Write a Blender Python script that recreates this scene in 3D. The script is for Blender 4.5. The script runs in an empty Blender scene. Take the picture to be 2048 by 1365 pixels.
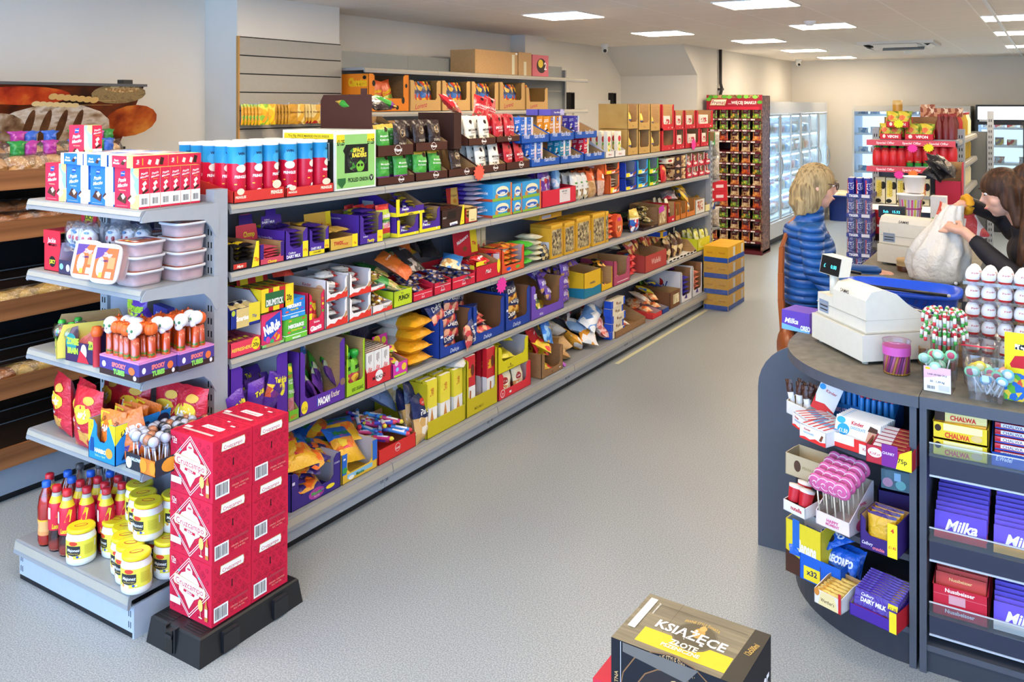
import bpy,math,random
from math import sin,cos,pi,radians,sqrt,atan2,hypot
from mathutils import Vector,Matrix,noise
D=bpy.data;SC=bpy.context.scene;C=SC.collection
V=Vector
# ---------------------------------------------------------------- camera, exposure, sky, daylight
H=1.92;YAW=radians(32.1);FPX=1728.0;CX=1024.0;CY=207.0
cd=D.cameras.new('camera');cam=D.objects.new('camera',cd);C.objects.link(cam)
cam.location=(0,0,H);cam.rotation_euler=(pi/2,0,YAW)
cd.sensor_width=36;cd.lens=FPX/2048*36;cd.shift_y=-(682.5-CY)/2048;cd.clip_start=.05
SC.camera=cam
SC.view_settings.view_transform='Standard';SC.view_settings.look='None'
SC.view_settings.gamma=1;SC.view_settings.use_curve_mapping=False
SC.view_settings.exposure=1.22
W=D.worlds.new('daylight');SC.world=W;W.use_nodes=True
W.node_tree.nodes['Background'].inputs[0].default_value=(.38,.63,1,1)
W.node_tree.nodes['Background'].inputs[1].default_value=3.4
ld=D.lights.new('shop_window_portal','AREA');ld.shape='RECTANGLE';ld.size=8.2;ld.size_y=2.3
ld.cycles.is_portal=True
lo=D.objects.new('shop_window_portal',ld);C.objects.link(lo);lo.location=(-.9,-1.55,1.3);lo.rotation_euler=(pi/2,0,pi)
PANEL_E=15.0 # emission of the ceiling panels
s_,c_=sin(YAW),cos(YAW)
def Yp(u,X): # depth along the aisle at which picture column u meets the plane x = X
    a=(u-CX)/FPX;return X/(-s_+c_*a)*(c_+s_*a)
def Zp(u,v,X):
    a=(u-CX)/FPX;return H+X/(-s_+c_*a)*(CY-v)/FPX
def Xp(u,Y):
    a=(u-CX)/FPX;return Y/(c_+s_*a)*(-s_+c_*a)
def ZpY(u,v,Y):
    a=(u-CX)/FPX;return H+Y/(c_+s_*a)*(CY-v)/FPX
# ---------------------------------------------------------------- materials
def lin(h):
    h=h.lstrip('#')
    if len(h)==3:h=''.join(c*2 for c in h)
    o=[]
    for i in(0,2,4):
        c=int(h[i:i+2],16)/255;o.append(c/12.92 if c<=.04045 else((c+.055)/1.055)**2.4)
    return(*o,1)
KIND=dict(c=(.6,.3),f=(.3,.5),w=(.3,.5),k=(.9,.1),s=(.42,.4),p=(.35,.5),x=(.15,.5),n=(.75,.2))
MC={}
def mat(key):
    """'#rrggbb/kind', 'P:#a,#b,#c:scale/kind' (patches), 'film', 'glass:..', 'em:#rrggbb:strength'"""
    if key in MC:return MC[key]
    m=D.materials.new(key.split(':')[0].strip('#').replace('/','_'));m.use_nodes=True
    nt=m.node_tree;N=nt.nodes;L=nt.links;b=N['Principled BSDF'];out=N['Material Output']
    MC[key]=m
    if key.startswith('em:'):
        _,c,s=key.split(':');e=N.new('ShaderNodeEmission');e.inputs[0].default_value=lin(c);e.inputs[1].default_value=float(s)
        L.new(e.outputs[0],out.inputs[0]);return m
    if key.startswith('film')or key.startswith('clear'):
        p=key.split(':');tint=lin(p[1])if len(p)>1 else(.97,.97,.97,1);fac=float(p[2])if len(p)>2 else .12
        t=N.new('ShaderNodeBsdfTransparent');t.inputs[0].default_value=tint
        g=N.new('ShaderNodeBsdfGlossy');g.inputs['Roughness'].default_value=.12 if key.startswith('clear')else .3
        mx=N.new('ShaderNodeMixShader')
        fr=N.new('ShaderNodeLayerWeight');fr.inputs[0].default_value=.35
        ma=N.new('ShaderNodeMath');ma.operation='MULTIPLY_ADD';ma.inputs[1].default_value=.5 if key.startswith('clear')else .22;ma.inputs[2].default_value=fac
        L.new(fr.outputs['Fresnel'],ma.inputs[0]);ma.use_clamp=True
        L.new(ma.outputs[0],mx.inputs[0]);L.new(t.outputs[0],mx.inputs[1]);L.new(g.outputs[0],mx.inputs[2]);L.new(mx.outputs[0],out.inputs[0])
        if key.startswith('film'):
            tc=N.new('ShaderNodeTexCoord');nz=N.new('ShaderNodeTexNoise');nz.inputs['Scale'].default_value=30;nz.inputs['Detail'].default_value=3
            bp=N.new('ShaderNodeBump');bp.inputs['Strength'].default_value=.9;bp.inputs['Distance'].default_value=.02
            L.new(tc.outputs['Object'],nz.inputs[0]);L.new(nz.outputs[0],bp.inputs['Height']);L.new(bp.outputs[0],g.inputs['Normal'])
        return m
    if key.startswith('milky'):
        p=key.split(':');b.inputs['Base Color'].default_value=lin(p[1]);b.inputs['Roughness'].default_value=.35
        b.inputs['Alpha'].default_value=float(p[2]);return m
    kd='c';k=key
    if '/' in key:k,kd=key.split('/')
    r,sp=KIND[kd]
    b.inputs['Roughness'].default_value=r;b.inputs['Specular IOR Level'].default_value=sp
    tc=N.new('ShaderNodeTexCoord')
    if k.startswith('P:'):
        _,cs,sc=k.split(':');cs=cs.split(',')
        vo=N.new('ShaderNodeTexVoronoi');vo.inputs['Scale'].default_value=float(sc)
        rp=N.new('ShaderNodeValToRGB');rp.color_ramp.interpolation='CONSTANT'
        while len(rp.color_ramp.elements)<len(cs):rp.color_ramp.elements.new(.5)
        for i,c in enumerate(cs):rp.color_ramp.elements[i].position=i/len(cs);rp.color_ramp.elements[i].color=lin(c)
        sx=N.new('ShaderNodeSeparateColor')
        L.new(tc.outputs['Object'],vo.inputs['Vector']);L.new(vo.outputs['Color'],sx.inputs[0]);L.new(sx.outputs[0],rp.inputs[0]);L.new(rp.outputs[0],b.inputs['Base Color'])
    elif k.startswith('N:'): # soft noise between two or more colours; optional stretch
        p=k.split(':');cs=p[1].split(',');mp=N.new('ShaderNodeMapping')
        if len(p)>3:mp.inputs['Scale'].default_value=[float(q)for q in p[3].split(',')]
        nz=N.new('ShaderNodeTexNoise');nz.inputs['Scale'].default_value=float(p[2]);nz.inputs['Detail'].default_value=5
        rp=N.new('ShaderNodeValToRGB')
        while len(rp.color_ramp.elements)<len(cs):rp.color_ramp.elements.new(.5)
        for i,c in enumerate(cs):rp.color_ramp.elements[i].position=.3+.4*i/(len(cs)-1);rp.color_ramp.elements[i].color=lin(c)
        L.new(tc.outputs['Object'],mp.inputs[0]);L.new(mp.outputs[0],nz.inputs['Vector']);L.new(nz.outputs[0],rp.inputs[0]);L.new(rp.outputs[0],b.inputs['Base Color'])
    else:
        # slight real variation of the print / paint
        nz=N.new('ShaderNodeTexNoise');nz.inputs['Scale'].default_value=35
        mx=N.new('ShaderNodeMix');mx.data_type='RGBA';mx.blend_type='MULTIPLY';mx.inputs[0].default_value=.1
        mx.inputs[6].default_value=lin(k);L.new(tc.outputs['Object'],nz.inputs['Vector']);L.new(nz.outputs[0],mx.inputs[7]);L.new(mx.outputs[2],b.inputs['Base Color'])
    if kd=='w':
        n2=N.new('ShaderNodeTexNoise');n2.inputs['Scale'].default_value=38;n2.inputs['Detail'].default_value=2;n2.inputs['Distortion'].default_value=.6
        bp=N.new('ShaderNodeBump');bp.inputs['Strength'].default_value=.55;bp.inputs['Distance'].default_value=.012
        L.new(tc.outputs['Object'],n2.inputs['Vector']);L.new(n2.outputs[0],bp.inputs['Height']);L.new(bp.outputs[0],b.inputs['Normal'])
    if kd=='s':b.inputs['Metallic'].default_value=.0
    return m
# ---------------------------------------------------------------- text glyphs
TX={}
def glyphs(s,bold=0.0,shear=0.0):
    k=(s,bold,shear)
    if k in TX:return TX[k]
    cu=D.curves.new('t','FONT');cu.body=s;cu.size=1;cu.resolution_u=2;cu.offset=bold;cu.shear=shear;cu.fill_mode='FRONT'
    o=D.objects.new('t',cu);C.objects.link(o)
    dg=bpy.context.evaluated_depsgraph_get();e=o.evaluated_get(dg);me=e.to_mesh()
    vs=[(v.co.x,v.co.y)for v in me.vertices];fs=[tuple(p.vertices)for p in me.polygons]
    e.to_mesh_clear();D.objects.remove(o);D.curves.remove(cu)
    if vs:
        x0=min(v[0]for v in vs);x1=max(v[0]for v in vs)
    else:x0,x1=0,1
    TX[k]=(vs,fs,x0,x1);return TX[k]
# ---------------------------------------------------------------- mesh builder
class M:
    def __init__(s):s.v=[];s.f=[];s.k=[];s.sm=[];s.T=Matrix();s.W=None
    def add(s,vs,fs,k,smooth=False):
        n=len(s.v)
        for p in vs:
            p=V(p)
            if s.W:p=V(s.W(p))
            s.v.append(s.T@p)
        for i,f in enumerate(fs):
            s.f.append([n+j for j in f]);s.k.append(k[i]if isinstance(k,(list,tuple))else k);s.sm.append(smooth)
        return s
    def box(s,a,b,k):
        x0,y0,z0=a;x1,y1,z1=b
        return s.add([(x0,y0,z0),(x1,y0,z0),(x1,y1,z0),(x0,y1,z0),(x0,y0,z1),(x1,y0,z1),(x1,y1,z1),(x0,y1,z1)],
                     [(0,3,2,1),(4,5,6,7),(0,1,5,4),(1,2,6,5),(2,3,7,6),(3,0,4,7)],k)
    def prism(s,pts,ax,a,b,k,ka=None,kb=None):
        """pts polygon in the plane across axis ax; caps at a (ka) and b (kb), sides k"""
        def P(p,t):return(t,p[0],p[1])if ax==0 else((p[0],t,p[1])if ax==1 else(p[0],p[1],t))
        n=len(pts);vs=[P(p,a)for p in pts]+[P(p,b)for p in pts]
        fs=[tuple(range(n))[::-1],tuple(range(n,2*n))]+[(i,(i+1)%n,n+(i+1)%n,n+i)for i in range(n)]
        return s.add(vs,fs,[ka or k,kb or k]+[k]*n)
    def lathe(s,prof,n=20,k='#fff',cx=0,cy=0,smooth=True):
        """prof: (r, z[, mat]) - mat colours the band that starts there"""
        vs=[];fs=[];ks=[]
        for p in prof:
            for i in range(n):
                a=2*pi*i/n;vs.append((cx+p[0]*cos(a),cy+p[0]*sin(a),p[1]))
        kk=k
        for j in range(len(prof)-1):
            if len(prof[j])>2:kk=prof[j][2]
            for i in range(n):
                fs.append((j*n+i,j*n+(i+1)%n,(j+1)*n+(i+1)%n,(j+1)*n+i));ks.append(kk)
        s.add(vs,fs,ks,smooth)
        if prof[0][0]>1e-5:s.add([vs[i]for i in range(n)],[tuple(range(n))[::-1]],ks[0])
        if prof[-1][0]>1e-5:s.add([vs[(len(prof)-1)*n+i]for i in range(n)],[tuple(range(n))],kk)
        return s
    def tube(s,pts,r,k,n=8,close=False):
        pts=[V(p)for p in pts];vs=[];fs=[];m=len(pts);up=V((0,0,1))
        for i,p in enumerate(pts):
            if close:d=pts[(i+1)%m]-pts[i-1]
            else:d=pts[min(i+1,m-1)]-pts[max(i-1,0)]
            d.normalize();a=d.cross(up)
            if a.length<.05:a=d.cross(V((0,1,0)))
            a.normalize();b=a.cross(d);rr=r[i]if isinstance(r,(list,tuple))else r
            for j in range(n):
                t=2*pi*j/n;vs.append(p+a*cos(t)*rr+b*sin(t)*rr)
        for i in range(m if close else m-1):
            q=(i+1)%m
            for j in range(n):fs.append((i*n+j,i*n+(j+1)%n,q*n+(j+1)%n,q*n+j))
        if not close:fs+=[tuple(range(n))[::-1],tuple(range((m-1)*n,m*n))]
        return s.add(vs,fs,k,True)
    def ell(s,c,r,k,n=14,m=9,rot=None):
        vs=[];fs=[];R=rot or Matrix.Identity(3)
        for j in range(m+1):
            t=pi*j/m
            for i in range(n):
                a=2*pi*i/n;vs.append(V(c)+R@V((r[0]*sin(t)*cos(a),r[1]*sin(t)*sin(a),-r[2]*cos(t))))
        for j in range(m):
            for i in range(n):fs.append((j*n+i,j*n+(i+1)%n,(j+1)*n+(i+1)%n,(j+1)*n+i))
        return s.add(vs,fs,k,True)
    # ---- print on a face: O lower left corner, U and Vv full width / height vectors
    def art(s,O,U,Vv,items,off=.0004):
        O,U,Vv=V(O),V(U),V(Vv);w,h=U.length,Vv.length;u,v=U/w,Vv/h;n=u.cross(v);d=off;pk=None
        for it in items:
            q=it[0];kk=(q,it[-1])if q!='t' else None
            if kk is None or kk!=pk:d+=.00016
            pk=kk;e=O+n*d
            P=lambda x,y:e+U*x+Vv*y
            if q=='r':
                _,x0,y0,x1,y1,k=it
                if s.W:
                    g=7;s.add([P(x0+(x1-x0)*i/g,y0+(y1-y0)*j/g)for j in range(g+1)for i in range(g+1)],[(j*(g+1)+i,j*(g+1)+i+1,(j+1)*(g+1)+i+1,(j+1)*(g+1)+i)for j in range(g)for i in range(g)],k,True)
                else:s.add([P(x0,y0),P(x1,y0),P(x1,y1),P(x0,y1)],[(0,1,2,3)],k)
            elif q in 'co':
                _,cx,cy,rx,ry,k=it
                if q=='o':rx=rx*h/w if ry==0 else rx;ry=it[3]if ry==0 else ry
                m=16;rings=[1]if not s.W else[.5,1]
                vs=[P(cx,cy)]+[P(cx+rx*f*cos(2*pi*i/m),cy+ry*f*sin(2*pi*i/m))for f in rings for i in range(m)]
                fs=[(0,1+i,1+(i+1)%m)for i in range(m)]
                if s.W:fs+=[(1+i,1+m+i,1+m+(i+1)%m,1+(i+1)%m)for i in range(m)]
                s.add(vs,fs,k,bool(s.W))
            elif q=='p':
                s.add([P(*p)for p in it[1]],[tuple(range(len(it[1])))],it[2])
            elif q=='s': # burst
                _,cx,cy,r,k=it;m=14
                vs=[P(cx,cy)]+[P(cx+r*(1 if i%2 else .78)*cos(2*pi*i/(2*m))*h/w,cy+r*(1 if i%2 else .78)*sin(2*pi*i/(2*m)))for i in range(2*m)]
                s.add(vs,[(0,1+i,1+(i+1)%(2*m))for i in range(2*m)],k)
            elif q=='b':
                _,x0,y0,x1,y1=it;s.add([P(x0,y0),P(x1,y0),P(x1,y1),P(x0,y1)],[(0,1,2,3)],'#f4f4f2');e=e+n*.0003;rr=random.Random(7);x=x0+(x1-x0)*.08
                while x<x0+(x1-x0)*.9:
                    t=(x1-x0)*rr.choice((.015,.03,.045));s.add([P(x,y0+(y1-y0)*.12),P(x+t,y0+(y1-y0)*.12),P(x+t,y0+(y1-y0)*.9),P(x,y0+(y1-y0)*.9)],[(0,1,2,3)],'#151515');x+=t+(x1-x0)*rr.choice((.02,.035))
            elif q=='t':
                _,tx,cx,cy,hf,k=it[:6];op=it[6]if len(it)>6 else{}
                vs,fs,x0,x1=glyphs(tx,op.get('b',.012),op.get('i',0));H_=hf*h/.72;wd=(x1-x0)*H_;mw=op.get('w',.9)*w;sx=min(1,mw/wd)if not op.get('fit')else mw/wd
                a=radians(op.get('r',0));ca,sa=cos(a),sin(a);ar=op.get('arc',0);out=[]
                ce=P(cx,cy)
                for(x,y)in vs:
                    X=(x-(x0+x1)/2)*H_*sx;Y=(y-.36)*H_
                    if ar:Y+=ar*h*(1-(2*X/max(1e-6,wd*sx))**2)
                    out.append(ce+u*(X*ca-Y*sa)+v*(X*sa+Y*ca))
                s.add(out,fs,k)
        return s
    def mesh(s,name):
        me=D.meshes.new(name);ks=[]
        for k in s.k:
            if k not in ks:ks.append(k)
        me.from_pydata([tuple(p)for p in s.v],[],s.f)
        for k in ks:me.materials.append(mat(k))
        ix={k:i for i,k in enumerate(ks)}
        me.polygons.foreach_set('material_index',[ix[k]for k in s.k]);me.polygons.foreach_set('use_smooth',s.sm);me.update()
        return me
# ---------------------------------------------------------------- objects
def link(name,me,parent=None,loc=None,rot=None):
    o=D.objects.new(name,me);C.objects.link(o)
    if parent:o.parent=parent
    if loc is not None:o.location=loc
    if rot is not None:o.rotation_euler=rot
    return o
def tag(o,label,cat,group=None,kind=None):
    o['label']=label;o['category']=cat
    if group:o['group']=group
    if kind:o['kind']=kind
    return o
def thing(name,label,cat,loc,me=None,rz=0,group=None,rot=None):
    o=link(name,me,None,loc,rot or(0,0,rz));return tag(o,label,cat,group)
def struct(name,m,kind='structure'):
    o=link(name,m.mesh(name));o['kind']=kind;return o
def part(name,m,parent,loc=None,rot=None,label=None):
    o=link(name,m if isinstance(m,bpy.types.Mesh)else m.mesh(name),parent,loc,rot)
    if label:o['label']=label
    return o
def copy_thing(src,loc,rot,label=None,group=None):
    r=src.copy();C.objects.link(r);r.location=loc;r.rotation_euler=rot
    if label:r['label']=label
    if group:r['group']=group
    for ch in src.children:
        c=ch.copy();C.objects.link(c);c.parent=r
        for g in ch.children:
            d=g.copy();C.objects.link(d);d.parent=c
    return r
PC={}
def cached(key,fn):
    if key not in PC:PC[key]=fn()
    return PC[key]
# ================================================================ SETTING
CZ=2.66;YB=15.5;XL=-5.0;XR=3.2;YF=-1.6;XW=-3.914
G1='#8f9296/s';G2='#83878e/s';G3='#a3a7ad/s'
def floor_mat():
    m=D.materials.new('vinyl_floor');m.use_nodes=True;N=m.node_tree.nodes;L=m.node_tree.links;b=N['Principled BSDF']
    tc=N.new('ShaderNodeTexCoord');n1=N.new('ShaderNodeTexNoise');n1.inputs['Scale'].default_value=190;n1.inputs['Detail'].default_value=2
    rp=N.new('ShaderNodeValToRGB');rp.color_ramp.elements[0].position=.38;rp.color_ramp.elements[1].position=.66
    rp.color_ramp.elements[0].color=lin('#838b90');rp.color_ramp.elements[1].color=lin('#b0b6b9')
    n2=N.new('ShaderNodeTexNoise');n2.inputs['Scale'].default_value=1.3;mx=N.new('ShaderNodeMix');mx.data_type='RGBA';mx.blend_type='MULTIPLY';mx.inputs[0].default_value=.12
    L.new(tc.outputs['Object'],n1.inputs[0]);L.new(tc.outputs['Object'],n2.inputs[0]);L.new(n1.outputs[0],rp.inputs[0]);L.new(rp.outputs[0],mx.inputs[6]);L.new(n2.outputs[0],mx.inputs[7]);L.new(mx.outputs[2],b.inputs['Base Color'])
    b.inputs['Roughness'].default_value=.38;b.inputs['Specular IOR Level'].default_value=.45
    return m
def ceil_mat():
    m=D.materials.new('ceiling_tiles');m.use_nodes=True;N=m.node_tree.nodes;L=m.node_tree.links;b=N['Principled BSDF']
    tc=N.new('ShaderNodeTexCoord');sp=N.new('ShaderNodeSeparateXYZ');L.new(tc.outputs['Object'],sp.inputs[0]);outs=[]
    for i,off in((0,.0),(1,.37)):
        a=N.new('ShaderNodeMath');a.operation='ADD';a.inputs[1].default_value=100*.54-(0 if i else 0)+(.54-(.0 if i==0 else(6.37-.27)%.54))
        L.new(sp.outputs[i],a.inputs[0]);d=N.new('ShaderNodeMath');d.operation='MODULO';d.inputs[1].default_value=.54;L.new(a.outputs[0],d.inputs[0])
        c=N.new('ShaderNodeMath');c.operation='LESS_THAN';c.inputs[1].default_value=.012;L.new(d.outputs[0],c.inputs[0]);outs.append(c)
    mxx=N.new('ShaderNodeMath');mxx.operation='MAXIMUM';L.new(outs[0].outputs[0],mxx.inputs[0]);L.new(outs[1].outputs[0],mxx.inputs[1])
    n1=N.new('ShaderNodeTexNoise');n1.inputs['Scale'].default_value=90;L.new(tc.outputs['Object'],n1.inputs[0])
    r1=N.new('ShaderNodeValToRGB');r1.color_ramp.elements[0].color=lin('#ebe2d8');r1.color_ramp.elements[1].color=lin('#f2eae0');L.new(n1.outputs[0],r1.inputs[0])
    mx=N.new('ShaderNodeMix');mx.data_type='RGBA';mx.inputs[7].default_value=lin('#fbf6f0');L.new(mxx.outputs[0],mx.inputs[0]);L.new(r1.outputs[0],mx.inputs[6]);L.new(mx.outputs[2],b.inputs['Base Color'])
    bp=N.new('ShaderNodeBump');bp.inputs['Strength'].default_value=.6;bp.inputs['Distance'].default_value=.01;L.new(mxx.outputs[0],bp.inputs['Height']);L.new(bp.outputs[0],b.inputs['Normal'])
    b.inputs['Roughness'].default_value=.85
    return m
MC['floor']=floor_mat();MC['ceil']=ceil_mat()
WALL='N:#d3cfc8,#d8d4cc:2/n'
m=M();m.box((XL-.2,YF-.2,-.08),(XR+.2,YB+.2,0),'floor');struct('floor',m)
m=M();m.box((XL-.2,YF-.2,CZ),(XR+.2,YB+.2,CZ+.08),'ceil');struct('ceiling',m)
m=M();m.box((XL-.15,YF,0),(XL,10.76,CZ),WALL)
m.box((XL-.15,10.76,0),(XW,10.84,2.289),WALL);m.box((XL-.15,10.84,0),(XW,YB,CZ),WALL)
m.prism([(10.23,CZ),(10.76,2.289),(10.84,2.289),(10.84,CZ)],0,XL-.1,XW,WALL);struct('wall_left',m)
m=M();m.box((XL,3.955,0),(-4.67,4.94,CZ),WALL);m.box((XL,7.95,0),(-4.82,8.4,CZ),WALL);struct('wall_piers',m)
m=M();m.box((XW-.1,YB,0),(XR+.1,YB+.15,CZ),WALL);struct('wall_back',m)
m=M();m.box((XR,YF,0),(XR+.15,YB,CZ),WALL);struct('wall_right',m)
m=M();m.box((XL,YF-.12,0),(XR,YF,.25),WALL);m.box((XL,YF-.12,2.45),(XR,YF,CZ),WALL)
for x in(XL,-2.9,-.8,1.3,XR-.1):m.box((x,YF-.1,.25),(x+.08,YF-.02,2.45),'#3c4046/s')
struct('wall_front',m)
m=M();m.box((XL,4.95,0),(XL+.012,10.7,.1),'#e4e2dc/s');m.box((XW,15.0,0),(XR,YB,.0005),'floor')if 0 else None;struct('baseboard_left',m)
m=M();m.box((XW,YB-.015,0),(XR,YB,.11),'#e6e3da/s');struct('baseboard_back',m)
m=M();m.box((-.43,YF,CZ-.012),(-.405,YB,CZ-.0005),'#ecebe8/s');struct('trim_1',m)
m=M();m.box((-2.745,5.8,.0002),(-2.715,7.75,.0016),'#dcd6ae/s');struct('trim_2',m) # worn floor tape beside the shelving
# ---- ceiling panels
CPX=[(-3.48,6.37),(-3.48,8.53),(-2.94,10.15),(-2.94,12.31),(-2.94,14.47),(-1.86,6.37),(-1.86,8.53),(-.27,8.53),(-.27,10.4),(-.27,12.85),(-3.48,3.9),(-3.48,1.4),(-1.86,3.9),(-1.86,1.4),(.3,3.9),(.3,6.37),(.3,1.4),(-3.48,-.6),(-1.3,-.6),(1.4,10.4),(1.4,5.2),(1.9,8)]
def panel():
    m=M();m.box((-.262,-.262,-.008),(.262,.262,-.001),'#f2f1ec/s');return m.mesh('panel')
fm=panel();m=M();m.box((-.248,-.248,-.0115),(.248,.248,-.0085),'em:#ffe8c8:%g'%PANEL_E);dm=m.mesh('diffuser')
names={0:'above the left shelving, nearest of its row',1:'above the wall shelves, second of its row',5:'nearest of the middle row',6:'beside the round smoke detector',2:'in the row before the air conditioner',3:'second from the back wall on the left',4:'nearest the back wall',7:'at the right edge, nearest',8:'at the right edge, second',9:'at the right edge, furthest'}
for i,(x,y)in enumerate(CPX):
    o=thing('ceiling_light','square white lit ceiling panel '+names.get(i,'overhead outside the picture'),'ceiling light',(x,y,CZ),fm,group='square ceiling lights');part('diffuser',dm,o)
def det(x,y,lab):
    m=M();m.lathe([(.055,0),(.055,-.012),(.042,-.03),(.025,-.042),(0,-.043)],18,'#f1f0ec/s');thing('smoke_detector',lab,'smoke detector',(x,y,CZ),m.mesh('d'))
det(*[float(q)for q in(-1.86,8.0)],'round white smoke detector beside the lit panel of the middle row');det(-1.75,13.3,'small white smoke detector behind the ceiling air conditioner')
def cctv(loc,rz,lab):
    o=thing('security_camera',lab,'security camera',loc,rz=rz);m=M();m.lathe([(.05,0),(.05,-.03),(.03,-.045)],16,'#e9e9e6/s');part('mount',m,o)
    m=M();m.ell((0,0,-.07),(.042,.042,.042),'#e9e9e6/s');m.tube([(0,-.03,-.08),(0,-.055,-.09)],.02,'#15161a/p',12);part('lens_housing',m,o)
cctv((-4.75,9.75,CZ),radians(30),'white dome security camera above the sloped bulkhead');cctv((-3.65,14.9,CZ),radians(30),'white dome security camera near the back corner')
# ---- ceiling air conditioner
o=thing('ceiling_air_conditioner','square ceiling cassette air conditioner with open louvre flaps','air conditioner',(-1.6,11.45,CZ))
m=M();m.box((-.42,-.42,-.03),(.42,.42,-.0005),'#dedbd4/s');m.box((-.25,-.25,-.038),(.25,.25,-.03),'#cfcbc3/s');part('panel',m,o)
for a in range(4):
    m=M();m.T=Matrix.Rotation(a*pi/2,4,'Z');m.box((-.24,-.37,-.034),(.24,-.30,-.0305),'#2b2a28/k');m.prism([(-.375,-.035),(-.32,-.075),(-.316,-.073),(-.371,-.033)],0,-.24,.24,'#e9e6df/s');part('louvre_flap',m,o)
# ---- pipe on the left wall
m=M();y=Yp(1441,-3.885);m.tube([(-3.885,y,CZ),(-3.885,y,2.2),(-3.87,y+.01,2.12),(-3.885,y,2.05),(-3.885,y,.05)],.022,'#2a2521/s',10);m.box((-3.915,y-.04,2.1),(-3.85,y+.04,2.13),'#2a2521/s')
tag(link('wall_pipe',m.mesh('p')),'dark vertical pipe on the wall above the spice stand','pipe')
# ---- slatwall
o=thing('slatwall_panel','grey slatwall board with dark grooves on the wall pier','slatwall',(-4.665,3.955,1.0));m=M()
z=0
for i in range(11):
    m.box((0,0,z),(.018,.985,z+.117),'#9d9a93/s');m.box((0,0,z+.117),(.006,.985,z+.125),'#2e2c2a/k');z+=.125
part('board',m,o);m=M();m.box((-.002,-.012,0),(.02,-.0005,1.375),'#b98a4e/c');part('edge_strip',m,o)
# ---- speakers / black wall boxes
for u,v0,v1,lab in((1144,185,220,'tall black wall speaker beside the wall shelves'),(1228,186,208,'small black wall speaker left of the spice stand')):
    X=-4.94;y=Yp(u,X);z1=Zp(u,v0,X);z0=Zp(u,v1,X);m=M();m.box((0,-.05,0),(.07,.05,max(z1-z0,.1)),'#1d1d1f/s');o=tag(link('wall_speaker',m.mesh('s'),None,(XL,y,z0)),lab,'speaker')
    m=M();m.box((.07,-.04,.01),(.074,.04,max(z1-z0,.1)-.01),'#101012/k');part('grille',m,o)
m=M();m.box((XL,Yp(1150,-4.96),1.1),(XL+.03,Yp(1222,-4.96),Zp(1190,200,-4.96)),'#d9d7d2/s');tag(link('wall_board',m.mesh('b')),'plain pale board on the wall between the two black speakers','board')
# ================================================================ SHELVING
def shelf_mesh(w,d,lip=.038):
    m=M();m.prism([(d,0),(.012,0),(.004,-.003),(-.006,-lip),(.006,-lip-.003),(.012,-.022),(d,-.022)],0,0,w,G1)
    m.art((.002,.004,-.003),(w-.004,0,0),(0,-.01,-lip+.006),[('r',0,.05,1,.5,'#8b8e92/s'),('r',0,.55,1,.93,'#b9bcc0/s')],-.0006)if 0 else None
    m.add([(.002,.0018,-.0055),(w-.002,.0018,-.0055),(w-.002,-.0042,-lip+.016),(.002,-.0042,-lip+.016)],[(3,2,1,0)],'#a9a498/s')  # lip strip: warm ceiling light is painted into its beige tone
    return m
def upright(h,w=.05,d=.065):
    m=M();m.box((0,0,0),(w,d,h),G3)
    z=.2
    while z<h-.05:
        for x in(.013,.030):m.box((x,-.001,z),(x+.006,.004,z+.024),'#17181b/k')
        z+=.05
    return m
BX=[2.335+.9445*i for i in range(7)];BX[1:6]=[3.278,4.22,5.17,6.12,7.065];BX[6]=8.0
ZS=dict(A=1.515,B=1.243,C=.893,D=.543,E=.157);XF=-2.795;XBK=-3.15
gon=thing('gondola_shelving','long grey metal double sided gondola shelving loaded with sweets','shelving',(XBK,2.335,0))
def gp(name,m,lab=None):
    o=part(name,m,gon);o.location=(0,0,0);return o
for b in range(6):
    y0=BX[b]-2.335;w=BX[b+1]-BX[b]-.002
    for k,z in ZS.items():
        e=k=='E';key=('sh',round(w,3),e)
        d=XF-XBK-.005+(.05 if e else 0)
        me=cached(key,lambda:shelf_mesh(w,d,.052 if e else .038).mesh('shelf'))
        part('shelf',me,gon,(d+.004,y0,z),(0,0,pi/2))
    m=M();m.box((.335,y0,.022),(.35,y0+w,.105),'#aeb4bd/s');m.box((.338,y0,0),(.35,y0+w,.022),'#17191d/s')
    for x in(y0+.012,y0+.024,y0+w-.024,y0+w-.012):m.box((.3495,x,.05),(.3508,x+.003,.09),'#3b3f46/s')
    m.T=Matrix.Translation((.035,0,0));part('kick_plate',m,gon)
    m=M()
    for z in[.12+.285*i for i in range(5)]:m.box((-.008,y0,z),(0,y0+w,min(z+.282,1.49)),'#757b87/s')
    part('back_panel',m,gon)
    for k,z in(('a',1.5),('b',1.2),('c',.85),('d',.5),('e',.15)):
        key=('sh',round(w,3),1);part('shelf',cached(key,lambda:0),gon,(-.03-.36,y0+w,z),(0,0,-pi/2))if key in PC and k in 'ae' else None
up=upright(1.5,.03,.04).mesh('upright')
for b in range(1,7):part('upright',up,gon,(-.02,BX[b]-2.335-.0,0),(0,0,pi/2))
part('upright',upright(1.56,.05,.14).mesh('upright'),gon,(.36,5.7,0),(0,0,pi/2),'slotted end post at the far end')
m=M();m.box((.0,5.68,.12),(.31,5.70,1.52),G1);part('end_panel',m,gon)
for z,d in((1.40,.2),(1.17,.2),(.95,.2),(.70,.2),(.4,.2),(.15,.2)):
    part('end_shelf',cached('esh',lambda:shelf_mesh(.7,.22).mesh('end_shelf')),gon,(.33,6.06,z),(0,0,pi))
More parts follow.
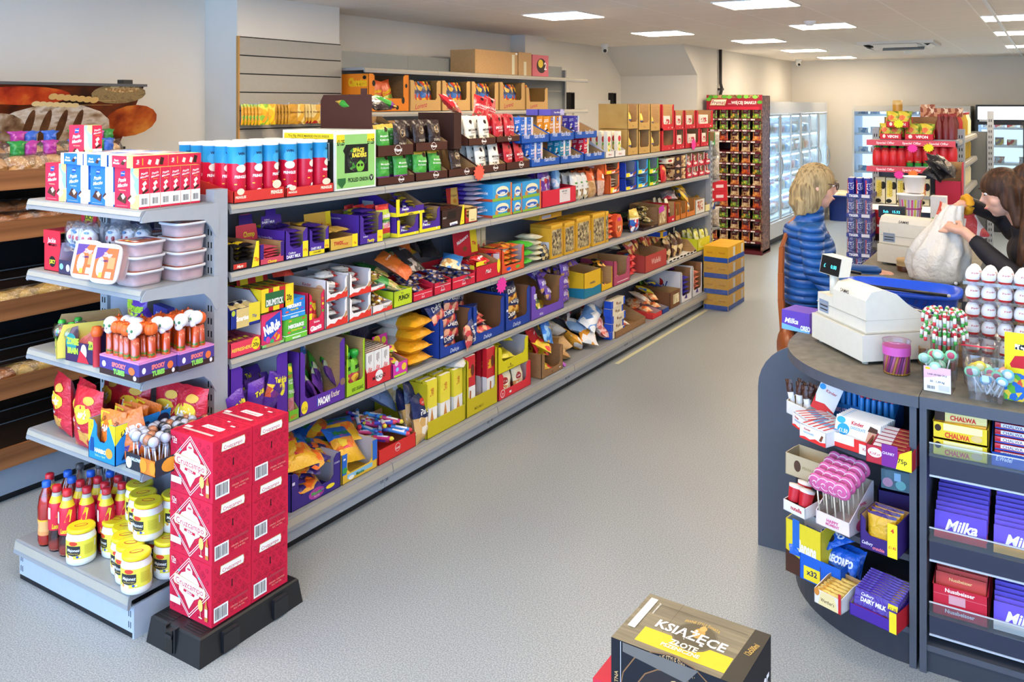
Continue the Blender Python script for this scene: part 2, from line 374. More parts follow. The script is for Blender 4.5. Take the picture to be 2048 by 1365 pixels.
# ---- end unit
EY=1.93;ZE=[1.532,1.245,.925,.597,.165]
eu=thing('end_shelving_unit','grey metal end shelving unit facing the entrance with five shelves','shelving',(-3.54,EY,0))
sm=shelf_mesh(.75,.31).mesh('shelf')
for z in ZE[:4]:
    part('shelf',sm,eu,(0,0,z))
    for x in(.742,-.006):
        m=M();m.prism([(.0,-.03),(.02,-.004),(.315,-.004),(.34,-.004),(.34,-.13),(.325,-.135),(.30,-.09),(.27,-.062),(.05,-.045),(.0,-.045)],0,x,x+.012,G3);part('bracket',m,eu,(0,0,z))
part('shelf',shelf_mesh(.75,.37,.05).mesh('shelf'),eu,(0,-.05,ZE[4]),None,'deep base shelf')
m=M();m.box((.0,-.03,.02),(.742,-.018,.115),'#b4bdca/s');m.box((.0,-.028,0),(.745,-.015,.02),'#14161c/s');m.box((.742,-.03,.0),(.752,.38,.12),'#aab3c0/s')
for x in(.01,.022,.72,.731):
    for z in(.035,.075):m.box((x,-.0312,z),(x+.003,-.03,z+.022),'#3b3f4a/s')
part('kick_plate',m,eu)
m=M()
for z in[.12+.2875*i for i in range(5)]:m.box((.0,.335,z),(.742,.345,z+.285),'#a7abba/s')
part('back_panel',m,eu)
um=upright(1.58).mesh('upright');part('upright',um,eu,(.70,.32,0));part('upright',um,eu,(-.002,.32,0))
# ---- wall shelving
WX=-4.78;WF=-4.45
ws=thing('wall_shelving','grey metal wall shelving with boxes along the left wall','shelving',(WX,4.98,0))
for i in range(4):
    y0=.93*i;m=M()
    for z in[.1+.28*j for j in range(8)]:m.box((-.01,y0,z),(0,y0+.928,z+.277),'#8f9495/s')
    m.T=Matrix.Translation((0,0,-.01));part('back_panel',m,ws)
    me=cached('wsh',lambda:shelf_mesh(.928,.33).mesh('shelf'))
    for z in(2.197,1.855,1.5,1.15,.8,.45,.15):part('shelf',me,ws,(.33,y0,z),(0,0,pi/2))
m=M();m.box((-.0,3.72,0),(.04,3.75,2.3),G1);m.box((-.0,-.03,0),(.04,-.002,2.3),G1);part('upright',m,ws)
# ---- bread shelving
WOOD='N:#6f4426,#8b5a36,#a0693f:14:.6,.05,2/s'
bs=thing('bread_shelving','tall bread shelving with walnut front boards and dark tilted trays','shelving',(-4.95,1.2,0));BR=[]
for z0,xf in((1.50,-4.30),(1.255,-4.30),(.875,-4.28),(.505,-4.26),(.18,-4.24)):
    m=M();m.box((0,0,0),(.018,2.1,.095),WOOD);part('front_board',m,bs,(xf+4.95,0,z0))
    m=M();m.prism([(xf+4.95,0),(xf+4.95,.02),(.02,.13),(.02,.11)],1,0,2.1,'N:#2a1d16,#4a3223,#5c4230:10:.5,.05,2/s');[m.tube([(.1+.12*i,.02,.135-.028*i),(.1+.12*i,2.08,.135-.028*i)],.004,'#8a8f96/s',5)for i in range(4)];part('tray',m,bs,(0,0,z0));BR.append((z0,xf))
m=M();m.box((0,0,.0),(.02,2.1,1.65),'#15161a/s');m.box((0,2.1,0),(.62,2.115,1.5),'#1d1e22/s');part('back_panel',m,bs)
m=M();m.box((.3,0,.03),(.66,2.1,.17),'#9fa8b6/s');m.box((.3,0,.0),(.655,2.1,.03),'#14161a/s');part('plinth',m,bs)
# printed header
hd=link('printed_header',None,bs,(0,0,0));m=M();m.T=Matrix.Identity(4)
A=V((.10,-1.2,.42+1.2));zt=2.03
m.add([(.1,0,1.66),(.1,2.03,1.66),(.32,2.05,2.02),(.32,0,2.02),(.08,0,1.66),(.08,2.03,1.66),(.3,2.05,2.02),(.3,0,2.02)],[(0,1,2,3),(7,6,5,4),(1,5,6,2),(3,2,6,7),(0,4,5,1)],'N:#1b0f0a,#3a1b0e,#6e2d12,#3a1a0c:5/p')
U_=V((0,2.05,0));V_=V((.22,0,.36));O_=V((.1,0,1.66));F=lambda*a:a
its=[('c',.93,.88,.085,.16,'N:#6b5534,#a08457,#8a6d43:40:1,1,1/p'),('c',.935,.96,.055,.055,'P:#c79c66,#e2bf8a,#a87b45:90/p'),('c',1.0,.43,.085,.27,'N:#7d230c,#c0561c,#e08a34:9/p'),('c',.66,.84,.13,.14,'N:#8e2010,#c8441c,#e2772d:9/p'),('c',.77,.3,.17,.42,'N:#8d6a49,#c6a98a,#e3d2bd,#9a7654:9:1,1,2/p'),('c',.62,.24,.08,.34,'N:#54301c,#9d7a58,#dccab4:12/p')]
for i in range(4):its.append(('c',.70+.045*i,.36,.012,.27,'N:#4f2d1b,#7d5233:20/p'))
for i in range(7):its.append(('c',.74+.02*i,.83-.008*i,.013,.05,'#e2b36a/p'));its.append(('c',.70+.018*i,.72-.004*i,.012,.04,'#f0cf90/p'))
its+=[('r',.87,.77,.925,.775,'#e3b46c/p'),('r',.82,.70,.92,.705,'#e3b46c/p')]
m.art(O_,U_,V_,its);me=m.mesh('printed_panel');part('printed_panel',me,hd)
m=M();m.box((.29,0,2.02),(.34,2.06,2.035),'#4b4c50/s');m.box((.24,1.93,2.035),(.3,1.99,2.06),'#222/s');part('top_rail',m,hd)
hd.location=(0,-.03,0)
# ---- spice stand
def stand():
    x0,x1,Y=Xp(1413,10.9),Xp(1524,10.9),10.9;w=x1-x0;R='#5e1722/s'
    o=thing('spice_stand','tall maroon spice sachet display stand with printed header','display stand',(x0,Y,0));m=M()
    m.box((0,.02,.02),(.02,.36,2.02),R);m.box((w-.02,.02,.02),(w,.36,2.02),'P:#6b4a3a,#8a6450,#4d2c26:40/s');m.box((0,.34,.02),(w,.36,2.02),'#3a1218/s');m.box((0,.0,.0),(w,.38,.05),R);part('cabinet',m,o)
    m=M();m.box((0,0,1.84),(w,.02,2.03),'#a3122a/p');m.art((0,0,1.84),(w,0,0),(0,0,.19),[('r',.05,.78,.95,1,'P:#6f4a2c,#9a7048,#c39a6a:60/p'),('r',.05,0,.95,.2,'#cc1f3a/p')]+[('c',x,min(y,.87),.045,.12,c)for x,y,c in((.08,.95,'#4a9a2a/p'),(.17,.97,'#6fc23a/p'),(.33,.95,'#5fb52f/p'),(.42,.85,'#79cc44/p'),(.6,.9,'#58b02c/p'),(.72,.95,'#83d24c/p'),(.88,.85,'#8bd655/p'),(.96,.5,'#4fa628/p'),(.04,.7,'#65bd35/p'))]+[('p',[(.06,.28),(.34,.28),(.38,.72),(.1,.72)],'#c99a52/p'),('p',[(.075,.32),(.335,.32),(.365,.68),(.105,.68)],'#f7efdc/p'),('t','Prymat',.22,.5,.28,'#a01428/p',dict(i=.2,w=.25)),('t','…WIĘCEJ SMAKU!',.65,.48,.2,'#fff4ec/p',dict(w=.5,b=.03))]);part('header_sign',m,o)
    rows=[]
    for i in range(12):
        z=1.70-.142*i;m=M();m.prism([(.0,0),(.0,.028),(.30,.05),(.30,.02)],0,.02,w-.02,R)
        m.art((.03,0,.0),(w-.06,0,0),(0,0,.028),[('r',.03+.16*j,.2,.11+.16*j,.8,'#e8e6e2/p')for j in range(6)]+[('r',.12+.16*j,.35,.17+.16*j,.65,'#c79aa0/p')for j in range(5)]);part('sachet_shelf',m,o,(0,0,z));rows.append(z)
    return x0,w,Y,rows
SP=stand()
# ---- glazed wall fridge
def fridge():
    Y0,Y1,X0,X1,Z=11.5,15.0,-3.88,-3.2,1.94;Ls=Y1-Y0
    o=thing('display_fridge','long white chilled display fridge with glass doors along the left wall','fridge',(X0,Y0,0));d=X1-X0
    m=M();m.box((0,0,.06),(d,.04,Z),'#e9e7e1/s');m.box((0,Ls-.04,.06),(d,Ls,Z),'#e9e7e1/s');m.box((0,0,.06),(.04,Ls,Z),'#dfe6ec/s');m.box((.04,.04,.3),(d-.08,Ls-.04,.34),'#e4e8ea/s');m.box((0,.04,Z-.16),(d,Ls-.04,Z),'#c9ced4/s');m.box((.04,.04,.1),(d,Ls-.04,.3),'#c4c9cf/s');m.box((.1,.02,0),(d-.06,Ls-.02,.1),'#222528/s')
    m.box((d,.02,Z-.05),(d+.004,.04,Z-.01),'#3aa86a/s');m.box((d,.02,Z-.1),(d+.004,.05,Z-.06),'#3f6fc8/s');part('cabinet',m,o)
    for z in(.62,.9,1.18,1.46):m=M();m.box((.06,.05,0),(d-.14,Ls-.05,.015),'#e9eef2/s');m.box((d-.145,.05,-.01),(d-.135,Ls-.05,.03),'#f3f5f7/s');part('shelf',m,o,(0,0,z))
    for z in(.55,.84,1.12,1.4,1.7):m=M();m.box((.5,.06,0),(.515,Ls-.06,.012),'em:#dfefff:22');part('added_light_strip',m,o,(0,0,z+.02))  # glowing strips added below the shelves to brighten the fridge stock
    for i in range(6):
        yy=.04+i*(Ls-.08)/6;wd=(Ls-.08)/6;m=M();z0,z1=.31,Z-.17;X=d-.03+(i%2)*.012
        for a,b in(((0,0,z0),(.02,.025,z1)),((0,wd-.025,z0),(.02,wd,z1)),((0,.025,z0),(.02,wd-.025,z0+.025)),((0,.025,z1-.025),(.02,wd-.025,z1))):m.box(a,b,'#b6bcc2/s')
        dr=part('glass_door',m,o,(X,yy,0));m=M();m.box((.008,.025,z0+.025),(.012,wd-.025,z1-.025),'clear:#eaf4f8:.10');part('pane',m,dr)
        if i%2==0 or i==5:m=M();m.tube([(.02,wd-.05,.85),(.055,wd-.03,.95),(.065,wd-.025,1.05),(.055,wd-.03,1.15),(.02,wd-.05,1.25)],.011,'#9aa0a4/s',8);part('handle',m,dr)
    return o
fridge()
def upright_fridge(name,label,x0,x1,Y,Z,frame,nd,header,glow):
    w=x1-x0;o=thing(name,label,'fridge',(x0,Y,0));m=M();dp=.7
    m.box((0,0,0),(.03,dp,Z),frame);m.box((w-.03,0,0),(w,dp,Z),frame);m.box((.03,dp-.03,.1),(w-.03,dp,Z),'#dfeaf2/s');m.box((.03,0,Z-.05),(w-.03,dp,Z),frame);m.box((.03,0,0),(w-.03,dp,.16),frame);m.box((.04,dp-.05,.2),(w-.04,dp-.031,Z-.2 if header else Z-.06),glow);part('cabinet',m,o)
    zt=Z-.05
    if header:
        m=M();m.box((.03,-.01,Z-.22),(w-.03,.05,Z-.03),'em:#f4fbff:2.6');part('lit_header',m,o);zt=Z-.26;m=M();m.box((0,-.008,zt),(w,.04,Z-.22),'#15171a/s');m.box((.05,-.012,zt+.008),(.2,-.008,zt+.03),'#c9ccd0/s');part('trim',m,o)
    zs=[.2+(zt-.3)*i/5 for i in range(6)]
    for z in zs[:]:m=M();m.box((.035,.1,0),(w-.035,dp-.06,.012),'#f0f4f6/s');m.box((.035,.09,-.012),(w-.035,.1,.022),'#f6f8fa/s');part('shelf',m,o,(0,0,z))
    dw=w/nd
    for i in range(nd):
        m=M()
        for a,b in(((0,0,.16),(.035,.03,zt)),((dw-.035,0,.16),(dw,.03,zt)),((.035,0,.16),(dw-.035,.03,.2)),((.035,0,zt-.04),(dw-.035,.03,zt))):m.box((a[0]+.001,a[1],a[2]),(b[0]-.001,b[1],b[2]),frame)
        dr=part('glass_door',m,o,(i*dw,-.032,0));m=M();m.box((.035,.012,.2),(dw-.035,.018,zt-.04),'clear:#eef6fa:.07');part('pane',m,dr)
    return o,zs
FR1=upright_fridge('upright_freezer','silver framed upright freezer with glass doors on the back wall',-2.76,-1.07,14.75,1.88,'#b9b8b2/s',3,False,'em:#bcd8ff:1.2')
FR2=upright_fridge('upright_fridge','black glass door fridge with lit white header at the back',-1.0,.3,14.75,1.9,'#16181b/s',2,True,'em:#dfeeff:.7')
# ================================================================ PRODUCT BUILDERS
KR='N:#b08a5c,#bd9868:30:1,1,6';KRD='N:#8a6540,#9a7550:30:1,1,6';GREY='#b9b9c0';WHT='#e9e7e4'
class F_: # a placement frame: local x along the shelf, y into it, z up
    def __init__(s,x,y,z,rz):s.o=V((x,y,z));s.rz=rz;s.R=Matrix.Rotation(rz,3,'Z')
    def w(s,p):return s.o+s.R@V(p)
    def eul(s,rx=0,ry=0,rz=0):return(s.R@Matrix.Rotation(rz,3,'Z')@Matrix.Rotation(ry,3,'Y')@Matrix.Rotation(rx,3,'X')).to_euler()
def pl(F,me,name,label,cat,p,r=(0,0,0),group=None):
    return thing(name,label,cat,F.w(p),me,group=group,rot=F.eul(*r))
def tray(w,d,hb,hf,outer,inner=KR,pw=0,front=(),left=(),sd=.45,t=.003,top=None,hdr=None):
    """open display carton; front low (hf), back and sides high (hb), corner pillars pw wide"""
    m=M();x0,x1=-w/2,w/2
    m.box((x0,0,0),(x1,d,.002),outer)
    prof=[(0,0),(d,0),(d,hb),(d*sd,hb),(0,hf if not pw else hb)]if pw==0 else[(0,0),(d,0),(d,hb),(0,hb)]
    m.prism(prof,0,x0,x0+t,outer,outer,inner);m.prism(prof,0,x1-t,x1,outer,inner,outer)
    m.box((x0+t,d-t,0),(x1-t,d,hb),inner)
    if pw:
        p=min(pw,w*.4);r=min(.018,p*.8,(hb-hf)*.4)
        pts=[(x0,0),(x1,0),(x1,hb),(x1-p+r,hb),(x1-p,hb-r),(x1-p,hf+r),(x1-p-r,hf),(x0+p+r,hf),(x0+p,hf+r),(x0+p,hb-r),(x0+p-r,hb),(x0,hb)]
    else:pts=[(x0,0),(x1,0),(x1,hf),(x0,hf)]
    m.prism(pts,1,0,t,outer,outer,inner)
    if front:m.art((x0,0,0),(w,0,0),(0,0,hb),front)
    if left:m.art((x0,d,0),(0,-d,0),(0,0,hb),left)
    return m
def bag(w,h,t,k,art=(),seed=0,nx=9,nz=13,rag=.0,pinch=0):
    m=M();R=random.Random(seed)
    def sh(u,v):
        a=max(0,1-abs(u)**2.6)**.55;vv=min(1,abs(v)/.93);b=max(0,1-vv**2.4)**.5
        n=noise.noise(V((u*2.3+seed*3.1,v*2.6,seed*1.7)))*.28+noise.noise(V((u*6+seed,v*6,3)))*.12
        return t/2*a*b*(1+n*1.2)
    def X(u,v):
        e=1-.10*(1-v*v)+.03*noise.noise(V((v*2,seed,0)))
        if pinch and v>.55:e*=1-pinch*(v-.55)/.45
        return u*w/2*e
    def col(v):
        if isinstance(k,str):return k
        for lim,c in k:
            if v<=lim:return c
        return k[-1][1]
    vs=[];fs=[];ks=[]
    for sgn in(-1,1):
        o=len(vs)
        for j in range(nz+1):
            for i in range(nx+1):
                u=2*i/nx-1;v=2*j/nz-1
                vs.append((X(u,v),sgn*sh(u,v)+.004*noise.noise(V((u*1.5,v*1.5,seed+9)))*(1 if abs(v)>.9 else 0),(v+1)/2*h+(.006*noise.noise(V((u*2,seed,5)))if abs(v)>.95 else 0)))
        for j in range(nz):
            for i in range(nx):
                q=(o+j*(nx+1)+i,o+j*(nx+1)+i+1,o+(j+1)*(nx+1)+i+1,o+(j+1)*(nx+1)+i);fs.append(q if sgn<0 else q[::-1]);ks.append(col((j+.5)/nz))
    m.add(vs,fs,ks,True)
    if art:
        m.W=lambda p:V((X(2*p.x/w,2*p.z/h-1),-sh(2*p.x/w,2*p.z/h-1)+p.y*1.6-.0012,p.z))
        m.art((-w/2,0,0),(w,0,0),(0,0,h),art);m.W=None
    return m
def bagk(*a,**k):
    key=('bag',repr(a),repr(sorted(k.items())));return cached(key,lambda:bag(*a,**k).mesh('bag'))
def carton(w,d,h,k,front=(),left=(),right=(),top=(),e=.0):
    m=M();m.box((-w/2,0,0),(w/2,d,h),k)
    if front:m.art((-w/2,0,0),(w,0,0),(0,0,h),front)
    if left:m.art((-w/2,d,0),(0,-d,0),(0,0,h),left)
    if right:m.art((w/2,0,0),(0,d,0),(0,0,h),right)
    if top:m.art((-w/2,0,h),(w,0,0),(0,d,0),top)
    return m
def cartk(*a,**k):
    key=('crt',repr(a),repr(sorted(k.items())));return cached(key,lambda:carton(*a,**k).mesh('carton'))
RN=random.Random(11)
# ---- fillers: put repeats into a tray frame F with inner width w, depth d
def f_bars(F,w,d,z0,col,art=(),nx=1,nz=4,bt=.022,l=.13,y0=.006,name='chocolate_bar',lab='',cat='chocolate bar',grp=None,rows=1,jit=.15):
    bw=w/nx*.96;me=[bagk(bw,l,bt,col,art,seed=s,nx=6,nz=10)for s in(1,2)]
    for r in range(rows):
        for k in range(nz):
            for i in range(nx):
                pl(F,me[(i+k)%2],name,lab,cat,(-w/2+(i+.5)*w/nx,y0+r*(l+.004)+RN.uniform(0,.006),z0+(k+.5)*bt*.93),(-pi/2+RN.uniform(-jit,jit)*.15,0,RN.uniform(-jit,jit)*.3),grp)
def f_slabs(F,w,d,z0,me,n,dy,name,lab,cat,grp=None,nx=1,lean=0,y0=.008,step=0,zs=0):
    for i in range(nx):
        for k in range(n):pl(F,me,name,lab,cat,(-w/2+(i+.5)*w/nx,y0+k*dy,z0+k*zs),(lean,0,RN.uniform(-.02,.02)),grp)
def f_bags(F,w,d,z0,mes,nx,ny,dy,name,lab,cat,grp=None,lean=-.12,y0=.03,jit=.1,x0=0):
    for j in range(ny):
        for i in range(nx):
            pl(F,mes[(i+j)%len(mes)],name,lab,cat,(x0-w/2+(i+.5)*w/nx,y0+j*dy,z0),(lean+RN.uniform(-.05,.05),RN.uniform(-jit,jit)*.5,RN.uniform(-jit,jit)),grp)
def f_pile(F,w,d,z0,mes,n,name,lab,cat,grp=None,dz=.012,tilt=.35,rz=(-.6,.6),yr=(0,1),base=-pi/2,seed=3,front=0):
    R=random.Random(seed)
    for i in range(n):
        me=mes[i%len(mes)];h=me.get('h',.14);hw=h/2;q=R.uniform(*rz);ti=R.uniform(-tilt,tilt)*.6+.12
        y=R.uniform(yr[0],yr[1])*max(.01,d-hw*1.6)+hw*.6;x=R.uniform(-.5,.5)*max(.01,w-.09)
        # rotate about the middle of the pack so it lies flat round its centre
        e=F.eul(base+ti,R.uniform(-.2,.2),q);Rm=e.to_matrix();c=F.w((x,y,z0+dz*i+.018));o=c-Rm@V((0,0,hw))
        thing(name,lab,cat,o,me,group=grp,rot=e)
def bagh(w,h,t,k,art=(),seed=0,**kw):
    me=bagk(w,h,t,k,art,seed=seed,**kw);me['h']=h;return me
def tr(sh,u0,u1,vt,name,label,outer,front=(),left=(),hf=.4,pw=0,d=.27,inner=KR,on=None,hdr=None,sd=.45,X=XF,cat='display box',rz=pi/2,gap=.002,group=None,top=True):
    """a display carton on a gondola shelf, between picture columns u0 and u1 of the shelf edge, its near corner as tall as row vt"""
    y0,y1=Yp(u0,X)+gap,Yp(u1,X)-gap;z=(ZS[sh]if isinstance(sh,str)else sh)+.001 if on is None else on[2]
    hb=max(.03,Zp(u0,vt,X)-z);w=y1-y0;F=F_(X-.004,(y0+y1)/2,z,rz)
    me=tray(w,d,hb,hb*hf,outer,inner,pw*w,front,left,sd).mesh(name);o=thing(name,label,cat,F.o,me,group=group,rot=(0,0,rz))
    if hdr:
        m=M();hh,kc,at=hdr;m.prism([(-w*.46,0),(w*.46,0),(w*.42,hh*.6),(w*.22,hh*.62),(w*.2,hh),(-w*.2,hh),(-w*.22,hh*.62),(-w*.42,hh*.6)]if at and at[0]=='tab' else[(-w*.47,0),(w*.47,0),(w*.47,hh),(-w*.47,hh)],1,0,.002,kc)
        m.art((-w*.47,0,0),(w*.94,0,0),(0,0,hh),[a for a in at if a!='tab']);part('header_card',m,o,(0,d*.62,hb-.004),(-.12,0,0))
    return F,w-.008,z+hb,d,hb
def bx(sh,u0,u1,vt,name,label,k,front=(),left=(),topa=(),d=.25,on=None,X=XF,cat='box',gap=.002,group=None,dx=0):
    y0,y1=Yp(u0,X)+gap,Yp(u1,X)-gap;z=(ZS[sh]+.001)if on is None else on
    h=max(.02,Zp(u0,vt,X)-z);w=y1-y0;F=F_(X-.004-dx,(y0+y1)/2,z,pi/2)
    thing(name,label,cat,F.o,carton(w,d,h,k,front,left,(),topa).mesh(name),rz=pi/2,group=group);return F,w,z+h,d,h
T=lambda s,x,y,h,k,**o:('t',s,x,y,h,k,o)
def price(s='75p',x0=.72,x1=1,y0=0,y1=1,c='#f4dc22',tc='#c8202c'):return[('r',x0,y0,x1,y1,c),T(s,(x0+x1)/2,y0+(y1-y0)*.3,.15*(y1-y0),tc,w=(x1-x0)*.8,b=.03)]
# ================================================================ MAIN GONDOLA: TOP SHELF (A)
PUR='#4b2a94';PURD='#3c2178';RED='#d8262c';YEL='#f3dc2a';NAVY='#1c2456';BLU='#1f4fb8'
def can_tube(seed):
    m=M();h,r=.235,.037
    m.lathe([(r*.96,0,'#c7c9cc/s'),(r,.004,'#d6133a/p'),(r,h*.64,'#d6133a/p'),(r,h*.66,'#2f9fdc/p'),(r,h-.012,'#f1f3f4/p'),(r*1.04,h-.01,'#f4f5f6/p'),(r*1.04,h,'#e9ebec/p'),(r*.9,h+.001,'#eceeef/p'),(0,h+.001)],20,'#d6133a/p')
    m.W=lambda p:V(((r-p.y)*sin(p.x/r),-(r-p.y)*cos(p.x/r),p.z));w=.075
    m.art((-w/2,0,0),(w,0,0),(0,0,h),[('c',.5,.73,.38,.10,'#3fb0ea/p'),T('WIN',.5,.83,.045,'#12244a/p',w=.55,b=.04),T('PRINGLES',.5,.43,.05,'#fff/p',w=.75,b=.04),('o',.5,.13,.075,0,'#f7f7f5/p'),('o',.5,.13,.028,0,'#1b1b1d/p'),('o',.3,.17,.014,0,'#1b1b1d/p'),('o',.7,.17,.014,0,'#1b1b1d/p'),('r',.1,.29,.24,.31,'#ffc23a/p'),('r',.75,.25,.9,.27,'#ffc23a/p'),('c',.5,.57,.30,.07,'#f4efe2/p')])
    m.W=None
    return m
tube=can_tube(0).mesh('crisp_tube')
pr='#dc3a34'
pl_=[T('PRINGLES',.84,.26,.13,'#f5ead2',w=.24,b=.05),('c',.84,.55,.09,.16,'#efe0c4'),T('PRINGLES',.13,.2,.09,'#f5ead2',w=.2,b=.04),('c',.13,.4,.07,.12,'#efe0c4')]
for u0,u1,lab,gl in((468,571,'red corrugated tray of crisp tubes nearest the end unit','the nearer red tray'),(573,669,'red corrugated tray of crisp tubes against the green crisps box','the farther red tray')):
    F,w,z,d,hb=tr('A',u0,u1,352,'display_tray',lab,pr,pl_,hf=.42,d=.39,sd=.9,inner='#c9302c',group=None)
    for j in range(5):
        for i in range(4 if w>.3 else 3):
            n=4 if w>.3 else 3;pl(F,tube,'crisp_tube','red and blue cardboard crisp tube standing in '+gl,'crisp tube',(-w/2+(i+.5)*w/n,.041+j*.076,.004),(0,0,RN.uniform(-.6,.5)),'crisp tubes in '+gl)
# green crisps box
a=[('r',0,0,1,1,'#eef0e6'),('r',.03,.03,.97,.93,'#97d077'),('r',.03,.8,.22,.93,YEL),('r',.78,.8,.97,.93,YEL),T('£1.25',.13,.80,.09,'#16180f',w=.17,b=.03),T('£1.25',.87,.80,.09,'#16180f',w=.17,b=.03),('p',[(.22,.28),(.22,.6),(.18,.66),(.25,.76),(.80,.76),(.80,.28)],'#0e0f12'),('c',.52,.5,.24,.22,'P:#121216,#1c1d22,#23252b,#3c8a30:60/w'),T('SPACE',.56,.66,.07,'#f4e04a',w=.3,b=.05),T('RAIDERS',.58,.575,.07,'#f4e04a',w=.36,b=.05),('c',.6,.38,.1,.09,'#7cc83a/p'),('c',.56,.4,.03,.025,'#14160f/p'),('c',.64,.4,.03,.025,'#14160f/p'),T('PICKLED ONION',.55,.16,.07,'#14160f',w=.5,b=.02),('o',.88,.17,.055,0,'#22301c'),T('V',.88,.17,.06,'#eaf3e2',b=.04),('p',[(.05,.12),(.15,.03),(.24,.12),(.24,.2),(.05,.2)],'#2b6a35')]
l=[('r',0,0,1,1,'#f2f2ea'),('r',.03,.03,.97,.95,'#23261f'),('r',.03,.86,.97,.95,YEL),T('20 x 70g  PRICE MARKED PACKS INSIDE',.5,.905,.04,'#3a4520',w=.8),('r',.03,.72,.14,.9,YEL),T('£1.25',.085,.8,.07,'#16180f',w=.1),T('SPACE',.3,.76,.09,'#7bd06a',w=.25,b=.05),T('RAIDERS',.3,.64,.08,'#7bd06a',w=.3,b=.05),('r',.45,.5,.9,.8,'#dfe6e2'),('r',.47,.52,.88,.78,'#3b3f3a'),('r',.72,.68,.86,.77,YEL),T('£1.25',.79,.725,.04,'#16180f',w=.1)]
bx('A',671,753,262,'crisps_box','green and black carton of pickled onion crisps with torn window','#8fca70',a,l,[('r',.0,.0,1,1,'#e6ebdc')],d=.34)
# wawel trays
BR_='#4a251a'
def wl(x=.5):return[('o',x,.15,.13,0,'#e9e2da'),('o',x,.15,.115,0,BR_),T('Wawel',x,.15,.085,'#fff',w=.22,b=.03)]
gb=lambda s:bagh(.105,.155,.05,[(.13,'P:#f0c85a,#d8522f,#7a2b1c,#e8a63c:60/w'),(.2,'#8c3fa0/w'),(.85,'#46a83c/w'),(1,'#f0c34a/w')],[('c',.68,.83,.13,.08,'#3a1d16'),T('Mieszanka',.5,.62,.07,'#f3f7ef/w',w=.75),T('Krakowska',.5,.50,.07,'#f3f7ef/w',w=.75)],seed=s)
tb=lambda s:bagh(.10,.16,.045,'#33211e/w',[('c',.5,.66,.2,.13,'#b79a6a/w'),('c',.5,.66,.17,.11,'#33211e/w'),T('Wawel',.5,.66,.06,'#e8ddc8',w=.3),T('TRUFLE',.5,.32,.08,'#e3d6c0',w=.7)],seed=s)
wb=lambda s:bagh(.10,.165,.045,[(.3,'P:#e9e2cf,#cfc6b2,#8d8a80,#f6f2e8:60/w'),(1,'#efebe0/w')],[('c',.45,.78,.12,.08,'#2b1712'),T('MICHAŁKI',.55,.5,.08,'#3a2a24',w=.8,b=.02),T('Z WAWELU',.55,.40,.05,'#3a2a24',w=.6)],seed=s)
rb=lambda s:bagh(.10,.165,.045,[(.2,'P:#b8222c,#7a3a2a,#c9a070:60/w'),(1,'#c5222e/w')],[('c',.5,.8,.12,.07,'#3a1512'),T('MICHAŁKI',.5,.5,.09,'#f8e8e4',w=.85,b=.03),T('Z WAWELU',.5,.38,.06,'#f8e8e4',w=.6)],seed=s)
lower={}
for u0,u1,v,lab,fn,nx,kd in((756,831,324,'lower brown tray of green sweet bags beside the green crisps box',gb,2,'green bag of assorted sweets in the lower tray by the crisps box'),(832,897,313,'lower brown tray of green sweet bags, second of the row',gb,2,'green bag of assorted sweets in the second lower tray'),(898,956,308,'nearly empty lower brown tray with dark truffle bags',tb,1,'dark truffle bag in the half empty lower tray'),(957,1013,300,'lower brown tray of white sweet bags behind the red star',wb,2,'white sweet bag in the lower brown tray'),(1014,1061,293,'lower brown tray of red sweet bags beside blue cartons',rb,2,'red sweet bag in the lower brown tray')):
    t=tr('A',u0,u1,v-8,'display_tray',lab,BR_,wl(.62),hf=.27,d=.26,sd=.8);lower[u0]=t
    f_bags(t[0],t[1],t[3],.004,[fn(1),fn(2)],nx,3 if nx>1 else 1,.055,'sweet_bag',kd,'bag of sweets',kd,x0=(-.02 if nx==1 else 0))
uz=lower[756][2]+.004
for u0,u1,v,lab,fn,kd,src in((756,829,235,'upper brown tray of green bags with cardboard handle above',gb,'green bag of sweets piled high in the nearest upper tray',756),(832,897,243,'upper brown tray of black truffle bags',tb,'black truffle bag in the second upper tray',832),(938,993,240,'upper brown tray of white sweet bags above the red star',wb,'white sweet bag in the upper tray',957),(994,1041,245,'upper brown tray of red sweet bags',rb,'red sweet bag in the upper tray',1014)):
    zz=lower[src][2]+.003;t=tr('A',u0,u1,v,'display_tray',lab,BR_,wl(.55),hf=.28,d=.25,on=(0,0,zz),sd=.85)
    f_bags(t[0],t[1],t[3],.004,[fn(3),(tb(4)if u0==756 else fn(5))],2,3,.055,'sweet_bag',kd,'bag of sweets',kd)
# cardboard handle flap and dark side box
F=F_(XF-.05,Yp(700,XF-.05),ZS['A']+.16,pi/2);m=M();y0=Yp(648,XF-.36);
m=M();m.prism([(-.17,0),(.17,0),(.17,.3),(.15,.33),(-.10,.33),(-.10,.36),(-.14,.36),(-.14,.33),(-.17,.33)],0,-.002,.002,BR_);o=thing('cardboard_flap','brown folded tray side with hand hole above the green crisps box','cardboard',(XF-.2,Yp(756,XF)-.012,lower[756][2]-.02),m.mesh('flap'),rz=pi/2)
m2=carton(.07,.25,.2,'#3a1f18').mesh('b');thing('sweet_box','closed dark brown box between the upper truffle and white trays','box',(XF-.01,(Yp(900,XF)+Yp(936,XF))/2,lower[898][2]+.002),m2,rz=pi/2)
for i,(mm,dx,dy,q,lab)in enumerate(((gb(7),-.12,2.99+.0,.3,'green sweet bag lying on top of the nearest upper tray'),(tb(8),-.14,3.12,-.3,'dark bag lying on top of the upper truffle tray'),(gb(9),-.2,3.04,.9,'second green sweet bag lying crosswise on the upper trays'))):
    e=F_(0,0,0,pi/2).eul(-pi/2+.35,0,q);thing('sweet_bag',lab,'bag of sweets',(XF+dx,Yp(770+40*i,XF),lower[756][2]+.225+.01*i),mm,rot=e)
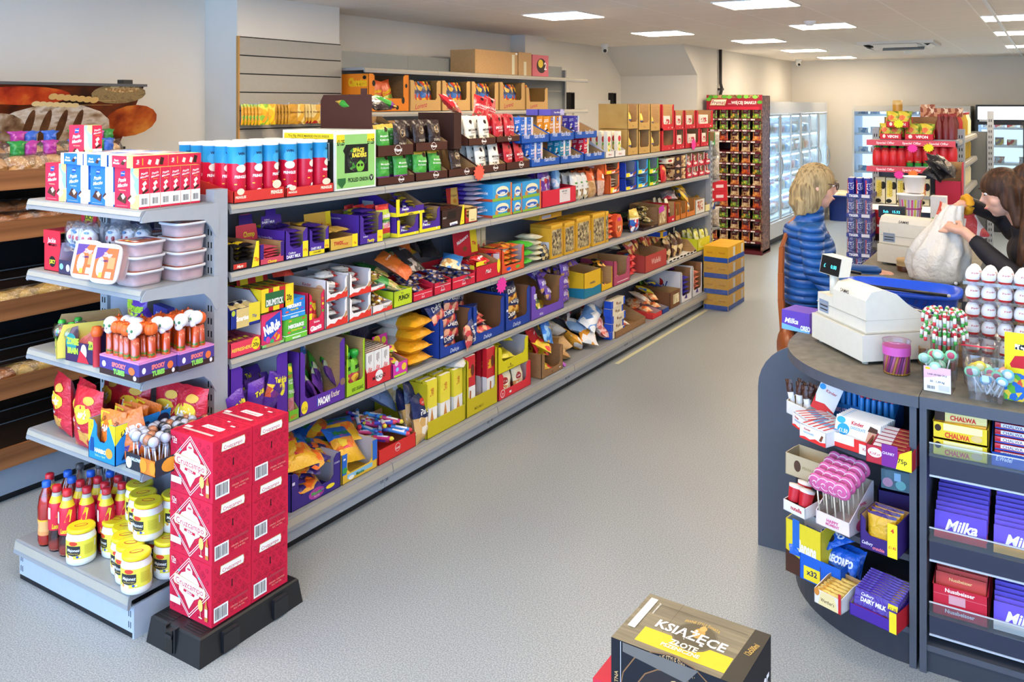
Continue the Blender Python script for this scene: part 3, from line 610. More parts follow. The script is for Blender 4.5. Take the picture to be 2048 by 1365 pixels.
for i,(mm,u,q,lab)in enumerate(((rb(7),925,.2,'red sweet bag standing crooked on the upper trays'),(wb(8),932,.5,'white sweet bag tucked on top beside the crooked red bag'),(rb(9),975,-.6,'red sweet bag lying tilted on the upper white tray'),(rb(11),1000,-.3,'large red sweet bag leaning over the upper red tray'))):
    thing('sweet_bag',lab,'bag of sweets',(XF-.12-.02*i,Yp(u,XF-.1),lower[957][2]+.19-.02*i),mm,rot=F_(0,0,0,pi/2).eul(-.9+.2*i,.3,q))
# Ptasie mleczko cartons in blue trays
def pm_(c,s=0,w=.095,h=.15,d=.045,txt='Ptasie'):
    dk='#4a2a20';pale='P:#f2d8c8,#e8c8d8,#c8d8ee,#f4e6d0:30' if c!='#d6203f' else 'P:#f4dc7a,#bfe0d8,#f6c99a,#8cc6d8:30'
    fr=[('r',.66,0,1,1,pale),('p',[(.3,.93),(.55,.96),(.55,.82),(.3,.8)],'#1f4fb8'),T('E.Wedel',.43,.88,.04,'#fff',w=.2),T('Ptasie',.34,.68,.11,'#fff',w=.52,i=.35,r=8),T('Mleczko',.36,.55,.10,'#fff',w=.58,i=.35,r=8),T('VANILLA FLAVOUR',.33,.41,.025,'#ffe9b0',w=.5),('p',[(.1,.18),(.3,.36),(.42,.3),(.3,.12)],dk),('p',[(.32,.15),(.45,.32),(.58,.28),(.5,.1)],dk),('p',[(.32,.3),(.45,.33),(.5,.24),(.38,.2)],'#f3ead8'),('p',[(.66,.2),(.8,.3),(.95,.22),(.8,.12)],'#f3ead8'),('p',[(.66,.2),(.8,.3),(.76,.32),(.62,.24)],dk)]
    sd_=[('r',0,.0,1,.04,c),('r',0,.04,1,.36,'#f2f1ee'),('b',.2,.08,.85,.26),T('Ptasie',.5,.86,.06,'#fff',w=.8,i=.3,r=12),T('Mleczko',.5,.79,.05,'#fff',w=.8,i=.3,r=12),('p',[(.3,.62),(.6,.68),(.7,.6),(.4,.54)],'#f3ead8'),('p',[(.2,.48),(.45,.56),(.6,.5),(.35,.42)],'#f3ead8'),('p',[(.35,.42),(.8,.5),(.85,.44),(.4,.37)],'#3a1f18')]
    return cached(('pm',c,w,h,d),lambda:carton(w,d,h,c,fr,sd_,sd_,[('r',0,0,1,1,'P:#f4dc7a,#8cc6d8,#f6c99a:30'),T('Ptasie Mleczko',.3,.5,.3,'#fff',i=.3,w=.5)]if 0 else[('r',.6,0,1,1,pale)]).mesh('carton'))
bt=[T('Wedel',.2,.28,.2,'#dfe8ff',w=.2,i=.3),T('Ptasie Mleczko',.65,.28,.2,'#dfe8ff',w=.4,i=.3)]
PB='#1b58b8'
def ptr(u0,u1,v,z,lab,cs,n=2):
    F=tr('A',u0,u1,v,'display_tray',lab,PB,[('r',0,0,0,0,PB)]+bt,hf=.3,d=.25,on=(0,0,z),sd=.98)
    k=len(cs);w=min(.075,F[1]/max(k,1.4)*.9)
    for i,c in enumerate(cs):
        if c:
            me=pm_(c,w=w,h=min(.16,F[4]*1.0));lb=dict({'#2f6fd0':'blue','#d98a1e':'orange','#4a3fa8':'violet','#1f86a8':'teal','#d6203f':'red'})[c]
            for j in range(n):pl(F[0],me,'chocolate_carton',f'{lb} carton of chocolate marshmallows in the {lab.split(",")[0].replace("blue tray", "tray")}','carton',(-F[1]/2+w*(i+.55)*1.06,.012+.05*j,.004),(0,0,0),f'{lb} cartons in {lab}')
    return F
zA=ZS['A']+.001
p1=ptr(1063,1120,287,zA,'lower blue tray beside the red bags, nearest of three',['#2f6fd0','#2f6fd0'])
p2=ptr(1122,1168,282,zA,'lower middle blue tray of teal cartons',['#1f86a8','#1f86a8'])
p3=ptr(1170,1210,277,zA,'lower blue tray with red cartons, farthest of three',['#d6203f'])
p4=ptr(1043,1099,235,p1[2]+.002,'upper blue tray above the red bag tray',['#2f6fd0','#2f6fd0'])
p5=ptr(1101,1149,232,p2[2]+.002,'upper middle blue tray with orange cartons',['#d98a1e','#d98a1e'])
p6=ptr(1151,1195,233,p3[2]+.002,'upper blue tray with violet carton, farthest',['#4a3fa8'])
for i in range(2):thing('chocolate_carton','violet chocolate carton lying flat on the upper blue trays','carton',(XF-.05-.1*i,Yp(1128,XF),p5[2]+.002),cached('vio',lambda:carton(.19,.09,.04,'#5a55b8',[T('Ptasie Mleczko',.5,.5,.3,'#fff',i=.3),('r',.7,0,1,1,'P:#c8c4ee,#8a84cc,#e6d8ee:30')]).mesh('c')),rz=pi/2,group='violet cartons lying on the upper blue trays')
# cream trays, gold trays, red trays, green tray
for u0,u1,lab in((1212,1230,'small white tray of cream sweets, nearer of the pair'),(1231,1252,'small white tray of cream sweets, farther of the pair')):
    t=tr('A',u0,u1,274,'display_tray',lab,'#e4e0dc',[T('Malusie',.5,.15,.08,'#c8504a',w=.7)],hf=.3,d=.26,pw=.0,sd=.7,inner='#cfcac4')
    f_slabs(t[0],t[1],.2,.004,cartk(.06,.03,.19,'#efe8d6',[('c',.5,.7,.4,.12,'#c8303a'),('c',.5,.35,.4,.25,'P:#6fae3c,#e8c84a,#e9e2cf:50')]),4,.05,'sweet_carton','cream carton of jelly sweets in the '+lab.split(',')[0]+(' near' if u0<1220 else ' far'),'carton','cream cartons '+lab)
GD='N:#b58f4c,#c4a05c:9'
gl=bagh(.06,.13,.035,[(.45,'P:#2a2350,#c8a050,#5a3c2c:60/w'),(.55,'#2a2f7a/w'),(1,'#e8c84a/w')],[('c',.5,.7,.3,.14,'#f4e070')],seed=4)
low={}
for r,vb in((0,262),(1,208)):
    for i,(u0,u1)in enumerate(((1256,1277),(1278,1301),(1302,1321))):
        zb=ZS['A']+.001 if r==0 else low[i]+.002;lab=('lower','upper')[r]+' gold tray of toffee bags, '+('nearest','middle','farthest')[i]+' column'
        t=tr('A',u0,u1,(259,208)[r]+(2*i if r==0 else 0),'display_tray',lab,GD,[T('Tago',.5,.13,.07,'#8a6a30',w=.5)],hf=.28,pw=.1,d=.25,on=(0,0,zb));low[i]=t[2]if r==0 else low[i]
        if not(r==0 and i==1):f_bags(t[0],t[1],.2,.004,[gl],1,2,.06,'toffee_bag',f'dark and yellow toffee bag in the {lab.replace("tray of toffee bags,", "tray,")}','bag of sweets','toffee bags '+lab)
RD='#cf1f2b'
for r in(0,1):
    cols=((1324,1351),(1352,1370),(1371,1401),(1402,1418))if r==0 else((1324,1349),(1350,1369),(1370,1392),(1393,1427))
    for i,(u0,u1)in enumerate(cols):
        zb=ZS['A']+.001 if r==0 else lowr+.002;lab=('lower','upper')[r]+' red cardboard display tray, '+('first','second','third','last')[i]+' from the gold trays'
        t=tr('A',u0,u1,257 if r==0 else(209 if i==0 else 221),'display_tray',lab,RD,[T('W',.55,.1,.06,'#f6d8d4'),('c',.85,.1,.04,.03,'#f6d8d4')],hf=.24,pw=.12,d=.25,on=(0,0,zb))
        if i in(1,2,3)or r==1:f_slabs(t[0],t[1]*.6,.2,.004,cartk(t[1]*.5,.03,.12,'#efe6da',[('c',.5,.6,.4,.2,'P:#c8303a,#efe6da,#7a4a30:60')]),2,.05,'wafer_carton','white wafer pack inside the '+lab.replace(' cardboard display',''),'carton','packs '+lab)
    if r==0:lowr=t[2]
tr('A',1419,1431,265,'display_tray','narrow green tray at the far end of the top shelf','#3f9a4a',[('r',.2,.05,.8,.2,'#cfe8cf')],hf=.28,pw=.1,d=.25)
def star(loc,lab,c,r=.05,rz=pi/2,rx=0):
    m=M();k=12;pts=[((r if i%2 else r*.72)*cos(pi*i/k)*1.15,(r if i%2 else r*.72)*sin(pi*i/k))for i in range(2*k)];m.prism(pts,1,0,.0015,c);return thing('price_star',lab,'price label',loc,m.mesh('star'),rot=(rx,0,rz))
star((XF+.012,Yp(958,XF+.01),ZS['A']+.01),'orange red starburst price label under the white sweet bags','#f2604c',.05)
star((XF+.012,Yp(1387,XF+.01),ZS['A']+.03),'pink starburst price label on the red trays','#f03aa0',.055)
star((XF+.012,Yp(1003,XF+.01),ZS['C']-.055),'pink starburst price label above the navy biscuit boxes','#ef3aa6',.052)
# ================================================================ SHELF B
def pile_bars(F,w,d,z0,col,art,n,nm,lab,seed=3,bw=.03,bl=.12,bt=.016,tilt=.25,rz=(-.5,.5),dz=.006,cat='chocolate bar',grp=None):
    mes=[bagh(bw,bl,bt,col,art,seed=s,nx=6,nz=9)for s in(21,22)];f_pile(F,w,d,z0,mes,n,nm,lab,cat,grp or lab,dz=dz,tilt=tilt,rz=rz,seed=seed)
cad=lambda t,y=.12:[T('Cadbury',.3,y+.12,.07,'#fff',w=.4,i=.3),T(t,.36,y,.11,'#fff',w=.6,b=.03)]
def lbl(box):return box.split(',')[0]
# mars
t=tr('B',460,520,492,'display_box','black open box of caramel bars beside the end post, yellow price corner','#17161a',[('p',[(.74,0),(1,.02),(1,1),(.9,1)],YEL),T('75p',.91,.3,.14,RED,w=.16,b=.04),('r',.12,.05,.56,.24,'#c9392c'),T('Mars',.34,.14,.11,'#fff3e0',w=.36,i=.3,b=.03)],hf=.33,pw=.12,d=.25,sd=.8)
f_bars(t[0],t[1]*.86,t[3],.004,[(.3,'#1b1719/w'),(.6,'#e8cf2c/w'),(1,'#1b1719/w')],nx=2,nz=5,bt=.021,lab='black and yellow wrapped bar in the black box by the end post',grp='bars in the black box')
t=tr('B',521,570,491,'display_box','purple and pink open box of caramel chews with raised header card','#cf4a5e',[('r',0,.28,.14,1,PURD),('r',.86,.28,1,1,PURD),T('Chomp',.5,.12,.14,YEL,w=.55,i=.25,b=.03)],hf=.3,pw=.12,d=.25,hdr=(.115,'#e04a5a',['tab',('r',.2,.62,.8,.98,PURD),T('Chomp',.6,.25,.2,YEL,w=.5,i=.2,b=.03)]))
f_bars(t[0],t[1]*.85,t[3],.004,'#e0566a/w',nx=1,nz=6,bt=.012,l=.12,name='toffee_bar',lab='thin pink wrapped bar in the purple and pink box',grp='pink bars')
t=tr('B',571,618,463,'display_box','tall purple milk chocolate bar box with 69p yellow corner',PUR,[('r',.76,0,1,.55,YEL),T('69p',.88,.25,.09,RED,w=.2)]+cad('DAIRY MILK',.1),[('r',.1,.5,.9,.6,PURD),T('48 x 45g Standard Bars',.45,.72,.07,'#c8bfe8',w=.6)],hf=.36,pw=.2,d=.25,hdr=(.09,PUR,['tab']+cad('DAIRY MILK',.3)))
f_bars(t[0],t[1]*.72,t[3],.004,[(.8,'#4b2a94/w'),(1,'#d8d0ee/w')],nx=1,nz=7,bt=.0185,l=.13,lab='purple wrapped bar stacked in the tall 69p box',grp='purple bars 69p box')
f_bars(t[0],t[1]*.9,t[3],.12,[(.5,'#3a2175/w'),(1,'#e3d22c/w')],nx=3,nz=1,bt=.02,l=.12,y0=.09,lab='yellow tipped purple bar lying on top inside the 69p box',grp='top bars 69p')
t=tr('B',619,660,459,'display_box','purple and yellow caramel bar box next to the gold box',PUR,[('r',0,0,1,.16,YEL),('r',.76,0,1,.5,YEL),T('69p',.88,.27,.09,RED,w=.2),T('DAIRY MILK',.35,.24,.1,'#fff',w=.5),T('CARAMEL',.4,.09,.07,'#5a3a10',w=.5)],hf=.42,pw=.15,d=.25)
f_bars(t[0],t[1]*.75,t[3],.004,[(.5,'#3a2175/w'),(.75,'#e6b92c/w'),(1,'#c99a3c/w')],nx=1,nz=7,bt=.02,l=.13,lab='gold and purple caramel bar in the purple and yellow box',grp='caramel bars')
t=tr('B',661,717,477,'display_box','long gold biscuit bar box with 75p corner and raised header','#d9b048',price('75p',.8)+[T('TWIX',.3,.5,.28,'#c9302c',w=.4,i=.1,b=.04),T('TWIX',.55,.35,.2,'#c9302c',w=.2,i=.1)],[T('TWIX',.7,.35,.3,'#c9302c',w=.3,i=.1,b=.03)],hf=.9,d=.26,hdr=(.1,'#d9b048',[T('TWIX',.42,.3,.35,'#c9302c',w=.5,i=.1,b=.05),('r',.8,0,1,1,YEL),T('75p',.9,.3,.2,RED,w=.15)]))
f_bars(t[0],t[1]*.9,t[3],.07,'#c7a24a/w',nx=3,nz=1,bt=.02,l=.12,y0=.03,lab='gold and brown wrapped bar inside the long gold box',grp='gold bars')
t=tr('B',720,767,432,'display_box','purple twisted bar box with yellow 69p corner beside the squishy sweets bag',PUR,[('r',.76,0,1,.4,YEL),T('69p',.88,.16,.07,RED,w=.2),T('Twirly',.48,.1,.1,YEL,w=.4,i=.2,b=.04),T('Cadbury',.25,.26,.05,'#fff',w=.25,i=.3)],[('r',.15,.1,.35,.4,'#dcd8ea'),T('46 x 43g Standard Bars',.3,.85,.06,'#c8bfe8',w=.5)],hf=.3,pw=.17,d=.25)
f_bars(t[0],t[1]*.75,t[3],.004,[(.6,'#3f2487/w'),(.8,'#e8d52c/w'),(1,'#8a6ad0/w')],nx=1,nz=8,bt=.0215,l=.13,lab='purple and yellow wrapped bar in the twisted bar box',grp='twisted bars')
sq=lambda s:bagh(.105,.17,.045,[(.12,'#b8d23a/w'),(.28,'#d93a35/w'),(.45,'P:#e8c8cc,#d98a9a,#b8d23a,#e9e2cf:60/w'),(.85,'#c2d63e/w'),(1,'#d93a35/w')],[('c',.3,.9,.2,.05,'#d8262c'),T("Squashies",.5,.68,.12,'#f3e6e6',w=.95,b=.05),('r',.2,.48,.8,.56,'#3f8a3a/w'),T('SQUISHY',.5,.5,.035,'#fff',w=.5)],seed=s)
F=F_(XF-.01,(Yp(767,XF)+Yp(793,XF))/2,ZS['B']+.002,pi/2)
for j in range(4):pl(F,sq(j%2+1),'squishy_sweet_bag','red and green squishy sweets bag standing between the purple boxes','bag of sweets',(-.03-.02*j if j else 0,.03+.045*j,0),(-.08,0,.1*j),'squishy sweets bags between the purple boxes')
fr_=lambda:[('r',0,0,1,.14,YEL),('r',.0,.14,.12,.85,YEL),T('Little',.28,.48,.09,'#fff',w=.3),T('Freddo',.32,.33,.13,'#fff',w=.38,i=.2,b=.03),('o',.82,.1,.04,0,'#eee')]
zz=None
for u0,u1,v,lab,on,dx in((795,839,436,'lower purple and yellow box of small chocolates, left of pair',None,0),(840,882,420,'purple box of small chocolates beside the brown box',None,0),(793,850,394,'upper purple and yellow box of small chocolates on the lower one','x',0)):
    t=tr('B',u0,u1,v,'display_box',lab,PUR,fr_(),[('r',0,0,1,.2,YEL),('r',.1,.3,.4,.7,'#dcdae6'),T('Freddo',.7,.45,.14,'#cfc6ee',w=.3)],hf=.42,pw=.0 if on else .14,d=.25,on=None if not on else(0,0,zz+.003),sd=.5)
    if zz is None:zz=t[2]
    pile_bars(t[0],t[1]*.8,t[3]*.7,.01,[(.3,'#8a7a20/w'),(.7,'#4b2a94/w'),(1,'#8a6ad0/w')],(),12,'chocolate_piece','small shiny purple wrapped chocolate in the '+lab.split(' of')[0]+' by '+('the lid' if on else 'shelf edge' if u0<800 else 'brown box'),seed=int(u0),bw=.04,bl=.08,bt=.014,dz=.008)
t=tr('B',884,930,418,'display_box','dark brown duo peanut bar box with yellow price corner','#3a221c',[('p',[(.8,0),(1,.04),(1,1),(.93,1)],YEL),T('75p',.91,.2,.07,RED,w=.12),('p',[(.36,.06),(.7,.1),(.68,.24),(.34,.2)],'#f2f2f4'),T('SNICKERS',.52,.1,.07,'#2a3f9a',w=.32,i=.2,b=.04),('r',.25,.4,.62,.8,'#201512'),T('DUO',.12,.5,.09,'#f1ece4',w=.18,i=.2)],hf=.9,d=.25)
f_bars(t[0],t[1]*.95,t[3],t[4]*.82,'#4a2a20/w',nx=4,nz=1,bt=.018,l=.12,lab='brown wrapped peanut bar on top of the brown box',grp='peanut bars')
f_bars(t[0],t[1]*.95,t[3],t[4]*.82,'#4a2a20/w',nx=4,nz=1,bt=.018,l=.12,y0=.13,lab='brown wrapped peanut bar on top of the brown box',grp='peanut bars')
t=tr('B',931,956,418,'display_box','small red and cream toffee box with raised header card','#b32a26',[('r',.3,.08,.95,.9,'#e8d9a0'),T('Werther',.62,.2,.09,'#5a3a14',w=.55,i=.2)],hf=.35,pw=.1,d=.2,hdr=(.11,'#b32a26',[('p',[(.25,0),(.95,0),(.95,1),(.4,1)],'#d9b45a'),T('Original',.6,.6,.12,'#4a2a14',w=.6,i=.2),('c',.65,.3,.15,.12,'#c98a2c')]))
f_bars(t[0],t[1]*.85,t[3],.004,'#e0c070/w',nx=1,nz=5,bt=.02,l=.1,name='toffee_roll',lab='cream toffee roll in the small red and cream box',cat='sweet',grp='toffee rolls')
# stack of large purple chocolate packs, lying
F=F_(XF-.02,(Yp(957,XF)+Yp(984,XF))/2,ZS['B']+.002,pi/2);mp=bagh(.115,.24,.026,[(.72,'#6a4fc8/w'),(1,'#b9b4d4/w')],[T('Milka',.35,.12,.06,'#fff',w=.5,i=.3)],seed=3);mg=bagh(.13,.25,.028,'P:#d9d7dc,#c9c5d0,#e4dfe2,#c05a58:20/w',(),seed=5)
for k in range(9):pl(F,mg if k>7 else mp,'large_chocolate_pack','white and grey chocolate pack on top of the purple stack' if k>7 else 'large purple chocolate pack lying in the stack beside the toffee box','chocolate pack',(-.02+.008*(k%2),.25,.014+.027*k),(pi/2,0,.04*(k%3-1)),None if k>7 else 'purple chocolate packs stack')
lb_=[('r',0,0,1,.18,'#8ab83a'),('c',.5,.55,.33,.3,'#f3e9c8'),('c',.5,.5,.28,.14,'#2a5fc0'),T('Lubisie',.5,.46,.14,'#fff',w=.5,i=.2,b=.04),('c',.2,.28,.08,.14,'#c98a4a'),('c',.82,.3,.08,.14,'#8a5a30'),('r',.92,0,1,1,'#e07a3a')]
zt={}
for r in(0,1):
    for i,(u0,u1)in enumerate(((986,1025),(1027,1045),(1046,1083))):
        on=None if r==0 else zt[i]+.001;F,w,z,d,h=bx('B',u0,u1,(405,402,398)[i]if r==0 else(370,369,364)[i],'cake_box',('lower','upper')[r]+' sky blue teddy cake box, '+('nearest','middle','farthest')[i]+' column','#3aa0dc',lb_,[T('Lubisie',.7,.5,.2,'#fff',w=.4),('r',0,0,1,.15,'#c9543a')],[('r',0,0,1,1,'P:#3aa0dc,#2f86c8,#57b4e4:20')],on=on,d=.24,cat='cake box');zt[i]=z
t=tr('B',1085,1153,378,'display_tray','bright red crate of purple foil wrapped sweets with white label','#dc2540',[('r',.5,.1,.82,.8,'#e9dede'),T('8 x 400 g',.66,.55,.06,'#555',w=.25),('b',.55,.62,.75,.74)],hf=.86,d=.28,sd=.8,pw=0,inner='#b01c34')
hb=[bagh(.1,.19,.06,[(.25,'#b8a8d8/w'),(.7,'P:#d8cfe8,#7a3fa8,#eae4f2:30/w'),(1,'#6a2fa0/w')],[('c',.5,.55,.2,.1,'#c8303a/w')],seed=6,pinch=.6),bagh(.1,.2,.06,[(.5,'P:#e3e6f2,#8fb8e0,#f2f2f6:30/w'),(1,'#7fb6e4/w')],(),seed=7,pinch=.6)]
for i,(x,y,k)in enumerate(((-.12,.06,0),(-.03,.09,0),(.06,.06,1),(-.09,.16,0),(.02,.17,0),(.1,.15,1))):pl(t[0],hb[k],'meringue_bag',('purple','light blue')[k]+' tied bag rising from the bright red crate','bag of sweets',(x,y,.06),(-.05,.1*(i%3-1),.3*i),('purple','light blue')[k]+' tied bags in red crate')
wbg=bagh(.09,.185,.05,[(.4,'P:#e8e4d8,#c9b48a,#8a6a44,#f2f0ea:45/w'),(1,'#e4e3df/w')],[('r',.3,.6,.7,.66,'#3c8a3c'),T('MIX',.5,.5,.06,'#444',w=.4)],seed=8)
F=F_(XF,(Yp(1155,XF)+Yp(1184,XF))/2,ZS['B']+.002,pi/2)
for j in range(3):
    for i in range(3):pl(F,wbg,'white_biscuit_bag','white biscuit bag with grey print leaning beside the bright red crate','bag of biscuits',(-.085+.08*i,.03+.06*j,0),(-.15,0,.1*i),'white biscuit bags beside the red crate')
obg=bagh(.105,.19,.055,[(.62,'P:#c9a070,#b88a54,#dcb88a:30/w'),(1,'#e2622a/w')],[('c',.5,.72,.15,.08,'#f2d8c0')],seed=9);pbg=bagh(.09,.2,.055,[(.55,'P:#d9b9a8,#cfa890,#e6cfc0:30/w'),(1,'#e86a30/w')],[('c',.5,.7,.2,.09,'#f2e4dc')],seed=10,pinch=.3)
F=F_(XF,Yp(1187,XF),ZS['B']+.002,pi/2)
for j in range(3):pl(F,obg,'orange_gingerbread_bag','orange topped brown gingerbread bag on the second shelf','bag of biscuits',(.03,.03+.06*j,0),(-.12,0,0),'orange topped brown bags');pl(F,pbg,'orange_wafer_bag','orange topped pink bag leaning next to the brown gingerbread','bag of biscuits',(.15,.02+.06*j,0),(-.1,.12,0),'orange topped pink bags')
gz=lambda c:[('r',.12,.05,.45,.3,YEL),T('Grześki',.6,.16,.16,'#fff',w=.62,i=.15,b=.06,r=4),('p',[(.7,.05),(.98,.25),(.98,.38),(.7,.25)],'#7a4030')]
def gtray(u0,u1,v,lab,c,side,on=None,n=5,items=None):
    t=tr('B',u0,u1,v,'display_box',lab,c,gz(c),side,hf=.34,pw=.12,d=.25,on=on,inner='#a9a9b2' if c!='#e2622a' else '#c9986a')
    if items:f_bars(t[0],t[1]*.75,t[3],.004,items,nx=1,nz=n,bt=(t[4]*.8)/n,l=.14,name='wafer_bar',lab='wafer bar inside the '+lab.split(',')[0],cat='wafer bar',grp='wafers '+lab)
    return t
sd_=[T('Grześki',.55,.25,.2,'#e8506a',w=.7,b=.05),T('TWOJE',.55,.65,.14,'#e8ecf8',w=.5)]
for u0,u1,c,nm,v0,v1 in((1210,1240,'#e2622a','orange',350,327),(1250,1274,'#1c3fb8','dark blue',358,326),(1275,1297,'#2f9ce0','light blue',351,321),(1298,1318,'#3fae3c','green',350,318)):
    t0=gtray(u0 if c!='#e2622a' else 1220,u1,v0,f'lower {nm} wafer bar box, stacked on the second shelf',c,sd_,None,5,'#a89a94/w' if nm=='orange' else c+'/w')
    gtray(u0,u1,v1,f'upper {nm} wafer bar box, on top of its twin',c,sd_,(0,0,t0[2]+.003),4,None if nm!='orange' else '#8a4a3c/w')
F=F_(XF,Yp(1319,XF),ZS['B']+.002,pi/2)
gld=bagh(.08,.13,.035,'N:#d9cfa0,#efe8c8:20/w',(),seed=3)
for k in range(4):pl(F,gld,'gold_sweet_bag','pale gold sweet bag lying between the green and red packs','bag of sweets',(.045,.02+.01*k,.018+.03*k),(-pi/2,0,.2*k),'pale gold bags')
rp=bagh(.1,.15,.05,'P:#d8262c,#c81f28,#e8a03a:30/w',[T('Ja',.5,.55,.2,'#f4d24a')],seed=5)
for j in range(3):pl(F,rp,'red_sweet_bag','glossy red upright sweet bag at the second shelf, beside the dark brown boxes','bag of sweets',(.16,.03+.055*j,0),(-.1,0,0),'glossy red upright bags')
dk=[('r',0,0,.6,1,'#3a1c18'),('r',.6,.05,1,.95,'P:#c9a070,#8a5a3a,#e2cf9a,#2a1714:50'),('c',.3,.72,.14,.14,'#c9a050'),('p',[(.05,.15),(.35,.3),(.55,.1),(.4,.05)],'#d9b8b0')]
F,w,z,d,h=bx('B',1350,1372,338,'cake_box','lower dark brown cake box with round gold seal','#3a1c18',dk,dk,cat='cake box');bx('B',1350,1372,312,'cake_box','upper dark brown cake box with round gold seal','#3a1c18',dk,dk,on=z+.001,cat='cake box')
cr=[('r',.1,.1,.9,.9,'#e2dcc8'),('c',.5,.5,.3,.25,'#b82a34')]
bx('B',1334,1348,318,'cake_box','small cream box with red heart on the glossy red bags','#e2dcc8',cr,cr,on=ZS['B']+.16,cat='cake box',d=.2)
z1=None
for r in(0,1):
    for i,(u0,u1)in enumerate(((1374,1385),(1386,1397),(1398,1410),(1411,1423))):
        t=tr('B',u0,u1,333-r*25-i,'display_box',('lower','upper')[r]+' white and red carton tray of wafers, '+('first','second','third','last')[i]+' beside the dark cake boxes','#c9263a' if i%2==r else '#e6dfdc',[('p',[(0,0),(1,0),(1,.5),(0,.25)],'#c9263a'),('c',.5,.25,.3,.1,'#f2e6e2')],hf=.4,pw=.1,d=.24,on=None if r==0 else(0,0,z1+.002))
        if i==3:z1=max(z1 or 0,t[2])
        f_slabs(t[0],t[1],.2,.004,cartk(.04,.02,.1,'P:#e6dfdc,#c9263a,#7a4a34,#efe6d2:60'),2,.04,'wafer_carton','small wafer carton in the '+('lower','upper')[r]+' white and red tray, '+('first','second','third','last')[i],'carton',f'wafer cartons {r}{i}')
    z1=z1 or 1.4
# ================================================================ SHELF C
t=tr('C',461,523,688,'display_box','flat pink chew box with yellow only 20p disc beside the end post','#e6405a',[T('REFRESHERS',.38,.45,.22,'#f6e04a',w=.7,i=.1,b=.02),('c',.84,.55,.14,.42,'#f2dc2c'),T('20p',.84,.48,.25,'#1a1a1a',w=.2,b=.02),T('only',.84,.78,.1,'#1a1a1a',w=.15)],hf=.95,d=.27,sd=.9,inner='#d9607a')
f_bars(t[0],t[1],t[3],t[4]*.55,'#e05a72/w',[T('REFRESH',.5,.5,.2,'#f6e04a',r=90,w=.6)],nx=5,nz=1,bt=.016,l=.12,name='chew_bar',cat='sweet',lab='pink chew bar in the flat pink box',grp='pink chews')
f_bars(t[0],t[1],t[3],t[4]*.55,'#e05a72/w',[T('REFRESH',.5,.5,.2,'#f6e04a',r=90,w=.6)],nx=5,nz=1,bt=.016,l=.12,y0=.135,name='chew_bar',cat='sweet',lab='pink chew bar in the flat pink box',grp='pink chews')
nd=[('p',[(.08,.2),(.2,.75),(.9,.98),(.95,.5),(.6,.3),(.3,.1)],'#2a52c0'),T('NeRds',.5,.55,.3,'#fff',w=.82,b=.06,r=14),('c',.3,.18,.1,.1,'#d63fa0'),('c',.5,.1,.1,.08,'#3fae6a'),('c',.75,.22,.14,.12,'P:#e8c02c,#8a4fc0,#e0552c:60')]
t=tr('C',524,571,640,'display_box','cardboard tray of rainbow sweet cartons with pale green side','#8fc87a',[('r',.2,0,.8,.1,KR)],[('r',0,.0,.98,.95,'#d9cfd2'),T('INGREDIENTS',.2,.75,.06,'#555',w=.2)],hf=.1,d=.3,sd=.97)
f_slabs(t[0],t[1]*.8,.2,.004,cartk(.11,.035,.135,'#e0386a',nd,[('r',0,.6,1,1,'#e8506a')],[],[('r',0,0,1,1,'P:#e8385a,#5fb83a,#e8a02c:30')]),6,.04,'sweet_carton','pink and blue rainbow sweet carton in the pale green tray','carton','rainbow sweet cartons')
t=tr('C',461,522,598,'display_box','dark blue button sweets box with 75p corner on top of the chew box','#1f2f86',price('75p',.62,1,.1,.7,'#e8d23a','#2a3f9a')+[('r',.2,.0,.62,.6,'#d9c07a'),T('Smarties',.4,.3,.15,'#fff',w=.4,b=.03),('c',.1,.5,.06,.09,'#b8c83a')],[('r',.1,.5,.8,.95,'#c8c6cc'),('r',.2,.15,.6,.45,'#e3e3ea')],hf=.6,d=.2,on=(0,0,ZS['C']+.115),inner='#b9b9c4',pw=.0,sd=.3)
f_bars(t[0],t[1]*.9,t[3],.05,[(.4,'#d9c48a/w'),(1,'P:#d9c48a,#3a3a5a,#efe6d0:40/w')],[T('Buttons',.5,.5,.2,'#fff',r=90,w=.6)],nx=3,nz=2,bt=.02,l=.12,name='button_sweet_pack',cat='sweet',lab='cream button sweet pack in the dark blue 75p box',grp='button packs')
dr=[('r',.0,0,.22,1,'#f0cf2a'),('r',.36,0,.55,1,'#f0cf2a'),('r',.74,0,1,1,'#f0cf2a'),('r',.12,.2,.70,.8,'#2f6a3c'),T('DRUMSTICK',.41,.38,.26,'#f2f2ee',w=.52,b=.04),('c',.86,.5,.11,.42,'#f2dc2c'),T('20p',.86,.42,.25,'#1a1a1a',w=.16,b=.03)]
t=tr('C',523,589,581,'display_box','yellow and red striped chew box with green banner on the rainbow sweets','#c9282c',dr,dr,hf=.95,d=.25,on=(0,0,ZS['C']+.15),sd=.95,inner='#c99a3c',hdr=(.1,'#c9282c',[('r',.1,0,.35,.8,'#f0cf2a'),('r',.6,0,.85,.8,'#f0cf2a')]))
for i in range(4):pl(t[0],cached('dst',lambda:carton(.03,.22,.012,'#b8a030',(),(),(),[('r',.1,.05,.9,.3,'#c9282c'),('r',.2,.4,.8,.9,'#2f6a3c')]).mesh('c')),'chew_stick','striped chew stick in the yellow and red box','sweet',(-.06+.042*i,.01,t[4]-.018),(0,0,0),'striped chew sticks')
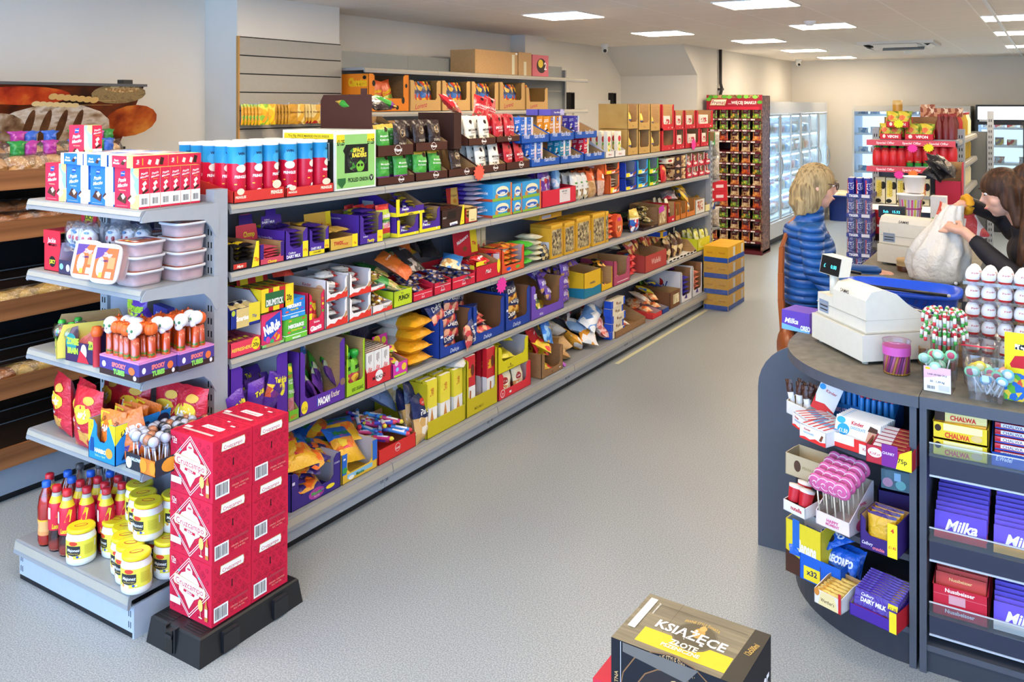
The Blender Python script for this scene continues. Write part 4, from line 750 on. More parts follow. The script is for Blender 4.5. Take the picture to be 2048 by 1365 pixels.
mk=lambda c,w2:[('r',0,0,1,.22,c),T('MIKE&IKE',.5,.08,.09,'#fff',w=.75,b=.03),('r',0,.22,1,.25,'#ffffff'),T('MIKE&IKE',.48,.64,.17,'#fff',w=.88,b=.05),T(w2,.5,.45,.10,'#f4e23a',w=.5,b=.03),('c',.15,.38,.08,.05,'#e8604a'),('c',.2,.9,.08,.04,'#f4b23a'),('c',.82,.9,.08,.04,'#e84a3a'),('c',.85,.42,.07,.05,'#8a4fc0')]
F,w,z,d,h=bx('C',572,616,642,'sweet_box','green fruit chew box at the shelf edge under its blue twin','#5fb83a',mk('#74c83a','Original Fruits'),mk('#74c83a','Original'),[('r',0,0,1,1,KR)],d=.22)
bx('C',568,612,603,'sweet_box','blue fruit chew box stacked on the green one','#2a86d8',mk('#2f9ae0','Mega Mix'),mk('#2f9ae0','MEGA MIX'),[('r',0,0,1,1,'#2a86d8')],on=z+.002,d=.24)
t=tr('C',618,651,588,'display_box','pink giant fruit sweets box with round sweets printed on it','#dc2a52',[T('Giants',.45,.13,.12,'#fff',w=.7,b=.05,r=6),T('Skittles',.5,.27,.05,'#fff',w=.4),('o',.12,.75,.035,0,'#7fc83a'),('o',.12,.6,.035,0,'#e8b02c'),('o',.88,.8,.035,0,'#e07a2c'),('o',.88,.67,.035,0,'#f0d23a'),('o',.88,.5,.035,0,'#5fae3a'),('r',.02,.35,.2,.5,YEL)],[('o',.85,.8,.05,0,'#e8b02c'),('o',.9,.5,.05,0,'#7fc83a')],hf=.34,pw=.2,d=.25)
f_bags(t[0],t[1]*.6,.2,.004,[bagh(.07,.13,.03,'P:#d82a2c,#e8702a,#f0c82c,#b81f2a:40/w',(),seed=3)],1,3,.04,'fruit_sweet_bag','red and yellow fruit sweet bag inside the pink giant box','bag of sweets','fruit sweet bags')
ln=thing('fruit_sweet_bag','red fruit sweet bag with rainbow corner lying behind the pink box','bag of sweets',(XF-.1,Yp(600,XF),ZS['C']+.26),bagh(.1,.15,.03,[(.7,'#d8402c/w'),(.85,'#6fae3a/w'),(1,'#4a4fb8/w')],(),seed=9),rot=F_(0,0,0,pi/2).eul(-1.0,0,-.3))
kb=lambda tx:[('p',[(0,0),(1,0),(1,.32),(.9,.26),(.8,.3),(.7,.2),(.55,.24),(.4,.12),(.2,.16),(0,.08)],'#e2382c'),('p',[(.82,.3),(.93,.5),(.98,.42),(.9,.22)],'#c99a6a')]
bb=[bagh(.1,.14,.028,[(.3,'#e2382c/w'),(1,'#f0eeec/w')],[T('bueno',.45,.55,.16,'#4a2418',w=.7,b=.04),('c',.8,.5,.12,.1,'#c98a50/w'),T('Kinder',.35,.75,.06,'#c8302c',w=.4)],seed=s,nx=8,nz=10)for s in(1,2)]
zl={}
for r in(0,1):
    for i,(u0,u1)in enumerate(((653,697),(699,744))):
        lab=('lower','upper')[r]+' white and red milk bar tray, '+('nearer','farther')[i]+' stack'
        t=tr('C',u0,u1,(606,597)[i]if r==0 else(562,548)[i],'display_box',lab,'#efe9e6',kb(1),[T('Kinder',.55,.7,.15,'#c8302c',w=.35),T('bueno',.55,.4,.3,'#3a1c14',w=.6,b=.04),('c',.85,.5,.1,.25,'#d9b48a')],hf=.30,pw=.12,d=.27,sd=.98,on=None if r==0 else(0,0,zl[i]+.002),inner='#c9c7cc');zl[i]=t[2]
        f_pile(t[0],t[1]*.7,.2,.01,[bagh(.045,.12,.022,[(.25,'#e2382c/w'),(1,'#f0eeec/w')],[T('bueno',.5,.5,.3,'#4a2418',r=90,w=.7)],seed=s,nx=6,nz=9)for s in(1,2,3)],8,'milk_bar','white and red wrapped milk bar in the '+lab.replace('white and red milk bar ',''),'chocolate bar','milk bars '+lab,dz=.012,rz=(1.2,1.9),seed=int(u0)+r,tilt=.1)
for r,(u0,u1,v)in enumerate(((746,786,601),(740,772,570))):
    t=tr('C',u0,u1,v,'display_box',('lower low white and red tray of hazelnut snacks','upper low white tray with red edge resting above the hazelnut snacks')[r],'#efe9e6',kb(1)+[T('hippo',.7,.35,.2,'#8a6a2c',w=.4)],hf=.55,d=.25,sd=.7,on=None if r==0 else(0,0,ZS['C']+.115),inner='#c9c7cc')
    f_pile(t[0],t[1]*.8,.15,.02,[bagh(.05,.11,.02,'P:#f0eeec,#e2b84a,#7a4a30,#f0eeec:40/w',(),seed=4)],5,'hazelnut_snack',('white and brown hazelnut snack pack in the lower low tray','white and brown hazelnut snack pack in the upper low tray')[r],'snack',f'hazelnut snacks {r}',dz=.01,seed=4+r)
t=tr('C',788,826,584,'display_box','lime green punch chew box with flat open top','#c3d82c',[T('PUNCH',.55,.5,.28,'#1d2a14',w=.6,i=.2,b=.05),T('THE',.45,.78,.1,'#1d2a14',w=.2)],hf=.95,d=.26,sd=.95,inner='#a8b82a')
for i in range(5):pl(t[0],cartk(.026,.2,.01,'P:#2f7ac0,#e2d23a,#3f9a4a:50'),'chew_pack','blue and yellow chew pack in the lime green punch box','sweet',(-.06+.03*i,.02,t[4]-.02),(0,0,0),'chew packs punch box')
def gbag(u,z,mesh,nm,lab,dx=.1,r=(-1.1,0,0),cat='bag of nuts'):return thing(nm,lab,cat,(XF-dx,Yp(u,XF-dx),z),mesh,rot=F_(0,0,0,pi/2).eul(*r))
zc=ZS['C']+.06
gn=lambda s,c,a='P:#c9b070,#8a9a4a,#e0cf9a:50/w':bagh(.12,.2,.045,[(.35,a),(1,c)],[T('Orzeszki',.5,.75,.06,'#f2f2e6/w',w=.6)],seed=s)
for mm,u,dz,dx,r,lab in((gn(1,'#3f9a4a/w'),800,.03,.01,(-1.15,0,.9),'light green nut bag lying over the punch box edge'),(gn(2,'#1d5a2c/w'),778,.07,.12,(-1.2,.2,.6),'dark green nut bag behind the light green one'),(gn(3,'#23683a/w'),790,.13,.16,(-1.3,-.2,-.9),'dark green nut bag highest of the green heap'),(gn(4,'#e2702a/w','#c9581f/w'),808,.13,.14,(-.9,.3,-.5),'orange seed bag on the heap, higher one'),(gn(5,'#e8762c/w','#d8642a/w'),822,.07,.05,(-1.0,-.3,.3),'orange seed bag on the heap, front one'),(gn(6,'#2a2526/w','P:#2a2526,#a89a90,#443c3a:40/w'),838,.08,.06,(-.9,0,.1),'black seed bag with white print standing in the red tray'),(gn(7,'#1f1d20/w','#262427/w'),838,.15,.17,(-.8,.3,.4),'plain black seed bag behind the orange ones'),(gn(8,'#242226/w','#1f1d20/w'),862,.11,.15,(-1.2,0,-.6),'black bag sprawling over the red trays'),(gn(9,'#d8b42c/w','#d8b42c/w'),822,.12,.26,(-.4,0,.1),'large yellow and red bag against the back panel')):
    gbag(u,zc+dz,mm,'nut_bag',lab,dx,r)
rt=[('r',.05,.35,.95,.38,'#f2c8cc'),('o',.5,.22,.11,0,'#f2c8cc'),('o',.5,.22,.085,0,'#d62540'),T('alesto',.5,.17,.1,'#f6dfe0',w=.3)]
for u0,u1,v,lab in((827,867,573,'low red snack tray under the green nut bag'),(869,904,549,'low red snack tray in the middle, filled with mixed nuts'),(905,952,540,'low red snack tray beside the red honeycomb box')):
    t=tr('C',u0,u1,v,'snack_tray',lab,'#d62540',rt,hf=.55,d=.26,sd=.9,pw=.0,inner='#b01c34')
    f_pile(t[0],t[1]*.8,.2,.03,[bagh(.07,.11,.02,'P:#4a2f2a,#2a3f8a,#c9b8b0,#8a6a5a,#1f1d20:45/w',(),seed=s)for s in(1,2)],9,'snack_pack','brown and blue mixed snack pack in the '+lab.replace('low red snack ',''),'snack','packs '+lab,dz=.008,seed=int(u0))
bl=gbag(900,ZS['C']+.12,bagh(.12,.17,.04,[(.4,'P:#e8d8b0,#c99a5a,#3a86d0:40/w'),(1,'#2f7ac8/w')],(),seed=3),'nut_bag','blue peanut bag lying on the red snack trays',.03,(-1.3,.2,-1.0))
t=tr('C',953,1002,524,'display_box','red honeycomb ball box with tall red header card','#cc1f36',[('r',.0,.75,.4,.95,YEL),T('Malt',.5,.4,.2,'#f6e6e6',w=.45,i=.3),('c',.93,.5,.07,.35,YEL)],[('r',.3,.6,.95,.8,YEL)],hf=.7,d=.25,sd=.4,hdr=(.16,'#cc1f36',[T('Malteasers',.38,.65,.13,'#f6eeee',w=.66,i=.2,b=.03,r=18),('r',.72,.1,1,1,YEL),T('75p',.86,.45,.12,RED,w=.2,b=.04),('c',.45,.3,.09,.1,'#8a4a2c')]))
f_pile(t[0],t[1]*.85,.2,.04,[bagh(.06,.1,.03,'#d8262c/w',[T('Malt',.5,.5,.2,'#fff')],seed=s)for s in(1,2)],8,'honeycomb_bag','small red honeycomb ball bag in the red header box','bag of sweets','honeycomb bags',dz=.008)
t=tr('C',1004,1050,501,'display_box','orange fruit jelly box with tall open front and flat pack on top','#e2502a',[T('Delic',.35,.1,.09,'#f8e6c8',w=.3,i=.3),('c',.3,.16,.1,.07,'#2a56b8'),('c',.7,.16,.1,.07,'#6fae3a')],[('r',.6,.55,.75,.85,'#2a4fa0'),('r',.8,.5,.95,.9,'#e8dcd8')],hf=.3,pw=.1,d=.3,inner='#b9aab0')
f_bars(t[0],t[1]*.85,.2,.004,'P:#e2582a,#e8a83a,#7a4024,#5f9a3a:30/w',nx=1,nz=5,bt=.035,l=.17,name='jelly_bar_pack',cat='sweet',lab='orange wrapped jelly pack in the tall orange box',grp='jelly packs')
gbag(985,t[2]-.02,bagh(.12,.26,.05,[(.15,'#c8242c/w'),(.6,'P:#d9d4d2,#7a4a38,#e6e0dc:25/w'),(1,'#b9b4b2/w')],[('o',.5,.3,.14,0,'#5a3426/w')],seed=2),'swiss_roll','silver and brown wrapped swiss roll lying on the orange box',.06,(-pi/2,0,-1.3),cat='cake')
wf=bagh(.1,.17,.035,'N:#e2dfc8,#cfcab0:12/w',(),seed=4);gf=bagh(.12,.18,.05,[(1,'#4fbf3a/w')],(),seed=5)
F=F_(XF-.01,Yp(1058,XF),ZS['C']+.02,pi/2)
for k in range(3):pl(F,gf,'green_wafer_bag','bright green wafer bag lying beside the orange box','bag of wafers',(.0,.17,.01+.05*k),(pi/2,0,.1*k),'bright green wafer bags')
for k in range(5):pl(F,wf,'cream_wafer_pack','cream wafer pack in the stack right of the green bags','pack of wafers',(.15,.17,.005+.034*k),(pi/2,0,.08*(k%3)),'cream wafer pack stack')
for i,u in enumerate((992,1003,1013)):bx('C',u,u+9,455,'toffee_carton','tall beige carton leaning behind the orange box, '+('nearest','middle','farthest')[i],'#cdbd92',[('r',.1,.5,.9,.8,'#d9cfae'),('c',.5,.3,.3,.1,'#b8503a')],on=ZS['C']+.09,d=.1,dx=.18)
gbag(1092,ZS['C']+.002,bagh(.09,.1,.05,'P:#2a2422,#c9b070,#7a6a58:50/w',(),seed=6),'snack_pack','small dark snack bag beside the blue tied bag',.02,(-.3,0,0));gbag(1112,ZS['C']+.002,bagh(.12,.17,.06,[(.3,'#2a4fc0/w'),(.75,'#d83a5a/w'),(1,'#2a5fc8/w')],(),seed=7,pinch=.4),'marshmallow_bag','blue and pink tied bag in front of the gold boxes',.03,(-.15,.1,0),cat='bag of sweets')
gw=[('r',.08,.08,.92,.85,'P:#8a7a5a,#a8986a,#5a4a34,#c9b88a:60/w'),('r',.0,.92,1,1,'#e8b83a')]
GLD='#d9a52c'
for i,(u0,u1,v,on)in enumerate(((1103,1126,452,None),(1130,1150,447,None),(1154,1181,438,None),(1186,1211,430,None),(1212,1218,424,None))):
    bx('C',u0,u1,v,'biscuit_box','gold window box of butter biscuits, '+('first, beside the blue tied bag','second, tall','third, tall with pale biscuits','fourth, with rolled biscuits','last, narrow')[i],GLD,gw,[('r',.5,.1,.9,.5,'#c8ccd8'),('r',0,.9,1,1,'#b8861c')],d=.16 if i<4 else .06)
for i,(u0,u1,v,z)in enumerate(((1106,1150,434,.245),(1152,1172,425,.27),(1160,1182,418,.27))):
    bx('C',u0,u1,v,'biscuit_box',('long gold biscuit box lying across the first two','flat gold biscuit box on the third tall box','flat gold biscuit box furthest back on top')[i],GLD,[('r',.1,.2,.5,.8,'#b9bfd8')],(),[('r',.1,.1,.9,.9,'#c89a3a/f')],on=ZS['C']+z,d=.14,dx=.1+.04*i)
og=bagh(.1,.13,.045,'#e8622a/w',(),seed=4)
F=F_(XF-.01,(Yp(1221,XF)+Yp(1232,XF))/2,ZS['C']+.02,pi/2)
for k in range(5):pl(F,og,'orange_biscuit_pack','orange biscuit pack in the stack beside the gold boxes','pack of biscuits',(0,.14,.04*k),(pi/2,0,.1*(k%2)),'orange biscuit stack')
def hexbox(u,z,lab):
    m=M();r=.075;m.prism([(r*cos(pi/8+pi/4*i)*.9,r*1.25*sin(pi/8+pi/4*i)+r*1.2)for i in range(8)],1,0,.05,'#e0502c','#e06a34','#e0502c');m.art((-r,0,0),(2*r,0,0),(0,0,.18),[('r',.3,.25,.75,.5,'P:#e8c8a0,#8a4a2c,#e07a3a:60'),('r',.3,.7,.7,.85,'#c83a8a')]);return thing('octagonal_box',lab,'box',(XF-.02,Yp(u,XF),z),m.mesh('o'),rz=pi/2)
hexbox(1243,ZS['C']+.002,'octagonal orange chocolate box standing on the third shelf')
gbag(1269,ZS['C']+.002,bagh(.15,.18,.07,[(.5,'P:#2a5fb8,#e4e6ea,#c8303a,#7a4a30:30/w'),(.62,'#e4ddc8/w'),(1,'#e9c85a/w')],[('c',.5,.75,.3,.1,'#f2e090/w')],seed=3),'praline_bag','cream and blue praline bag with yellow top',.05,(-.1,0,0),cat='bag of sweets')
t=tr('C',1287,1318,458,'display_box','dark brown low curved tray of brown foil sweets','#3a2420',[('c',.6,.5,.1,.2,'#8a6a50')],hf=.7,d=.25,sd=.6);f_pile(t[0],t[1],.2,.05,[bagh(.1,.14,.05,'P:#2a1d1a,#8a7a3a,#c9b88a,#4a2a24:45/w',(),seed=s)for s in(1,2)],5,'praline_bag','dark brown and gold foil bag in the curved brown tray','bag of sweets','dark foil bags',dz=.02)
gbag(1215,ZS['C']+.12,bagh(.2,.3,.05,'#1d3a24/w',[('r',.3,.3,.5,.7,'#b8b84a/w')],seed=3),'dark_green_pack','long dark green pack lying at the back behind the orange stack',.2,(-pi/2,0,-1.5),cat='pack of sweets')
t=tr('C',1317,1335,412,'display_box','plain kraft box holding clear bags with a magenta label',KRD,[('r',.15,.1,.85,.85,'P:#c9b48a,#a88a5a,#e2d2aa:50'),('p',[(.1,.6),(.7,.7),(.6,.98),(.1,.9)],'#c83ab0')],hf=.9,d=.26,sd=.98)
t=tr('C',1337,1351,407,'display_box','narrow red box with a tall cream bag','#c8202e',[('c',.7,.12,.15,.05,'#f2d8d8')],hf=.3,d=.25,pw=.06);f_bags(t[0],t[1],.2,.004,[bagh(.07,.2,.04,[(.35,'#2a1a18/w'),(1,'#ece6cc/w')],[T('Galar',.5,.6,.1,'#c8202e',w=.9,b=.05)],seed=3)],1,3,.055,'cream_wafer_bag','tall cream bag with red lettering in the narrow red box','bag of wafers','cream bags red box')
for i,(u0,u1,v)in enumerate(((1352,1361,410),(1362,1373,405),(1374,1391,402))):t=tr('C',u0,u1,v,'display_box','orange cardboard tray, '+('first and narrow','second','third, of yellow bags')[i]+' right of the narrow red box','#d9802c',(),hf=.3,d=.25,pw=.08,inner='#a8743c');f_bags(t[0],t[1],.2,.004,[bagh(.07,.12,.035,'P:#e8c83a,#c99a4a,#3a6ac0,#efe2b0:40/w',(),seed=5)],1,3,.05,'yellow_sweet_bag','yellow sweet bag in the '+('first','second','third')[i]+' orange tray','bag of sweets',f'yellow bags orange tray {i}')
for i,(u,dz,dx)in enumerate(((1340,.19,.06),(1360,.23,.12),(1368,.19,.1),(1375,.13,.03))):gbag(u,ZS['C']+dz,bagh(.14,.17,.06,(['P:#9a8a90,#b8a8a8,#d8304a:15/w']if i==0 else['P:#e8c02c,#d9a02a,#3a66b8,#f2e2a0:25/w'])[0],(),seed=i),'toffee_bag',('grey and red tube bag lying on the kraft box','yellow foil bag on top of the orange trays','yellow foil bag lower on the orange trays','yellow and blue foil bag in front of the orange tray')[i],dx,(-1.3+.2*i,0,-1+.5*i),cat='bag of sweets')
t=tr('C',1392,1410,400,'display_box','white window box with brown wafers near the end','#e6e3dc',[('r',.2,.2,.8,.85,'P:#e2d9c8,#a8302c,#c9a87a:60')],hf=.95,d=.25,sd=.98);t=tr('C',1411,1431,386,'display_box','pale yellow box with blue corner at the far end of the third shelf','#e6dda0',[('p',[(.6,0),(1,0),(1,.4)],'#2a3f8a'),('c',.6,.25,.25,.15,'#efe8c8')],hf=.35,d=.25,sd=.9);f_pile(t[0],t[1],.2,.05,[bagh(.08,.1,.05,'#d9a83a/f',(),seed=3)],5,'gold_foil_bag','gold foil bag in the pale yellow box at the far end','bag of sweets','gold foil far end',dz=.02)
# ================================================================ SHELF D
def onto(u,z,mesh,nm,lab,dx=.08,r=(-1.1,0,0),cat='bag of sweets',grp=None):return thing(nm,lab,cat,(XF-dx,Yp(u,XF-dx),z),mesh,rot=F_(0,0,0,pi/2).eul(*r),group=grp)
VIO='#53289a'
t=tr('D',461,578,738,'display_box','large purple crisps box beside the end post',VIO,[T('Takis',.89,.62,.09,'#e8dc3a',w=.16,i=.2,b=.04),('c',.89,.5,.05,.1,'#e8dc3a'),T('Takis',.89,.5,.05,VIO,w=.08),T('55ge',.86,.06,.06,'#e9e2f4',w=.2)],hf=.06,pw=.2,d=.3,inner='#c9c5cc')
tk=[bagh(.11,.17,.05,[(.2,VIO+'/w'),(.32,'#d9d4e8/w'),(.75,VIO+'/w'),(1,'#6a3ab0/w')],[T('Takis',.5,.72,.13,'#e8dc3a',w=.7,b=.05,r=10)],seed=s)for s in(1,2)]+[bagh(.11,.17,.05,[(.4,VIO+'/w'),(.7,'P:#c8502a,#7a2a8a,#e8c83a,#4a1f8a:35/w'),(1,VIO+'/w')],[T('Takis',.5,.8,.12,'#e8dc3a',w=.7,b=.05)],seed=4)]
for j in range(3):
    for i in range(5):pl(t[0],tk[(i*2+j)%3],'crisps_bag','purple crisps bag standing in the large purple box','bag of crisps',(-.15+.075*i,.05+.06*j,.004+.025*j),(-.12,.12*((i+j)%3-1),.25*(i%2)),'purple crisps bags in the box')
for i in range(3):pl(t[0],tk[i],'crisps_bag','purple crisps bag lying forward on the others in the purple box','bag of crisps',(-.1+.08*i,.02,.05+.01*i),(.1,.25*(i-1),.2),'tilted purple crisps bags')
onto(480,t[2]-.005,tk[2],'crisps_bag','purple crisps bag lying on top of the large purple box',.05,(-pi/2,0,.8),'bag of crisps')
bb_=[('r',0,0,1,.14,'#6fb82f'),T('BEBETO',.5,.05,.05,'#d8302c',w=.7),T('£1',.5,.9,.06,'#1a1a1a',w=.3),('c',.5,.91,.26,.06,YEL),T('BEBETO',.4,.78,.05,'#e8483a',w=.6),T('FIZZY',.45,.68,.08,'#eef6e0',w=.7),T('PENCILS',.5,.5,.07,'#eef6e0',w=.8),('p',[(.1,.15),(.3,.42),(.5,.44),(.4,.15)],'#c9848a'),('p',[(.45,.15),(.6,.42),(.85,.4),(.9,.15)],'#c07a80')]
t=tr('D',579,599,706,'display_box','tall lime green pencil sweets box next to the purple crisps','#6fb82f',bb_[:2],bb_,hf=.14,d=.28,sd=.96)
pen=bagh(t[1]*.9,.235,.03,[(.38,'P:#c9848a,#b86a72,#d89aa0:25/w'),(1,'#74b83a/w')],bb_[2:7],seed=2)
for j in range(6):pl(t[0],pen,'pencil_sweet_bag','tall green pencil sweets bag in the lime box','bag of sweets',(0,.02+.042*j,.004),(-.06,0,0),'pencil sweets bags')
t=tr('D',600,692,707,'display_box','purple halloween chew box holding green sweet bags','#5b2f9a',[T('MAOAM',.52,.12,.11,'#fff',w=.26,b=.05),('p',[(.37,.05),(.37,.22),(.38,.22),(.38,.05)],'#3a6ad0'),('c',.1,.12,.07,.1,YEL),T('£1.25',.1,.1,.04,'#222',w=.1),T('Kracher',.77,.16,.1,'#f2dfd0',w=.2,i=.2),('o',.94,.3,.06,0,'#8a6a5a')],hf=.24,pw=.11,d=.28)
mg_=[bagh(.12,.19,.035,[(.3,'#6a3aa0/w'),(.55,'P:#d8e8c0,#e8a03a,#5a2f8a:40/w'),(1,'#3fa83a/w')],[('r',.25,.3,.75,.4,'#e6ece6/w')],seed=s)for s in(1,2,3)]
for i in range(7):pl(t[0],mg_[i%3],'green_chew_bag','green and purple chew bag heaped in the purple halloween box','bag of sweets',(-.1+.035*i,.05+.02*(i%3),.01+.012*i),(-.9+.12*(i%3),.9,.3*(i%2)),'green chew bags')
onto(632,ZS['D']+.1,bagh(.2,.26,.06,[(.3,'P:#3a86d8,#e8e2dc,#8a4a2c:20/w'),(1,'#2f78cc/w')],[('c',.5,.42,.45,.12,'#d8d0d4/w'),T('Chrupki',.5,.42,.1,'#a8243c',w=.7,i=.2)],seed=3),'corn_puff_bag','blue and brown corn puff bag standing behind the halloween box',.26,(-.15,0,0),'bag of snacks')
def pouch():
    m=bag(.075,.14,.04,[(.15,'#e8dcc8/w'),(.5,'P:#d8a070,#c8405a,#e8b83a,#efe2cf:30/w'),(1,'#7fc83a/w')],[T('BOB',.5,.72,.12,'#1a2a12',b=.05)],seed=2);m.lathe([(.014,.14),(.014,.15),(.022,.15,'#27a83a/p'),(.024,.175),(.012,.18),(0,.18)],12,'#27a83a/p');return m.mesh('pouch')
pch=pouch()
t=tr('D',693,732,690,'display_box','lime green box of fruit pouches with green caps','#a6cc2a',[T('8 BIO ORGANIC',.6,.1,.07,'#1a2a12',w=.6),T('BOB',.08,.75,.06,'#1a2a12',w=.1)],[T('BOB',.15+.2*i,.35+.17*(i%2)+.3*(i//3),.07,'#2a3a14',w=.12)for i in range(5)],hf=.24,pw=.1,d=.27)
for j in range(4):
    for i in range(2):pl(t[0],pch,'fruit_pouch','green capped fruit pouch in the lime green box','pouch',(-t[1]/4+i*t[1]/2,.04+.058*j,.02),(0,0,.3*i),'green capped pouches')
for j in range(2):
    for i in range(3):pl(F_(XF-.22,Yp(695,XF-.2),ZS['D']+.12,pi/2),pch,'fruit_pouch','green capped fruit pouch behind the halloween box','pouch',(-.14+.07*i,.0+.055*j,0),(0,0,0),'green capped pouches at the back')
onto(716,ZS['D']+.14,bagh(.2,.24,.07,'#1f2750/w',[('c',.45,.8,.25,.1,'#b8202c/w'),T('Lago',.45,.8,.07,'#f4e6d0',w=.3,i=.3),T('Party',.5,.55,.16,'#e8dcc0',w=.8,i=.3)],seed=5),'party_wafer_bag','navy blue wafer bag standing at the back above the pouches',.25,(-.1,0,0),'bag of wafers')
mk2=[('r',0,0,1,1,'#eceae8'),T('MIKADO',.45,.45,.16,'#d82a30',r=70,w=.6,b=.04),('r',.3,.7,.36,.9,'#4a241a'),('r',.45,.65,.51,.92,'#4a241a'),('r',.6,.72,.66,.92,'#4a241a'),('c',.6,.35,.2,.06,'#9ac8e8')]
t=tr('D',734,784,706,'display_box','white chocolate stick carton tray with curved red front','#d62f38',[('o',.5,.25,.16,0,'#f2f0ee'),T('MIKADO',.5,.22,.1,'#3a2420',w=.6,b=.02)],hf=.42,d=.24,sd=.2)
f_slabs(t[0],t[1],.2,.004,cartk(t[1]/3*.95,.022,.165,'#eceae8',mk2,[('r',0,0,1,1,'#dcd8d6')],(),[('r',0,0,1,.5,'#8a5a4a')]),8,.0235,'stick_biscuit_carton','slim white and red stick biscuit carton in the red front tray','carton','stick biscuit cartons',nx=3)
t=tr('D',786,817,722,'display_box','bright pink bubblegum display box with round yellow topper','#d83aa8',[('c',.3,.4,.1,.12,'#8ac8e8'),('c',.75,.45,.16,.2,'#f0d03a'),('c',.25,.75,.12,.15,'#e8c0d8'),('r',.1,0,.9,.12,'#b8d83a')],[('c',.5,.5,.2,.2,'#f0c03a')],hf=.75,d=.2,sd=.5,hdr=(.1,'#d83aa8',[('o',.28,.75,.26,0,'#f0d03a'),T('Chupa',.28,.72,.13,'#d8302c',w=.3),('o',.75,.7,.18,0,'#c8d83a'),('r',.1,0,.9,.3,'#e878c8')]))
f_pile(t[0],t[1],.15,.05,[bagh(.05,.07,.02,'P:#e8c03a,#d83aa8,#8ac83a:50/w',(),seed=1)],6,'bubblegum_piece','yellow and pink bubblegum piece in the bright pink box','sweet','bubblegum')
yp=bagh(.19,.28,.085,[(.5,'#ece6dc/w'),(1,'#e8a41e/w')],[],seed=3)
F=F_(XF-.0,(Yp(817,XF)+Yp(878,XF))/2,ZS['D']+.03,pi/2)
for k,lab in enumerate(('at the bottom of the stack','second from the bottom','third from the bottom','topmost of the stack')):pl(F,yp,'sponge_cake_pack','fat orange and white cake pack beside the pink box, '+lab,'cake',(-.01*(k%2),.285,.002+.062*k),(pi/2,0,.05*(k-1)))
DL='#1d3f9a'
dl=[bagh(.15,.12,.05,[(.38,'P:#d8484a,#e8a888,#7a3a2a,#c8383c:30/w'),(1,'#1c2c6a/w')],[T('Delicje',.5,.62,.24,'#f4f0e8',w=.85,i=.25)],seed=s)for s in(1,2)]
dly=[bagh(.15,.12,.05,[(.38,'P:#d8902a,#e8b85a,#7a3a1a,#c87a1c:30/w'),(1,'#1c2450/w')],[T('Delicje',.5,.62,.24,'#f4f0e8',w=.85,i=.25)],seed=s)for s in(3,4)]
for q,(u0,u1,v,lab)in enumerate(((880,945,640,'blue tray overfilled with red and blue jaffa biscuits'),(947,1010,615,'half empty blue tray of jaffa biscuits'),(1012,1061,588,'blue tray of orange jaffa biscuits under the pink star'))):
    t=tr('D',u0,u1,v,'display_box',lab,DL,[T('Delicje',.45,.1,.1,'#cfd8f0',w=.35,i=.3),('r',.03,.5,.1,.56,'#dfe4f0')],hf=.24,pw=.11,d=.28,inner='#8a5a38')
    if q==1:
        f_pile(t[0],t[1]*.5,.2,.03,dl,3,'jaffa_biscuit_pack','red and blue jaffa pack lying low in the half empty tray','pack of biscuits','jaffa packs half empty',dz=.035,rz=(-.4,.4));pl(t[0],bagh(.1,.12,.05,'P:#e2e0de,#c9c5c8,#e0909a:30/w',(),seed=5),'jaffa_biscuit_pack','white backed jaffa pack lying face down in the half empty tray','pack of biscuits',(.01,.1,.03),(-1.2,0,1.2))
        pl(t[0],dl[0],'jaffa_biscuit_pack','jaffa pack standing at the back of the half empty tray','pack of biscuits',(-.07,.18,.16),(-.2,.1,0));pl(t[0],dl[1],'jaffa_biscuit_pack','jaffa pack at the left of the half empty tray','pack of biscuits',(-.09,.07,.09),(-.1,.1,0))
    else:
        for k in range(4 if q==0 else 3):[pl(t[0],(dl if q==0 else dly)[(k+j)%2],'jaffa_biscuit_pack',('red and blue jaffa pack in the overfilled blue tray' if q==0 else 'orange and blue jaffa pack in the tray under the pink star'),'pack of biscuits',(-.01+.02*(k%2),.04+.06*j,.006+.072*k),(-.2,.12*(k%2*2-1),.05),f'jaffa packs tray {q}')for j in range(3)]
        for k in range(3 if q==0 else 0):pl(t[0],dl[k%2],'jaffa_biscuit_pack','red and blue jaffa pack tumbled on top of the overfilled tray, '+('left','middle','right leaning')[k],'pack of biscuits',(-.12+.1*k,.02+.05*k,.20-.01*k),(-.5,(-.2,.3,1.1)[k],.2))
        if q==0:pl(t[0],dl[0],'jaffa_biscuit_pack','red and blue jaffa pack slipping down the right pillar of the overfilled tray','pack of biscuits',(.06,-.02,.06),(-.1,1.3,.1))
ML='#6f4cb8'
mlk=[bagh(.13,.1,.045,[(.3,'P:#6f4cb8,#c99a5a,#8a5aa8:35/w'),(1,'#6a48b4/w')],[T('Milka',.35,.6,.28,'#f4f0fa',w=.5,i=.3),('c',.75,.45,.16,.22,'P:#c9904a,#a86a30:60/w')],seed=s)for s in(1,2)]
t=tr('D',1063,1129,575,'display_box','lilac biscuit box with torn front holding mixed packs',ML,[('r',.1,.25,.12,.25,'#fff'),T('Milka',.3,.1,.08,'#d9d0f0',w=.2,i=.3),('r',.08,.6,.16,.75,'#d9d2ea')],hf=.26,pw=.13,d=.28,inner='#a87a4a')
for i in range(6):pl(t[0],mlk[i%2]if i%3 else bagh(.12,.1,.04,'P:#2f6a2c,#c9b83a,#e0dcb0,#1f4a20:40/w',(),seed=3),'cookie_pack',('lilac cookie pack inside the torn lilac box' if i%3 else 'green and yellow cookie pack inside the torn lilac box'),'pack of biscuits',(-.06+.06*(i%3),.03+.05*(i%2),.01+.065*(i//2)),(-.3,.3*(i%3-1),.3),'packs torn lilac box'+('' if i%3 else ' green'))
